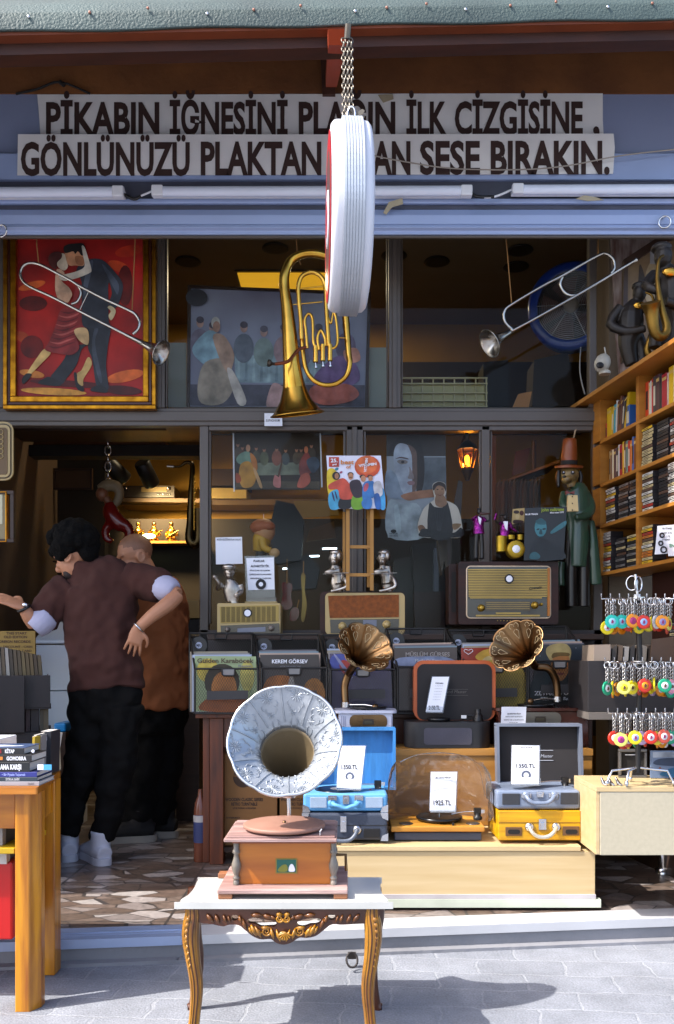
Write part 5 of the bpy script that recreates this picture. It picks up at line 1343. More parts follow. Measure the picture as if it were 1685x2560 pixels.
for lab, u0, u1, wds in (('brown cardboard turntable carton under the counter behind the silver horn', 561, 693, True), ('second cardboard turntable carton, right of the first under the counter', 699, 800, False)):
 Y = 4.5
 t = thing('cardboard_box', lab, 'box', P((u0 + u1) / 2, 2130, Y), 'cardboard cartons under the counter')
 q = MB(); a, b_ = P(u0, 2110, Y), P(u1, 1884, Y); q.box(a.x, b_.x, Y, Y + .2, .081, b_.z, CARD); q.build('carton', t, bevel=.003)
 q = MB()
 du = u0 - 561
 k = Y / FPX
 for tx, x0, x1, y, h in (('WOODEN CLASSIC SERIES', 325, 695, 1185, 30), ('RETRO TURNTABLE', 385, 640, 1230, 30), ('LP/78 PHONO & SPEAKERS', 400, 625, 1262, 14), ('STEREO', 335, 470, 1356, 12)):
  o = P(cD(x0, y)[0] + du, cD(x0, y)[1], Y - .0015); q.text(tx, o, (x1 - x0) / 3.9175 * k, h / 3.9175 * k, DARKWOOD, bold=.03)
 q.build('lettering', t)
 q = MB(); c = P(cD(500, 955)[0] + du, cD(0, 955)[1], Y - .001); q.lathe([(0, 25 * k), (.0008, 25 * k)], c, (0, -1, 0), mat('record print brown', '#46301f', .7), 36); q.build('record_emblem', t)
 q = MB(); q.text('RECORD', P(cD(400, 950)[0] + du, cD(0, 950)[1] - .5, Y - .004), 40 * k, 6 * k, CARD, bold=.03); q.build('emblem_lettering', t)
# water jug
t = thing('water_jug', 'brown plastic jug with blue label on the floor beside the counter', 'jug', P(499, 2110, 4.46))
q = MB(); c = P(499, 1990, 4.48); c.z = 0
q.lathe([(0, .03), (.005, .034), (.25, .034), (.3, .028), (.335, .012), (.37, .011)], c + Vector((0, .02, 0)), (0, 0, 1), mat('brown jug', '#7a4632', .25, coat=.3), 20); q.build('bottle', t)
q = MB(); q.lathe([(.1, .0346), (.24, .0346)], c + Vector((0, .02, 0)), (0, 0, 1), mat('jug label', '#3a4370', .5), 20, close=False); q.lathe([(.205, .035), (.238, .035)], c + Vector((0, .02, 0)), (0, 0, 1), plain('#b9b4b0', .5), 20, close=False); q.build('label_band', t)
# wire baskets
def basket(lab, u0, u1, vf, vb, bu0, bu1, bv, tab_dx):
 """front panel u0..u1, its top vf and bottom vb; the taller back panel bu0..bu1 with top bv"""
 Y, Yk = 4.3, 4.52
 t = thing('wire_basket', lab, 'basket', P((u0 + u1) / 2, vb, Y), 'wire record baskets on the counter')
 a, b_ = P(u0, vb, Y), P(u1, vf, Y)
 c, d = P(bu0, vb, Yk), P(bu1, bv, Yk)
 z0 = CT + .002
 A0, A1 = Vector((a.x, Y, z0)), Vector((b_.x, Y, z0))
 T0, T1 = Vector((a.x, Y, b_.z)), Vector((b_.x, Y, b_.z))
 K0, K1 = Vector((c.x, Yk, z0)), Vector((d.x, Yk, z0))
 M0, M1 = Vector((c.x, Yk, d.z)), Vector((d.x, Yk, d.z))
 q = MB()
 q.quad(A0, A1, T1, T0, MESHM); q.quad(K0, K1, M1, M0, MESHM); q.quad(A0, K0, M0, T0, MESHM); q.quad(A1, K1, M1, T1, MESHM)
 q.build('mesh_panel', t)
 q = MB()
 r = .0052
 for p in ([A0, A1, T1, T0, A0], [K0, K1, M1, M0, K0], [A0, K0], [A1, K1], [T0, M0], [T1, M1]):
  for i in range(len(p) - 1): q.tube([p[i], p[i + 1]], r, BLACK, 6)
 mid = (T0 + T1) / 2 + Vector((tab_dx, -.004, 0))
 q.prism([mid + Vector((x, 0, z)) for x, z in ((-.03, 0), (-.026, -.03), (.026, -.03), (.03, 0))], (0, .004, 0), thin_glass('tab window', '#b0a890', .6, .1, milk=.25))
 q.tube([mid + Vector((-.032, 0, 0)), mid + Vector((-.03, 0, -.028)), mid + Vector((-.022, 0, -.034)), mid + Vector((.022, 0, -.034)), mid + Vector((.03, 0, -.028)), mid + Vector((.032, 0, 0))], .0045, BLACK, 6)
 m2 = (M0 + M1) / 2
 q.tube([m2 + Vector((-.03, -.003, 0)), m2 + Vector((-.026, -.003, -.028)), m2 + Vector((.026, -.003, -.028)), m2 + Vector((.03, -.003, 0))], .0045, BLACK, 6)
 q.build('wire_frame', t)
 q = MB(); q.prism([P(u0 + 30, vb - 36, Y - .006), P(u1 - 25, vb - 38, Y - .006), P(u1 - 25, vb - 60, Y - .006), P(u0 + 30, vb - 58, Y - .006)], (0, .004, 0), mat('grey label holder', '#2f2c2e', .5)); q.build('label_plate', t)
 q = MB(); cc = M0 + Vector((.05, -.012, -.062)); kk = 4.5 / FPX
 q.lathe([(0, 21 * kk), (.003, 21 * kk)], cc, (0, -1, 0), plain('#17161a', .3), 32); q.lathe([(.003, 8 * kk), (.0036, 8 * kk)], cc, (0, -1, 0), plain('#a9afc4', .5), 24)
 q.text('MJU', cc + Vector((-6 * kk, -.0042, -3 * kk)), 12 * kk, 6 * kk, INK, bold=.03); q.build('record_badge', t)
 return t
BK = [('mesh basket at the left counter end, pale green cover showing', 487, 645, 1672, 1786, 474, 630, 1583), ('mesh basket holding the grey brown record cover, second from left', 654, 817, 1670, 1786, 636, 796, 1586), ('mesh basket behind the left brass gramophone horn', 827, 988, 1674, 1783, 806, 966, 1588),
      ('mesh basket with silver titled dark cover, behind the orange rimmed player', 994, 1158, 1668, 1780, 966, 1112, 1572), ('mesh basket with the red and yellow cover, behind the right horn', 1166, 1318, 1664, 1780, 1120, 1270, 1576), ('mesh basket at the right counter end showing a blonde portrait cover', 1322, 1476, 1653, 1770, 1270, 1416, 1566)]
for i, b in enumerate(BK): basket(*b, 0.0 if i else .01)
def lp(lab, pts, Y, col, art=None, words=(), extra=None):
 t = thing('record_cover', lab, 'record cover', P(sum(p[0] for p in pts) / 4, max(p[1] for p in pts), Y), 'record covers in the wire baskets')
 q = MB(); q.ppoly(pts, Y, .005, col); q.build('sleeve', t)
 if art:
  a = Art(Y); art(a); a.build('cover_print', t)
 if words:
  q = MB()
  for tx, u0, u1, v, h, m_ in words: q.text(tx, P(u0, v, Y - .007), (u1 - u0) / FPX * Y, h / FPX * Y, m_, bold=.02)
  q.build('lettering', t)
LQ = 4.335
def a1(a):
 a.oval('#d8c050', 520, 1676, 28, 30); a.oval('#39301a', 555, 1705, 44, 46); a.oval('#b8742e', 560, 1722, 32, 44); a.poly('#a85a1a', [(500, 1775), (530, 1740), (600, 1735), (620, 1778)]); a.oval('#c9bd62', 618, 1690, 18, 40)
lp('pale green cover titled in brown lettering, front record of the left counter end basket', [(487, 1640), (640, 1641), (645, 1779), (488, 1779)], LQ, mat('pale green sleeve', '#97a77a', .35, var=.15, vs=4), a1, [('Gülden Karaböcek', 493, 634, 1657, 11, plain('#4a3a28', .5)), ('Resim', 596, 628, 1668, 6, GREYINK)])
def a2(a):
 a.poly('#a86422', [(660, 1778), (665, 1700), (720, 1690), (735, 1720), (735, 1778)]); a.oval('#b87a30', 785, 1735, 28, 40); a.poly('#a09a94', [(717, 1780), (722, 1700), (735, 1700), (735, 1780)])
lp('dark grey brown cover with white capital lettering, front record of its basket', [(650, 1637), (797, 1636), (802, 1779), (655, 1779)], LQ, mat('grey brown sleeve', '#3f3836', .3, var=.15, vs=3), a2, [('KEREM GÖRSEV', 680, 769, 1658, 9, PAPER), ('AFTER THE HURRICANE', 700, 752, 1668, 3.6, GREYINK)])
def a3(a):
 a.poly('#4a55a0', [(830, 1640), (870, 1640), (900, 1690), (832, 1670)]); a.oval('#a8403a', 865, 1670, 14, 22, -30); a.poly('#8f92b8', [(836, 1640), (842, 1640), (880, 1690), (870, 1690)])
lp('violet blue shrink wrapped cover in the basket behind the left horn', [(824, 1634), (976, 1634), (982, 1778), (828, 1778)], LQ, mat('violet sleeve', '#4b4468', .2, var=.3, vs=6, coat=.5), a3)
def a4(a):
 a.poly('#8f9ab8', [(997, 1645), (1090, 1640), (1136, 1650), (1132, 1660), (998, 1664)])
lp('dark cover with worn silver serif title behind the orange rimmed player', [(985, 1620), (1142, 1618), (1148, 1776), (992, 1776)], LQ, mat('dim brown sleeve', '#453b3a', .22, var=.2, vs=3, coat=.3), a4, [('MÜSLÜM GÜRSES', 1014, 1124, 1641, 10, plain('#97908c', .4)), ('Mutlu Ol Yeter', 1038, 1104, 1654, 6, plain('#c9c9cf', .4))])
def a5(a):
 a.poly('#c8a03a', [(1188, 1642), (1210, 1625), (1240, 1622), (1235, 1640), (1205, 1652)]); a.oval('#c9b27a', 1222, 1648, 18, 8, -20); a.poly('#b8a040', [(1160, 1665), (1300, 1662), (1302, 1774), (1164, 1774)])
lp('red cover with yellow shape and a white heart outline, behind the right horn', [(1152, 1620), (1304, 1618), (1308, 1776), (1160, 1776)], LQ, plain('#8c2f1c', .3), a5)
q = MB(); q.tube([P(x, y, LQ - .006) for x, y in ((1171, 1636), (1160, 1628), (1164, 1623), (1171, 1626), (1178, 1623), (1182, 1628), (1171, 1636))], .0014, PAPER, 5, 3); q_h = q
def a6(a):
 a.poly('#20343c', [(1326, 1775), (1335, 1695), (1370, 1680), (1440, 1682), (1465, 1700), (1470, 1770)]); a.poly('#12181c', [(1350, 1770), (1385, 1690), (1430, 1690), (1445, 1770)])
 a.poly('#b97a3e', [(1380, 1640), (1420, 1636), (1424, 1668), (1412, 1695), (1398, 1702), (1384, 1690), (1378, 1662)]); a.poly('#b9a468', [(1366, 1635), (1368, 1618), (1390, 1609), (1415, 1610), (1428, 1626), (1424, 1650), (1418, 1636), (1385, 1640), (1380, 1655)]); a.poly('#6e5520', [(1380, 1645), (1385, 1632), (1420, 1632), (1422, 1640), (1400, 1640)])
 a.oval('#2a2018', 1391, 1660, 5, 3); a.oval('#2a2018', 1411, 1659, 5, 3); a.poly('#8a3a30', [(1392, 1684), (1402, 1681), (1412, 1684), (1402, 1688)])
 for x, y in ((1350, 1640), (1440, 1620), (1455, 1648), (1345, 1662), (1375, 1612)): a.oval('#9aa4ac', x, y, 1.2, 1.2)
lp('blue black cover with a blonde short haired portrait in the right end basket', [(1340, 1612), (1462, 1610), (1470, 1766), (1328, 1767)], LQ, plain('#2b3138', .3), a6, [('TÜRKEN', 1398, 1466, 1737, 12, PAPER), ('ZEYNEP', 1336, 1394, 1738, 10, PAPER), ('"Zirvede Sarı Şar"', 1352, 1460, 1750, 7, PAPER)])
for o in list(S.objects):
 if o.name.startswith('cover_print') and o.parent and 'heart outline' in str(o.parent.get('label')): hp = o.parent
q_h.build('heart_outline', hp)
cols = ['#a9b4c8', '#b9a08f', '#8f8a86', '#7a8f9a', '#9a8f7a', '#6f6a70']
for i, b in enumerate(BK):
 for j in range(3):
  q = MB(); u0, u1 = b[1] - 6 - 3 * j, b[2] - 16 - 5 * j
  Y = 4.36 + j * .035
  q.ppoly([(u0, (1640, 1636, 1633, 1620, 1618, 1612)[i] - 3 - j * 4), (u1, (1640, 1636, 1633, 1618, 1617, 1611)[i] - 4 - j * 4), (u1, b[4] - 6), (u0, b[4] - 6)], Y, .004, plain(cols[(i + j * 2) % 6], .4))
  tag(q.build('record_cover'), '%s hidden record sleeve behind the front cover, basket %s' % (ORD[j], ('at left counter end', 'with grey brown cover', 'behind left horn', 'behind orange rimmed player', 'behind right horn', 'at right counter end')[i]), 'record cover', 'record covers in the wire baskets')
# ------------------------------------------------------------------ pale display cabinet and step
MCX0, MCX1, MCY = P(778, 0, 3.64).x, P(1500, 0, 3.64).x, 3.64
MZ = P(0, 2114, 3.64).z
t = thing('display_cabinet', 'long low pale wood cabinet on casters carrying the record players', 'cabinet', ((MCX0 + MCX1) / 2, 3.85, 0))
z0 = P(0, 2246, 3.64).z
q = MB(); q.box(MCX0, MCX1 - .02, 3.64, 4.3, z0, MZ - .024, BEECH); q.build('body', t, bevel=.002)
q = MB(); q.box(MCX0 - .004, MCX1 - .08, 3.632, 4.3, MZ - .022, MZ, BEECH); q.build('top_board', t, bevel=.003)
q = MB(); q.box(MCX0, MCX1 - .0, 3.625, 3.66, z0 - .034, z0 - .001, mat('pale green plinth', '#c9d0bd', .5)); q.box(MCX0, MCX1 - .02, 3.63, 3.64, z0 + .0, z0 + .018, mat('pale lilac strip', '#b9b2b4', .5)); q.build('plinth', t)
for x in (MCX0 + .06, MCX1 - .08):
 q = MB(); q.lathe([(-.012, .018), (-.008, .021), (.008, .021), (.012, .018)], (x, 3.7, .021), (1, 0, .0), STEEL, 18); q.build('caster', t)
SX1, STZ = P(1483, 0, 4.05).x, .622
t = thing('riser_step', 'tan wooden riser step behind the record players', 'step', ((P(850, 0, 4.05).x + SX1) / 2, 4.2, MZ))
q = MB(); q.box(P(800, 0, 4.05).x, SX1, 4.06, 4.295, MZ + .001, STZ, STEPWOOD); q.build('riser_box', t, bevel=.003)
q = MB(); q.box(P(800, 0, 4.05).x, SX1, 4.052, 4.059, STZ - .03, STZ, STEPWOOD); q.build('front_lip', t)
# ------------------------------------------------------------------ record players
def wedge_card(lab, pts, Y, lines, tilt=0.06, price=None, stand=True, disc=None, group='clear stands with price cards'):
 """white card leaning back in a clear stand; lines are grey text bars, price large at the bottom"""
 vb, vt = max(p[1] for p in pts), min(p[1] for p in pts)
 def mp(u, v, d=0.):
  return P(u, v, Y + (vb - v) / (vb - vt) * tilt + d)
 t = thing('price_card', lab, 'price card', P(sum(p[0] for p in pts) / 4, vb, Y), group)
 q = MB(); q.prism([mp(*p) for p in pts], (0, .0015, 0), PAPER); q.build('card', t)
 q = MB()
 for tx, u0, u1, v, h, m_ in lines:
  o, e = mp(u0, v, -.002), mp(u1, v, -.002)
  up = (mp(u0, v - 10, -.002) - o)
  q.text(tx, o, (e - o).length, h / FPX * Y, m_, X=e - o, Z=up, bold=.03)
 if price:
  tx, u0, u1, v, h = price
  o, e = mp(u0, v, -.002), mp(u1, v, -.002)
  q.text(tx, o, (e - o).length, h / FPX * Y, INK, X=e - o, Z=mp(u0, v - 10, -.002) - o, bold=.022)
 q.build('lettering', t)
 if disc:
  u, v, r = disc; k = Y / FPX
  q = MB(); c = mp(u, v, -.002); n_ = Vector((0, -1, tilt))
  q.lathe([(0, r * k), (.0005, r * k)], c, n_, plain('#5d6478', .5), 28); q.lathe([(.0006, r * .55 * k), (.001, r * .55 * k)], c, n_, PAPER, 20); q.build('record_print', t)
 if stand:
  q = MB()
  e_ = [(p[0] + (-2 if i in (0, 3) else 3), p[1] + (-2 if i < 2 else 2)) for i, p in enumerate(pts)]
  q.prism([mp(*p, .003) for p in e_], (0, .002, 0), ACRYL)
  b0, b1 = mp(pts[3][0], vb), mp(pts[2][0], vb)
  q.prism([b0 + Vector((0, -.03, 0)), b1 + Vector((0, -.03, 0)), b1 + Vector((0, -.03, .028)), b0 + Vector((0, -.03, .028))], (0, .003, 0), ACRYL)
  q.prism([b0 + Vector((0, -.03, -.002)), b1 + Vector((0, -.03, -.002)), b1 + Vector((0, .03, -.002)), b0 + Vector((0, .03, -.002))], (0, 0, .004), ACRYL)
  q.build('clear_stand', t)
 return t
def tonearm(t, c, k, ln=.16):
 """pivot block and arm lying along the platter"""
 q = MB()
 q.lathe([(0, .02), (.012, .02), (.014, .014), (.03, .014)], c, (0, 0, 1), BLACK, 16)
 q.box(c.x - .016, c.x + .014, c.y - .01, c.y + .012, c.z + .022, c.z + .05, BLACK)
 q.tube([c + Vector((0, 0, .034)), c + Vector((-ln * .5, -.01, .034)), c + Vector((-ln, -.03, .028))], .0035, STEEL, 8, 3)
 q.box(c.x + .012, c.x + .03, c.y - .008, c.y + .008, c.z + .028, c.z + .044, STEEL)
 q.build('tonearm', t)
def latch(q, u0, u1, v0, v1, Y, m_=STEEL):
 q.pbox(u0, u1, v0, v1, Y - .006, .006, m_)
 q.pbox(u0 + (u1 - u0) * .2, u1 - (u1 - u0) * .2, v0 + (v1 - v0) * .3, v1 - (v1 - v0) * .1, Y - .011, .005, m_)
def suitcase(lab, u0, u1, v0, v1, Y, depth, body, lid=None, lid_mat=None, inner=None, speakers=None, handle=None, latches=(), corner=True, badge=None, spk=None, lidY=None, bev=.012):
 t = thing('suitcase_player', lab, 'record player', P((u0 + u1) / 2, v1, Y), 'suitcase record players')
 a, b_ = P(u0, v1, Y), P(u1, v0, Y)
 q = MB(); q.box(a.x, b_.x, Y, Y + depth, a.z, b_.z, body); q.build('case', t, bevel=bev, seg=3)
 if lid:
  lu0, lu1, lv0, lv1 = lid
  LYY = lidY or Y + depth - .06
  q = MB()
  A_, B_ = P(lu0, lv1, LYY), P(lu1, lv0, LYY)
  zt = B_.z
  lean = .03
  w_ = .012
  def sl(x, z, d): return Vector((x, LYY + d + (z - A_.z) * lean / (zt - A_.z), z))
  for x0, x1, za, zb in ((A_.x, B_.x, A_.z, A_.z + w_), (A_.x, B_.x, zt - w_, zt), (A_.x, A_.x + w_, A_.z + w_, zt - w_), (B_.x - w_, B_.x, A_.z + w_, zt - w_)):
   q.prism([sl(x0, za, 0), sl(x1, za, 0), sl(x1, zb, 0), sl(x0, zb, 0)], (0, .06, 0), lid_mat or body)
  q.build('lid_rim', t, bevel=.004)
  q = MB(); q.prism([sl(A_.x + .001, A_.z, .045), sl(B_.x - .001, A_.z, .045), sl(B_.x - .001, zt - .001, .045), sl(A_.x + .001, zt - .001, .045)], (0, .014, 0), inner); q.build('lid_panel', t)
  if badge:
   q = MB(); tx, x0, x1, v, h = badge
   zz_ = P(x0, v, LYY + .05).z
   o = sl(P(x0, v, LYY + .04).x, zz_, .043); q.text(tx, o, (x1 - x0) / FPX * LYY, h / FPX * LYY, mat('badge silver', '#b9bcc6', .4), X=(1, 0, 0), Z=(.2, 0, 1), bold=.0)
   for vv in (v + 8, v - h - 9):
    za = P(x0, vv, LYY + .05).z
    q.prism([sl(P(x0 - 5, v, LYY).x, za, .0425), sl(P(x1 + 6, v, LYY).x, za, .0425), sl(P(x1 + 6, v, LYY).x, za + .002, .0425), sl(P(x0 - 5, v, LYY).x, za + .002, .0425)], (0, .002, 0), mat('badge silver'))
   q.build('badge', t)
 if speakers:
  for x0, x1, y0, y1 in speakers: MB().pbox(x0, x1, y0, y1, Y - .0035, .006, spk).build('speaker_grille', t, bevel=.002)
 if latches:
  for l in latches:
   q = MB(); latch(q, *l, Y); q.build('latch', t, bevel=.0015)
 if handle:
  hu0, hu1, hv0, hv1, hm, sag = handle
  q = MB()
  q.ptube([(hu0, hv0, Y - .006), (hu0 + 6, hv0 + (hv1 - hv0) * .55, Y - .022), (hu0 + 18, hv1, Y - .026), ((hu0 + hu1) / 2, hv1 + sag, Y - .027), (hu1 - 18, hv1, Y - .026), (hu1 - 6, hv0 + (hv1 - hv0) * .55, Y - .022), (hu1, hv0, Y - .006)], .0085, hm, 10, 4)
  q.build('handle', t)
  q = MB()
  for u in (hu0, hu1): q.lathe([(0, .02), (.004, .019), (.009, .012)], P(u, hv0, Y), (0, -1, 0), STEEL if hm is not body else body, 20)
  q.build('handle_mount', t)
 if corner:
  q = MB()
  for u, v in ((u0, v1), (u1, v1), (u0, v0), (u1, v0)) if corner == 'all' else ((u0, v1), (u1, v1)):
   c = P(u, v, Y); sx = 1 if u == u0 else -1; sz = 1 if v == v1 else -1
   q.prism([c + Vector((-.002 * sx, -.003, -.002 * sz)), c + Vector((.03 * sx, -.003, -.002 * sz)), c + Vector((.022 * sx, -.003, .02 * sz)), c + Vector((-.002 * sx, -.003, .03 * sz))], (0, .035, 0), STEEL)
  q.build('corner_cap', t, bevel=.003)
 return t
def platter(t, u, v, Y, r, name='platter'):
 c = P(u, v, Y)
 q = MB(); q.lathe([(0, r * .9), (.006, r), (.012, r), (.013, r * .97), (.0135, r * .4), (.0135, r * .36), (.014, 0.0)], c, (0, 0, 1), mat('vinyl black', '#141416', .25), 48); q.lathe([(.014, r * .34), (.0148, r * .33)], c, (0, 0, 1), plain('#6a6a70', .5), 24); q.tube([c, c + Vector((0, 0, .03))], .003, STEEL, 8)
 q.build(name, t)
BLUEF = mat('blue linen', '#2f77b4', .6, var=.14, vs=40, st=(1, 1, .12), bump=.15, bs=120)
BLUEI = mat('blue linen light', '#5f9fd0', .6, var=.1, vs=40, st=(.15, 1, 1), bump=.15, bs=120)
NAVY = mat('navy leatherette', '#39404f', .45, var=.08, bump=.2, bs=200)
GREYC = mat('grey brushed leatherette', '#7f8ba1', .35, var=.16, vs=5, st=(1, 1, 3), bump=.1, bs=80)
YELW = mat('yellow stained wood', '#d8a60e', .4, var=.1, vs=3, st=(.8, 8, 12), col2='#b07a08')
SPKG = mat('grey speaker cloth', '#9db0c6', .7, bump=.2, bs=240)
cP = crop(740, 1780, 3.0135)
# navy closed case below, blue open case on top
suitcase('closed navy case with chrome corners under the open blue player', 756, 969, 2033, 2101, 3.67, .27, NAVY, corner='all', latches=((851, 866, 2041, 2081),), handle=(821, 893, 2075, 2100, mat('grey handle', '#5d6470', .4), 3), speakers=((909, 950, 2072, 2095),), spk=BLACK)
q = MB(); q.pbox(757, 968, 2063, 2064.5, 3.6685, .003, DARK)
for o in S.objects:
 if o.get('label', '').startswith('closed navy'): q.build('lid_seam', o)
t = suitcase('open blue linen record player with its lid up, stacked on the navy case', 758, 969, 1984, 2029, 3.68, .28, BLUEI, (783, 990, 1821, 1975), BLUEF, BLUEF, ((775, 817, 1993, 2020), (914, 957, 1993, 2020)), (831, 897, 2008, 2016, BLUEI, 5), ((820, 842, 1989, 2002), (857, 873, 1988, 2010), (886, 908, 1988, 2002)), True, None, SPKG)
platter(t, 845, 1979, 3.8, .1); tonearm(t, P(945, 1980, 3.82), 1)
q = MB(); q.ell(P(926, 1976, 3.78), (.006, .006, .006), RED, 8); q.build('cue_button', t)
wedge_card('tilted price card in front of the blue lid reading 1350', [(cP(326, 256)[0], cP(0, 256)[1]), cP(523, 256), cP(488, 580), cP(306, 570)], 3.72, [('ÇANTA PİKAP', *[cP(375, 0)[0], cP(445, 0)[0]], cP(0, 272)[1], 3, GREYINK)] + [('~ ~~~~ ~~ ~~~~ ~~', cP(355, 0)[0], cP(490 - i * 3, 0)[0], cP(0, 295 + i * 22)[1], 2.6, GREYINK) for i in range(5)], .05, ('1350.TL', cP(342, 0)[0], cP(465, 0)[0], cP(0, 430)[1], 11), True, (cP(405, 0)[0], cP(0, 486)[1], 11))
# wooden turntable under its plastic bag
t = thing('wooden_turntable', 'wood topped turntable on a dark base with conical feet, under a clear plastic bag', 'turntable', P(1095, 2106, 3.72))
Y = 3.7
q = MB(); a, b_ = P(978, 2080, Y), P(1212, 2066, Y); q.box(a.x, b_.x, Y, 3.99, a.z, b_.z, mat('turntable wood', '#c98f36', .4, var=.14, vs=3, st=(1, 9, 9), col2='#a46a1e')); q.build('top_plate', t, bevel=.004)
tz = b_.z
q = MB(); a, b_ = P(986, 2101, Y + .02), P(1204, 2080.5, Y + .02); q.box(a.x, b_.x, Y + .02, 3.97, a.z, b_.z, mat('dark blue grey base', '#3c4356', .4)); q.build('base_box', t, bevel=.004)
bz = a.z
for u in (1001, 1193):
 for y in (3.75, 3.93):
  q = MB(); x = P(u, 0, Y).x; q.lathe([(0, .006), (bz - MZ, .014)], (x, y, MZ + .001), (0, 0, 1), STEEL, 14); q.build('foot', t)
q = MB(); c = P(1098, 2052, 3.84); c.z = tz + .002; q.lathe([(0, .09), (.008, .101), (.016, .101), (.018, .096), (.018, 0)], c, (0, 0, 1), mat('vinyl black'), 48); q.tube([c, c + Vector((0, 0, .03))], .003, STEEL, 8); q.build('platter', t)
tonearm(t, Vector((P(1195, 0, 3.85).x, 3.86, tz)), 1, .12)
for u in (1015, 1182):
 q = MB(); c = P(u, 0, 3.76); c.z = tz + .0005; q.lathe([(0, .03), (.002, .03), (.0022, .022)], c, (0, 0, 1), mat('grey metal disc', '#6d6a66', .3, .8), 24); q.build('speaker_disc', t)
q = MB(); c = P(1133, 0, 3.72); c.z = tz; q.lathe([(0, .006), (.012, .006)], c, (0, 0, 1), BLACK, 12); q.build('knob', t)
BAG = thin_glass('clear crumpled plastic', '#f4f0ea', 2.6, .12, bump=.9, bs=9, milk=.05)
t = thing('plastic_bag', 'clear crumpled plastic bag lying over the wood topped turntable', 'bag', P(1100, 2060, 3.85))
q = MB()
rnd = random.Random(11)
N, Mn = 26, 12
vs, fs = [], []
for j in range(Mn + 1):
 for i in range(N + 1):
  s_ = i / N
  h = j / Mn
  ang = math.pi * s_
  top = 1882 + 26 * abs(math.cos(ang)) ** 2
  u = 1098 - (138 - 12 * h) * math.cos(ang) * (1 if h < .8 else 1 - .6 * (h - .8))
  v = 2052 - (2052 - top) * h
  Yq = 3.72 + .25 * (math.sin(ang) ** .6) * (1 - .25 * h) + rnd.uniform(-.012, .012)
  p = P(u + rnd.uniform(-3, 3), v + rnd.uniform(-3, 3), Yq)
  vs.append(p)
for j in range(Mn):
 for i in range(N):
  fs.append((j * (N + 1) + i, j * (N + 1) + i + 1, (j + 1) * (N + 1) + i + 1, (j + 1) * (N + 1) + i))
q.add(vs, fs, BAG, True); q.build('film', t, sub=1)
q = MB()
for pts in ([(1000, 1905), (1040, 1888), (1100, 1882), (1160, 1890), (1205, 1915)], [(1180, 1900), (1200, 1930), (1212, 1990)]):
 q.ptube([(u, v, 3.72 + rnd.uniform(-.01, .02)) for u, v in pts], [(.0012, .012)] * len(pts), BAG, 8, 5)
q.build('folds', t)
wedge_card('upright price card on the wood topped turntable reading 1925', [cP(1017, 452), cP(1213, 452), cP(1200, 745), cP(1008, 742)], 3.74, [('SET ÜSTÜ PİKAP', cP(1050, 0)[0], cP(1166, 0)[0], cP(0, 500)[1], 4, INK)] + [('~~~~ ~~ ~~~~~ ~~~', cP(1038 + i % 2 * 12, 0)[0], cP(1180 - i % 3 * 10, 0)[0], cP(0, 522 + i * 19)[1], 2.6, GREYINK) for i in range(7)], .03, ('1925.TL', cP(1035, 0)[0], cP(1168, 0)[0], cP(0, 700)[1], 11.5))
# yellow closed and grey open cases
cQ = crop(1180, 1780, 3.103)
t = suitcase('closed yellow wooden case with pale metal handle under the open grey player', 1246, 1452, 2027, 2101, 3.67, .27, YELW, corner=False, speakers=((1264, 1305, 2068, 2090), (1407, 1449, 2066, 2089)), spk=mat('brown speaker plate', '#6a4a2a', .5), latches=((1347, 1366, 2048, 2075),), handle=(1324, 1391, 2068, 2090, mat('pale metal', '#d8d0bc', .3, .6), 3), bev=.004)
q = MB(); q.pbox(1247, 1451, 2056, 2057.5, 3.6685, .003, mat('dark yellow seam', '#7a5606', .5)); q.build('lid_seam', t)
q = MB()
for x0 in (1270, 1414): q.ppoly(rounded(x0, x0 + 30, 2074, 2085, 5), 3.665, .003, DARK)
q.build('port', t)
t = suitcase('open grey leatherette player with black lid lining, on the yellow case', 1240, 1452, 1976, 2024, 3.68, .28, GREYC, (1244, 1460, 1811, 1972), mat('grey lid rim', '#6f7685', .4), mat('black lid lining', '#2a2626', .8), ((1256, 1300, 1984, 2012), (1402, 1446, 1982, 2011)), (1316, 1386, 1990, 2007, GREYC, 1), ((1303, 1328, 1983, 1995), (1342, 1359, 1979, 1994), (1372, 1396, 1982, 1994)), False, ('Sound Master', 1322, 1385, 1894, 8), mat('dark speaker cloth', '#34363c', .7), bev=.014)
platter(t, 1318, 1974, 3.8, .105); tonearm(t, P(1413, 1972, 3.82), 1, .15)
wedge_card('price card reading 1350 in front of the black lid lining', [cQ(310, 260), cQ(522, 262), cQ(520, 560), cQ(305, 558)], 3.72, [('ÇANTA PİKAPLAR', cQ(370, 0)[0], cQ(470, 0)[0], cQ(0, 280)[1], 3.2, INK)] + [('~~~ ~~~~ ~~ ~~~~~~', cQ(345 + i % 2 * 10, 0)[0], cQ(485 - i % 3 * 8, 0)[0], cQ(0, 300 + i * 17)[1], 2.6, GREYINK) for i in range(6)], .05, ('1350.TL', cQ(343, 0)[0], cQ(490, 0)[0], cQ(0, 432)[1], 10), True, (cQ(420, 0)[0], cQ(0, 490)[1], 12))
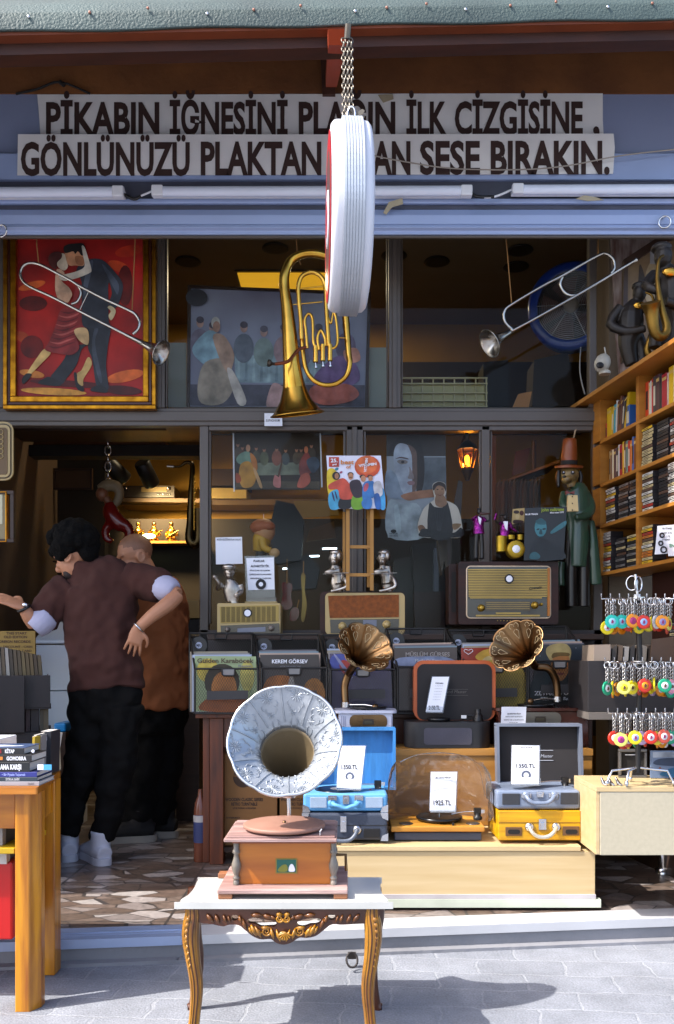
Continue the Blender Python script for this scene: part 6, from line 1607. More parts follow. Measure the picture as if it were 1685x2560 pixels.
# black rounded player with orange rimmed lid
cR = crop(790, 1540, 3.482)
t = thing('portable_player', 'black rounded record player with an orange rimmed upright lid on the riser step', 'record player', P(1124, 1876, 4.08))
Y = 4.07
def roundbox(q, x0, x1, y0, y1, z0, z1, r, m_, n=8):
 pts = []
 for cx_, cy_, a0 in ((x1 - r, y0 + r, -90), (x1 - r, y1 - r, 0), (x0 + r, y1 - r, 90), (x0 + r, y0 + r, 180)):
  for i in range(n + 1):
   an = R(a0 + 90 * i / n); pts.append(Vector((cx_ + r * math.cos(an), cy_ + r * math.sin(an), z0)))
 return q.prism(pts, (0, 0, z1 - z0), m_)
BODYB = mat('black rubber paint', '#262425', .5)
a, b_ = P(1014, 1875, Y), P(1231, 1806, Y)
q = MB(); roundbox(q, a.x, b_.x, Y, 4.27, STZ + .002, b_.z, .07, BODYB, 10); q.build('case', t, bevel=.008, seg=3)
q = MB(); q.ppoly(rounded(1060, 1180, 1820, 1862, 8), Y - .003, .01, mat('grey front cloth', '#4c4a55', .7, bump=.2, bs=240)); q.build('speaker_grille', t, bevel=.002)
q = MB(); oo = rounded(1034, 1239, 1651, 1802, 26)
LYY = 4.2
q.prism([P(u, v, LYY) for u, v in oo], (0, .05, 0), mat('orange tan leather', '#c8602c', .45)); q.build('lid_rim', t, bevel=.004)
q = MB(); q.ppoly(rounded(1043, 1230, 1660, 1800, 18), LYY - .004, .006, mat('black lid lining')); q.build('lid_panel', t)
q = MB(); q.text('Sound Master', P(1104, 1733, LYY - .006), 62 / FPX * LYY, 8 / FPX * LYY, mat('badge dim', '#6a625e', .5), Z=(.15, 0, 1), bold=0)
for v in (1723, 1738): q.pbox(1100, 1170, v, v + .7, LYY - .006, .002, mat('badge dim'))
q.build('badge', t)
c = P(1095, 1801, 4.17); q = MB(); q.lathe([(0, .05), (.008, .055), (.014, .054), (.014, 0)], c - Vector((0, .03, 0)), (0, 0, 1), mat('vinyl black'), 40); q.build('platter', t)
q = MB(); c = P(1195, 1804, 4.16); q.lathe([(-.004, .022), (.03, .022), (.034, .014), (.06, .013)], c, (0, 0, 1), BLACK, 16); q.tube([c + Vector((0, 0, .03)), c + Vector((-.06, 0, .028)), c + Vector((-.075, -.01, .01))], .005, BLACK, 8); q.pbox(1153, 1166, 1788, 1796, 4.14, .02, STEEL); q.build('tonearm', t)
wedge_card('tall tilted price card on the orange rimmed player reading 2150', [cR(1013, 530), cR(1158, 530), cR(1098, 838), cR(957, 832)], 4.12, [('PORTABLE', cR(1040, 0)[0], cR(1108, 0)[0], cR(0, 590)[1], 3, INK)] + [('~~ ~~~~ ~~~ ~~', cR(1036 - i * 4, 0)[0], cR(1106 - i * 5, 0)[0], cR(0, 612 + i * 24)[1], 2.6, GREYINK) for i in range(6)], .05, ('2150.TL', cR(980, 0)[0], cR(1078, 0)[0], cR(0, 815)[1], 10))
# ------------------------------------------------------------------ small brass horn gramophones
HB = mat('antique brass horn', '#9c7a54', .3, 1.0, var=.2, vs=6, col2='#5c452f', rvar=.1)
def brass_gramophone(lab, cab_lab, cu0, cu1, cv0, cv1, Y, cabm, platecol, mouth, mr, axis, neck, turn, squash=1.0):
 t = thing('brass_gramophone', lab, 'gramophone', P((cu0 + cu1) / 2, cv1, Y), 'small gramophones with brass flower horns')
 a, b_ = P(cu0, cv1, Y), P(cu1, cv0, Y)
 z0 = STZ + .002
 q = MB(); q.box(a.x + .012, b_.x - .012, Y, Y + .2, z0, b_.z - .012, cabm); q.build('cabinet', t, bevel=.004)
 q = MB(); roundbox(q, a.x - .008, b_.x + .008, Y - .012, Y + .205, b_.z - .0115, b_.z + .002, .03, cabm); q.build('cabinet_top', t, bevel=.003)
 q = MB(); m_ = (cu0 + cu1) / 2 + platecol[1]; hw, vt, vb = platecol[2]
 q.ppoly(rounded(m_ - hw, m_ + hw, vt, vb, min(14, (vb - vt) / 2.1)), Y - .004, .005, platecol[0]); q.build('radio_plate', t, bevel=.0015)
 q = MB(); vm = (vt + vb) / 2; q.pbox(m_ - 14, m_ + 14, vm - 6, vm + 8, Y - .0065, .004, mat('display frame', '#3a2f24', .4)); q.pbox(m_ - 9, m_ + 9, vm - 2, vm + 5, Y - .008, .003, mat('dull display', '#4a4432', .3)); q.build('display', t)
 k = Y / FPX
 q = MB()
 for sx in (-1, 1):
  q.tube([P(m_ + sx * 20 + sx * 8 * math.cos(th), vm - 5 + 6 * math.sin(th), Y - .006) for th in [i * .7 for i in range(7)]], .0012, platecol[0], 5)
  q.lathe([(0, 3 * k), (.01, 2.6 * k)], P(m_ + sx * 17, vb - 4, Y - .004), (0, -1, 0), platecol[0], 12)
 q.build('plate_ornament', t)
 q = MB(); c = P(turn[0], turn[1], Y + .1); c.z = b_.z + .003; q.lathe([(0, .085), (.006, .09), (.012, .09), (.013, 0)], c, (0, 0, 1), mat('vinyl black'), 40); q.build('turntable', t)
 ax_ = Vector(axis).normalized()
 mc = P(*mouth)
 q = MB()
 np_ = 9
 def pet(an, i):
  return 1 + (0.10 * (abs(math.cos(an * np_ / 2)) ** .6 - .75)) * min(1, max(0, (i - 2) / 7))
 L = mr * 1.55
 prof = []
 for i in range(14):
  s_ = i / 13
  prof.append((-L * (1 - s_) ** .9, mr * (.13 + .87 * s_ ** 2.4)))
 prof += [(.004, mr * 1.03), (.002, mr * 1.05)]
 q.lathe(prof, mc, ax_, HB, 72, fn=pet, close=False)
 q.build('horn', t, solid=.003)
 # chased scroll ornament on each petal
 q = MB()
 aa = ax_.orthogonal().normalized(); bb = ax_.cross(aa)
 def surf(s_, an, lift=.0025):
  i = s_ * 13
  r = mr * (.13 + .87 * s_ ** 2.4) * pet(an, i)
  return mc + ax_ * (-L * (1 - s_) ** .9 + lift) + (aa * math.cos(an) + bb * math.sin(an)) * (r - lift)
 for p in range(np_):
  q = MB()
  c0 = (p + .0) * 2 * math.pi / np_
  for sg_ in (-1, 1):
   q.tube([surf(.97, c0 + sg_ * .02), surf(.99, c0 + sg_ * .12), surf(.96, c0 + sg_ * .2), surf(.93, c0 + sg_ * .16)], .0016, plain('#c9ac80', .35), 5, 3)
   q.tube([surf(.9, c0 + sg_ * .03), surf(.87, c0 + sg_ * .13), surf(.82, c0 + sg_ * .1), surf(.74, c0)], .0016, plain('#c9ac80', .35), 5, 3)
  q.ell(surf(.95, c0), .003, plain('#c9ac80', .35), 6)
  q.build('horn_ornament', t)
 q = MB(); throat = mc - ax_ * L
 q.tube([throat + ax_ * .01, throat - ax_ * .03] + [P(*n_) for n_ in neck], [mr * .15, mr * .145] + [mr * .15 - i * .001 for i in range(len(neck))], OLDBRASS, 16, 6); q.build('neck', t)
 q = MB(); e = P(*neck[-1]); q.lathe([(0, mr * .17), (.025, mr * .17)], e - Vector((0, 0, .012)), (0, 0, 1), STEEL, 16)
 q.tube([e, e + Vector((.09 if turn[0] > neck[-1][0] else -.09, -.03, .002)), e + Vector((.14 if turn[0] > neck[-1][0] else -.14, -.05, -.005))], .004, STEEL, 8); q.ell(e + Vector((.14 if turn[0] > neck[-1][0] else -.14, -.05, -.008)), (.016, .012, .016), OLDBRASS, 10); q.build('tonearm', t)
 return t
WHC = mat('white cabinet paint', '#cfcfdd', .4, var=.04)
t = brass_gramophone('left small gramophone, flower shaped brass horn on a white cabinet', '', 840, 988, 1777, 1866, 4.12, WHC, (OLDBRASS, 7, (47, 1787, 1821)), (914, 1617, 4.02), 69 / FPX * 4.02, (.3, -.72, .5), [(872, 1684, 4.22), (862, 1715, 4.23), (864, 1762, 4.22)], (920, 1772))
q = MB()
for u in (853, 858, 862, 978): q.pbox(u, u + 1.5, 1790, 1866, 4.118, .004, plain('#9a9ab0', .5))
q.build('flute', t)
REDC = mat('red lacquered cabinet', '#4a1c10', .25, var=.2, vs=3, st=(1, 8, 8), coat=.5)
t = brass_gramophone('right small gramophone, flower shaped brass horn on a red brown cabinet', '', 1240, 1478, 1771, 1872, 4.13, REDC, (mat('pewter plate', '#8a8478', .35, .8), -8, (52, 1781, 1813)), (1291, 1613, 4.04), 69 / FPX * 4.04, (-.52, -.66, .42), [(1372, 1672, 4.2), (1390, 1705, 4.22), (1394, 1748, 4.22)], (1340, 1766))
papersheet('notice_card', 'small white card in a clear sleeve before the right gramophone cabinet', 'notice', [(1254, 1767), (1316, 1767), (1314, 1812), (1252, 1813)], 4.095, [('GRAMOFON PİKAP', 1268, 1302, 1786, 3.2), ('RADYO KASET BLUETOOTH', 1264, 1306, 1793, 2.8, GREYINK), ('RADYO USB ve BLUETOOTH', 1260, 1309, 1801, 2.8, GREYINK), ('15500 TL', 1273, 1296, 1809, 3)])
# ------------------------------------------------------------------ carved table with the big gramophone
def curve_fill(loops, depth, m, M):
 """filled outline with holes (2-D curve), given thickness; returns (verts, faces) mapped through M"""
 c = bpy.data.curves.new('outline', 'CURVE'); c.dimensions = '2D'; c.fill_mode = 'BOTH'; c.extrude = depth / 2
 for lp_ in loops:
  s_ = c.splines.new('POLY'); s_.points.add(len(lp_) - 1); s_.use_cyclic_u = True
  for p, q_ in zip(s_.points, lp_): p.co = (q_[0], q_[1], 0, 1)
 o = bpy.data.objects.new('outline', c)
 me = bpy.data.meshes.new_from_object(o)
 r = ([M(v.co) for v in me.vertices], [tuple(p.vertices) for p in me.polygons])
 bpy.data.objects.remove(o); bpy.data.curves.remove(c); bpy.data.meshes.remove(me)
 return r
cT = crop(400, 2150, 2.527)
TYF, TYB = 2.58, 2.86
TZ = .329
carved = mat('gilded walnut', '#bd8214', .3, var=.3, vs=5, col2='#4a2608', st=(3, 3, 1), coat=.35)
carvdk = mat('dark carved walnut', '#5a2c10', .38, var=.25, vs=5, col2='#331708', coat=.25)
MT = mat('white marble', '#c0bfba', .3, var=.05, vs=5, detail=9, col2='#acaba5')
t = thing('carved_table', 'low carved wooden table with scrolled apron, cabriole legs and white marble top', 'table', (P(708, 0, 2.7).x, 2.72, STREET))
xl, xr = P(449, 0, TYF).x, P(970, 0, TYF).x
out = [(xl + .012, 2.6), (xl + .03, 2.585), (xl, 2.575)]
pts = crv([(xl + .004, 2.583), (xl + .03, 2.577), (xr - .03, 2.577), (xr - .004, 2.583), (xr, 2.61), (xr - .012, 2.66), (xr - .016, 2.74), (xr - .012, 2.82), (xr - .02, 2.86), (xr - .05, 2.868), (xl + .05, 2.868), (xl + .02, 2.86), (xl + .012, 2.82), (xl + .016, 2.74), (xl + .012, 2.66), (xl, 2.61)], 4, True)
q = MB(); q.prism([Vector((x, y, TZ - .02)) for x, y in pts], (0, 0, .02), MT); q.build('marble_top', t, bevel=.007, seg=3)
# pierced apron
K = TYF / FPX / 2.527
def ap(c): return Vector(((c[0] / 2.527 + 400 - U0) / FPX * 2.6, 2.6 + c[2], CZ + (V0 - (2150 - c[1] / 2.527)) / FPX * 2.6))
outer = [(170, -300), (1385, -300), (1385, -350), (1290, -395)] + crv([(1290, -395), (1220, -398), (1150, -402), (1085, -400), (1030, -440), (985, -472), (930, -485), (880, -484), (830, -515), (780, -527), (735, -515), (700, -492), (640, -494), (585, -472), (545, -440), (500, -405), (440, -402), (400, -412), (330, -398), (262, -392)], 4)[1:] + [(185, -350)]
holes = [[(475 + 23 * math.cos(i * .45), -357 + 19 * math.sin(i * .45)) for i in range(14)], [(1085 + 24 * math.cos(i * .45), -353 + 20 * math.sin(i * .45)) for i in range(14)],
         crv([(556, -372), (590, -358), (640, -366), (690, -375), (735, -385), (730, -412), (690, -416), (640, -418), (600, -398), (565, -392)], 3, True),
         crv([(868, -385), (900, -372), (950, -362), (1010, -364), (1016, -385), (990, -402), (950, -405), (910, -418), (872, -412)], 3, True)]
vv, ff = curve_fill([outer] + holes, .022, carvdk, ap)
q = MB(); q.add(vv, ff, carvdk); q.build('apron', t)
def A3(x, y, d=0): return P(*cT(x, y), 2.588 + d)
q = MB()
def leaf(q, a, b, w, m_=carved, d=-.0):
 a, b = A3(*a, d), A3(*b, d)
 mid = (a + b) / 2 + Vector((0, -.006, 0))
 q.tube([a, (a + mid) / 2 + Vector((0, -.003, .0)), mid, (mid + b) / 2, b], [(w * .2 * K, w * .2 * K), (w * .8 * K, w * .5 * K), (w * K, w * .6 * K), (w * .7 * K, w * .45 * K), (w * .12 * K, w * .15 * K)], m_, 8, 2)
for s_ in (-1, 1):
 m = lambda x: 778 + s_ * (x - 778)
 for i, (a, b, w_) in enumerate((((295, 340), (340, 395), 16), ((350, 345), (375, 400), 17), ((400, 345), (420, 398), 15), ((430, 350), (445, 395), 11), ((500, 350), (515, 400), 17), ((520, 370), (545, 440), 16), ((575, 345), (650, 350), 15), ((650, 345), (720, 372), 16), ((700, 350), (735, 380), 12), ((575, 410), (610, 480), 20), ((600, 420), (640, 490), 18), ((560, 420), (585, 470), 12), ((640, 425), (700, 430), 14), ((700, 430), (720, 500), 18), ((735, 440), (760, 515), 15), ((735, 340), (775, 345), 15))):
  leaf(q, (m(a[0]), a[1]), (m(b[0]), b[1]), w_, carved if i > 8 else mat('half gilt carving', '#7d4a12', .33, var=.3, vs=6, col2='#43200a', coat=.3))
 for cx_, cy_, r0 in ((672, 452, 30), (755, 372, 24), (620, 455, 20)):
  sp = [(m(cx_ + r0 * (1 - i / 20) * math.cos(i * .6)), cy_ + r0 * (1 - i / 20) * math.sin(i * .6)) for i in range(18)]
  q.tube([A3(x, y, -.006) for x, y in sp], [7 * K * (1 - i / 30) for i in range(18)], carved, 7)
 q.tube([A3(m(170), 306, -.004), A3(m(778), 306, -.004)], 5 * K, carvdk, 6)
q.ell(A3(778, 480, -.004), (34 * K, 14 * K, 30 * K), mat('pale shell', '#b98f4a', .3, var=.3, vs=30), 14)
for i in range(7):
 an = R(200 + i * 23)
 q.tube([A3(790, 460, -.016), A3(790 + 42 * math.cos(an), 462 - 42 * math.sin(an), -.012)], [3 * K, 6 * K], carved, 6)
q.build('carving', t)
def cab_leg(x0, mirror, back=False):
 """bulging knee, slim ankle, small outward scroll foot"""
 Yq = 2.6 if not back else 2.835
 k = 2.6 / FPX / 2.527
 prof = [(300, 0, 44), (350, 2, 50), (420, -8, 56), (500, -10, 55), (580, -2, 50), (660, 8, 46), (760, 22, 44), (860, 24, 40), (960, 16, 36), (1040, 8, 36), (1110, -4, 36), (1160, -20, 42), (1172, -24, 38)]
 q = MB()
 pth, rad = [], []
 for y, dx, w_ in prof:
  z = CZ + (V0 - (2150 + y / 2.527)) / FPX * 2.6
  z = max(z, STREET + .004)
  pth.append(Vector((x0 + mirror * dx * k, Yq - (dx * -.35) * k * (1 if not back else -1), z))); rad.append((w_ * k * 1.0, w_ * k * .8))
 q.tube(pth, rad, carved if not back else carvdk, 16, 4, ref=(1, 0, 0))
 if not back:
  for off, rr in ((-.62, 5.5), (-.2, 4.5), (.3, 5), (.72, 6)):
   q.tube([p + Vector((off * r_[0], -r_[1] * math.sqrt(max(.05, 1 - off * off)) * .98, 0)) for p, r_ in zip(pth, rad)], rr * k, carvdk if off in (-.2, .3) else carved, 6, 4)
  for i in range(9):
   y = 390 + i * 34
   j = 0
   s_ = i / 9
   base = Vector(crv([tuple(p) for p in pth], 4)[min(48, int(4 * (1.4 + i * .45)))])
   q.ell(base + Vector((-mirror * 20 * k, -44 * k * (1 - s_ * .3), 0)), ((16 - i) * k, 8 * k, 17 * k), carved, 8, Matrix.Rotation(mirror * .5, 3, 'Y'))
  if mirror > 0: pass
 return q.build('leg', t)
xL, xR = P(*cT(205, 0), 2.6).x, P(*cT(1338, 0), 2.6).x
cab_leg(xL, 1); cab_leg(xR, -1); cab_leg(xL - .034, 1, True); cab_leg(xR + .018, -1, True)
q = MB(); q.box(xl + .03, xr - .03, 2.62, 2.85, TZ - .05, TZ - .0205, carvdk); q.build('frame', t)
# ---- gramophone
gx = P(711, 0, 2.7).x
t = thing('gramophone', 'antique wooden gramophone with a big silver embossed flower horn on the carved table', 'gramophone', (gx, 2.72, TZ))
WPW = mat('weathered pinkish wood', '#b3958d', .6, var=.2, vs=3.5, st=(.8, 8, 8), col2='#7a5a55', bump=.3, bs=20)
WAL = mat('orange walnut veneer', '#cd7d24', .3, var=.25, vs=2.6, st=(.8, 3, 6), col2='#9c5618', coat=.2)
def gb(q, u0, u1, y0, y1, z0, z1, m_):
 q.box(P(u0, 0, y0).x, P(u1, 0, y0).x, y0, y1, z0, z1, m_)
q = MB(); gb(q, 543, 870, 2.602, 2.9, TZ + .016, TZ + .03, WPW); q.build('base_board', t, bevel=.004, seg=3)
for u0, u1 in ((545, 580), (834, 869)):
 for y0 in (2.606, 2.85):
  q = MB(); gb(q, u0, u1, y0, y0 + .04, TZ + .001, TZ + .016, mat('raw brown wood', '#94603f', .6)); q.build('foot', t, bevel=.002)
q = MB(); gb(q, 596, 828, 2.665, 2.87, TZ + .03, TZ + .166, WAL); q.build('case', t, bevel=.002)
q = MB(); gb(q, 580, 840, 2.64, 2.885, TZ + .158, TZ + .168, mat('red brown cornice', '#8a3f16', .35, coat=.3)); q.build('cornice', t, bevel=.003)
q = MB(); gb(q, 559, 842, 2.612, 2.9, TZ + .168, TZ + .178, WPW); gb(q, 566, 838, 2.622, 2.89, TZ + .178, TZ + .183, WPW); q.build('lid_board', t, bevel=.004, seg=3)
COLW = mat('grey turned column', '#7d7468', .35, var=.2, vs=9, coat=.3)
for u in (591, 834):
 for y in (2.66, 2.865):
  q = MB(); x = P(u, 0, 2.66).x + (0 if y < 2.7 else (.004 if u < 700 else -.004))
  h = .127
  q.lathe([(0, .010), (.012, .010), (.014, .007), (.018, .0115), (.022, .0115), (.026, .007), (.032, .009), (.05, .0145), (.062, .0145), (.08, .009), (.092, .007), (.096, .0115), (.102, .0115), (.105, .009), (h, .009)], (x, y, TZ + .0305), (0, 0, 1), COLW, 20); q.build('column', t)
# small coloured label: plain green panel with a gilt edge and a white patch
q = MB(); q.pbox(689, 743, 2146, 2184, 2.663, .002, mat('gilt edge', '#8a7a30', .5)); q.pbox(692, 740, 2149, 2181, 2.662, .003, plain('#1f5a4c', .5)); q.build('label', t)
q = MB(); q.ppoly([(722, 2178), (724, 2164), (730, 2160), (735, 2166), (737, 2178)], 2.6605, .001, PAPER, 3); q.ppoly([(694, 2178), (704, 2164), (716, 2162), (718, 2178)], 2.6605, .001, plain('#7a7a2a', .5), 3); q.build('label_patch', t)
zt = TZ + .183
q = MB(); c = Vector((P(711, 0, 2.735).x, 2.735, zt + .006))
q.lathe([(-.004, .02), (0, .122), (.004, .127), (.012, .127), (.014, .123), (.0142, 0)], c, (0, 0, 1), mat('rust brown platter', '#a37c6b', .6, var=.2, vs=5, col2='#8c6353'), 64); q.lathe([(.0143, .006), (.02, .005), (.02, 0)], c, (0, 0, 1), OLDBRASS, 12); q.build('turntable', t)
q = MB(); e = Vector((P(800, 0, 2.64).x, 2.635, zt)); q.tube([e, e + Vector((0, 0, .012))], .0025, STEEL, 8); q.tube([e + Vector((0, 0, .012)), e + Vector((.006, 0, .02))], .0025, STEEL, 8); q.build('brake_lever', t)
q = MB()
cxr = P(848, 0, 2.75).x
q.tube([Vector((P(840, 0, 2.75).x - .01, 2.75, TZ + .1)), Vector((cxr + .02, 2.75, TZ + .1)), Vector((cxr + .022, 2.75, TZ + .05))], .005, OLDBRASS, 8); q.build('crank', t)
# horn: sections swept from the wide mouth back and down into the stem
q = MB()
TIN = mat('embossed tin horn', '#b3b8be', .33, .6, var=.12, vs=6, col2='#8f969e', rvar=.1, bump=.25, bs=45)
mouthC = P(711, 1849, 2.66)
rm = 143 / FPX * 2.66
n0 = Vector((-.03, -.93, .36)).normalized()
stemT = Vector((P(722, 0, 2.87).x, 2.87, P(0, 1985, 2.87).z))
secs = []
key = [(0.0, mouthC, 1.0, n0), (.10, mouthC - n0 * .01, .93, n0), (.25, mouthC - n0 * .034 + Vector((0, 0, -.003)), .74, n0), (.42, mouthC - n0 * .06 + Vector((.002, 0, -.012)), .54, Vector((-.02, -.9, .44)).normalized()),
       (.6, mouthC - n0 * .095 + Vector((.004, 0, -.04)), .385, Vector((-.01, -.8, .6)).normalized()), (.7, mouthC - n0 * .13 + Vector((.006, .0, -.075)), .3, Vector((0, -.55, .83)).normalized()), (.78, mouthC - n0 * .16 + Vector((.008, .012, -.105)), .24, Vector((0, -.3, .95)).normalized()), (.9, stemT + Vector((0, 0, .03)), .15, Vector((0, -.1, 1)).normalized()), (1, stemT + Vector((0, 0, .0)), .085, Vector((0, 0, 1)))]
zz_ = crv([(tuple(c) + (r_,) + tuple(n_)) for _, c, r_, n_ in key], 6)
NP, NS = 10, 100
X_ = Vector((1, 0, 0))
def hpt(i, an, lift=0.):
 z = zz_[i]
 c, r_, n_ = Vector(z[:3]), z[3] * rm, Vector(z[4:]).normalized()
 a_ = (X_ - n_ * X_.dot(n_)).normalized(); b_ = n_.cross(a_)
 ph = (an * NP / (2 * math.pi) + .35) % 1
 fl = (abs(math.sin(math.pi * ph)) ** .5 - .8) * .035 * min(1, r_ / rm * 1.3)
 r2 = r_ * (1 + fl) - lift
 return c + (a_ * math.cos(an) + b_ * math.sin(an)) * r2 + n_ * lift * .5
vs = [hpt(i, 2 * math.pi * j / NS) for i in range(len(zz_)) for j in range(NS)]
fs = [(i * NS + j, i * NS + (j + 1) % NS, (i + 1) * NS + (j + 1) % NS, (i + 1) * NS + j) for i in range(len(zz_) - 1) for j in range(NS)]
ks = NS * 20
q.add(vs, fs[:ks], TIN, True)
q.add(vs, fs[ks:], mat('shade brown throat', '#6a5b42', .55, .3, var=.15, vs=8), True)  # throat's shade put into the colour, an even brown beyond the tin
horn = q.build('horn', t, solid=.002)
q = MB()
lip = [hpt(0, 2 * math.pi * j / NS) for j in range(NS)]
mid_ = [hpt(2, 2 * math.pi * j / NS, .003) for j in range(NS)]
out2 = [p + (p - mouthC) * .02 - n0 * .003 for p in lip]
q.add([p - n0 * -.003 for p in mid_] + [p + n0 * .003 for p in lip] + out2, [(j, (j + 1) % NS, NS + (j + 1) % NS, NS + j) for j in range(NS)] + [(NS + j, NS + (j + 1) % NS, 2 * NS + (j + 1) % NS, 2 * NS + j) for j in range(NS)], mat('bright tin rim', '#d3d6da', .25, .9, var=.06), True)
q.build('rim', horn, solid=.0015)
for p_ in range(NP):
 q = MB()
 an = (p_ - .35) * 2 * math.pi / NP
 q.tube([hpt(i, an, .0015) for i in range(0, 19, 2)], [.0024] * 10, TIN, 6)
 q.build('seam', horn)
q = MB()
for p_ in range(NP):
 for dj in (-.3, -.1, .1, .3):
  q.ell(hpt(1, (p_ - .35 + .5 + dj) * 2 * math.pi / NP, .003), .0024, mat('bright tin rim'), 7)
q.build('rivet', horn)
q = MB()
def daisy(i0, an0, R_, n=12):
 c = hpt(i0, an0, .002)
 tu = (hpt(i0 + 1, an0, .002) - hpt(i0 - 1, an0, .002)).normalized(); tv = (hpt(i0, an0 + .05, .002) - hpt(i0, an0 - .05, .002)).normalized()
 nr = tu.cross(tv).normalized()
 for m_ in range(n):
  a_ = 2 * math.pi * m_ / n
  d = tu * math.cos(a_) + tv * math.sin(a_)
  q.tube([c + d * R_ * .25, c + d * R_ * .65, c + d * R_], [.0012, R_ * .13, R_ * .09], TIN, 6)
 for m_ in range(6):
  a_ = 2 * math.pi * m_ / 6
  q.ell(c + (tu * math.cos(a_) + tv * math.sin(a_)) * R_ * .14, R_ * .08, TIN, 6)
 q.ell(c, R_ * .09, TIN, 6)
for p_ in range(NP):
 an = (p_ - .35 + .5) * 2 * math.pi / NP
 daisy(8, an, .021)
 daisy(15, an + .06, .012, 9)
 for dx in (-1, 1):
  for i_, w_ in ((4, .19), (5, .12), (11, .16), (13, .1), (18, .08)):
   a_ = an + dx * w_
   q.tube([hpt(i_ - 1, a_, .002), hpt(i_, a_ + dx * .04, .002), hpt(i_ + 1, a_ + dx * .02, .002), hpt(i_ + 2, a_ - dx * .02, .002)], [.0008, .0022, .0018, .0008], TIN, 5, 2)
q.build('embossed_flower', horn)
q = MB(); c = Vector((stemT.x, stemT.y, P(0, 1993, 2.87).z)); q.lathe([(0, .022), (.002, .024), (.02, .024), (.024, .018)], c, (0, 0, 1), mat('bright tin rim'), 28)
q.tube([Vector((c.x, c.y, zt)), Vector((c.x + .001, c.y - .002, zt + .03)), Vector((c.x - .001, c.y, c.z))], [.008, .0065, .007], mat('bright tin rim'), 14, 3); q.build('horn_stem', t)
q = MB(); q.torus(P(880, 2400, 3.17) + Vector((0, 0, 0)), (.1, -1, .6), .02, .004, mat('iron loop', '#3f3a38', .5, .7), 16, 6, sx=1.3); q.box(P(870, 0, 3.2).x, P(890, 0, 3.2).x, 3.2, 3.22, P(0, 2398, 3.2).z, P(0, 2384, 3.2).z, mat('iron loop')); tag(q.build('iron_loop'), 'small dark iron ring fixed to the kerb beside the right table leg', 'ring')
# ------------------------------------------------------------------ bookcase at the right
BA = Vector((1.367, 4.7, 0))
be = Vector((.17, -1, 0)).normalized()        # along the front, towards the street
bn = Vector((1, .17, 0)).normalized()         # into the case
def bk(s_, d, z): return BA + be * s_ + bn * d + Vector((0, 0, z))
def bbox(q, s0, s1, d0, d1, z0, z1, m, lean=0.):
 vs = [bk(s_ + (lean if z == z1 else 0), d, z) for s_ in (s0, s1) for d in (d0, d1) for z in (z0, z1)]
 return q.add(vs, [(0, 1, 3, 2), (4, 6, 7, 5), (0, 4, 5, 1), (2, 3, 7, 6), (0, 2, 6, 4), (1, 5, 7, 3)], m)
t = thing('bookcase', 'honey coloured open bookcase full of books and cassettes at the right edge', 'bookcase', bk(.5, .1, 1.47))
ZS = [1.494, 1.749, 1.969, 2.2, 2.42]
q = MB(); bbox(q, -.22, 1.4, -.07, .25, ZS[4], ZS[4] + .022, SHELFWOOD); q.build('top_board', t, bevel=.002)
for i, z in enumerate(ZS[:4]):
 q = MB(); bbox(q, -.001, 1.39, .0, .24, z - .018, z, SHELFWOOD); q.build('shelf', t, bevel=.0015)
for s0, s1 in ((-.09, -.002), (.385, .415), (1.0, 1.03)):
 for i in range(4):
  q = MB(); bbox(q, s0, s1, .002, .24, ZS[i] + .0005, ZS[i + 1] - (.0185 if i < 3 else .0005), SHELFWOOD); q.build('upright', t)
q = MB(); bbox(q, -.09, 1.39, .241, .255, ZS[0] - .018, ZS[4], mat('case back', '#4a321a', .7)); q.build('back_board', t)
# lower part: dark cabinet below
q = MB(); bbox(q, .0, 1.39, .1, .3, 0.0, ZS[0] - .45, DARKWOOD); bbox(q, .2, 1.39, .19, .28, ZS[0] - .45, ZS[0] - .02, mat('reddish dark case', '#3a1a10', .5)); q.build('lower_cabinet', t)
BKC = [('red', '#b8281a'), ('cream', '#d0c09a'), ('white', '#c9c6c2'), ('orange red', '#c8401c'), ('dark grey', '#3a3638'), ('dark plum', '#4a2c30'), ('crimson', '#a01c2c'), ('pink white', '#b89a98'), ('yellow', '#d0a818'), ('black', '#1e1c1e'), ('teal', '#3f98a8'), ('brown', '#6a3c20'), ('blue', '#2c5a9a'), ('green grey', '#5a7a74'), ('orange', '#c87020'), ('tan', '#a08458')]
BKD = dict(BKC)
def books(shelf, s0, seq, shname):
 s_ = s0
 cnt = {}
 for i, (cn, wd, h, lean) in enumerate(seq):
  cnt[cn] = cnt.get(cn, 0) + 1
  tot = sum(1 for x in seq if x[0] == cn)
  lab = '%s book, %s from the window end on %s' % (cn, ORD[i], shname)
  t = thing('book', lab, 'book', bk(s_ + wd / 2, .1, ZS[shelf]), 'books in the honey bookcase')
  q = MB(); bbox(q, s_, s_ + wd, .03, .17, ZS[shelf] + .001, ZS[shelf] + h, plain(BKD[cn], .45), lean); q.build('cover', t, bevel=.001, seg=1)
  q = MB(); bbox(q, s_ + wd * .2, s_ + wd * .8, .0292, .03, ZS[shelf] + h * .25, ZS[shelf] + h * .75, plain('#c9c0a8' if i % 3 else '#2a2422', .5), lean * .5) if i % 2 == 0 else bbox(q, s_ + wd * .1, s_ + wd * .9, .0292, .03, ZS[shelf] + h * .82, ZS[shelf] + h * .9, plain('#c9a860', .5), lean * .85); q.build('spine_print', t)
  s_ += wd + .0015
books(3, .005, [('red', .014, .09, 0), ('yellow', .05, .165, .0), ('yellow', .016, .16, .01), ('teal', .026, .165, .012), ('white', .012, .18, .01), ('brown', .02, .17, .012), ('brown', .018, .19, .014), ('dark plum', .016, .18, .018), ('dark grey', .014, .17, .02), ('yellow', .022, .185, .04), ('blue', .04, .12, .0)], 'the far left top shelf')
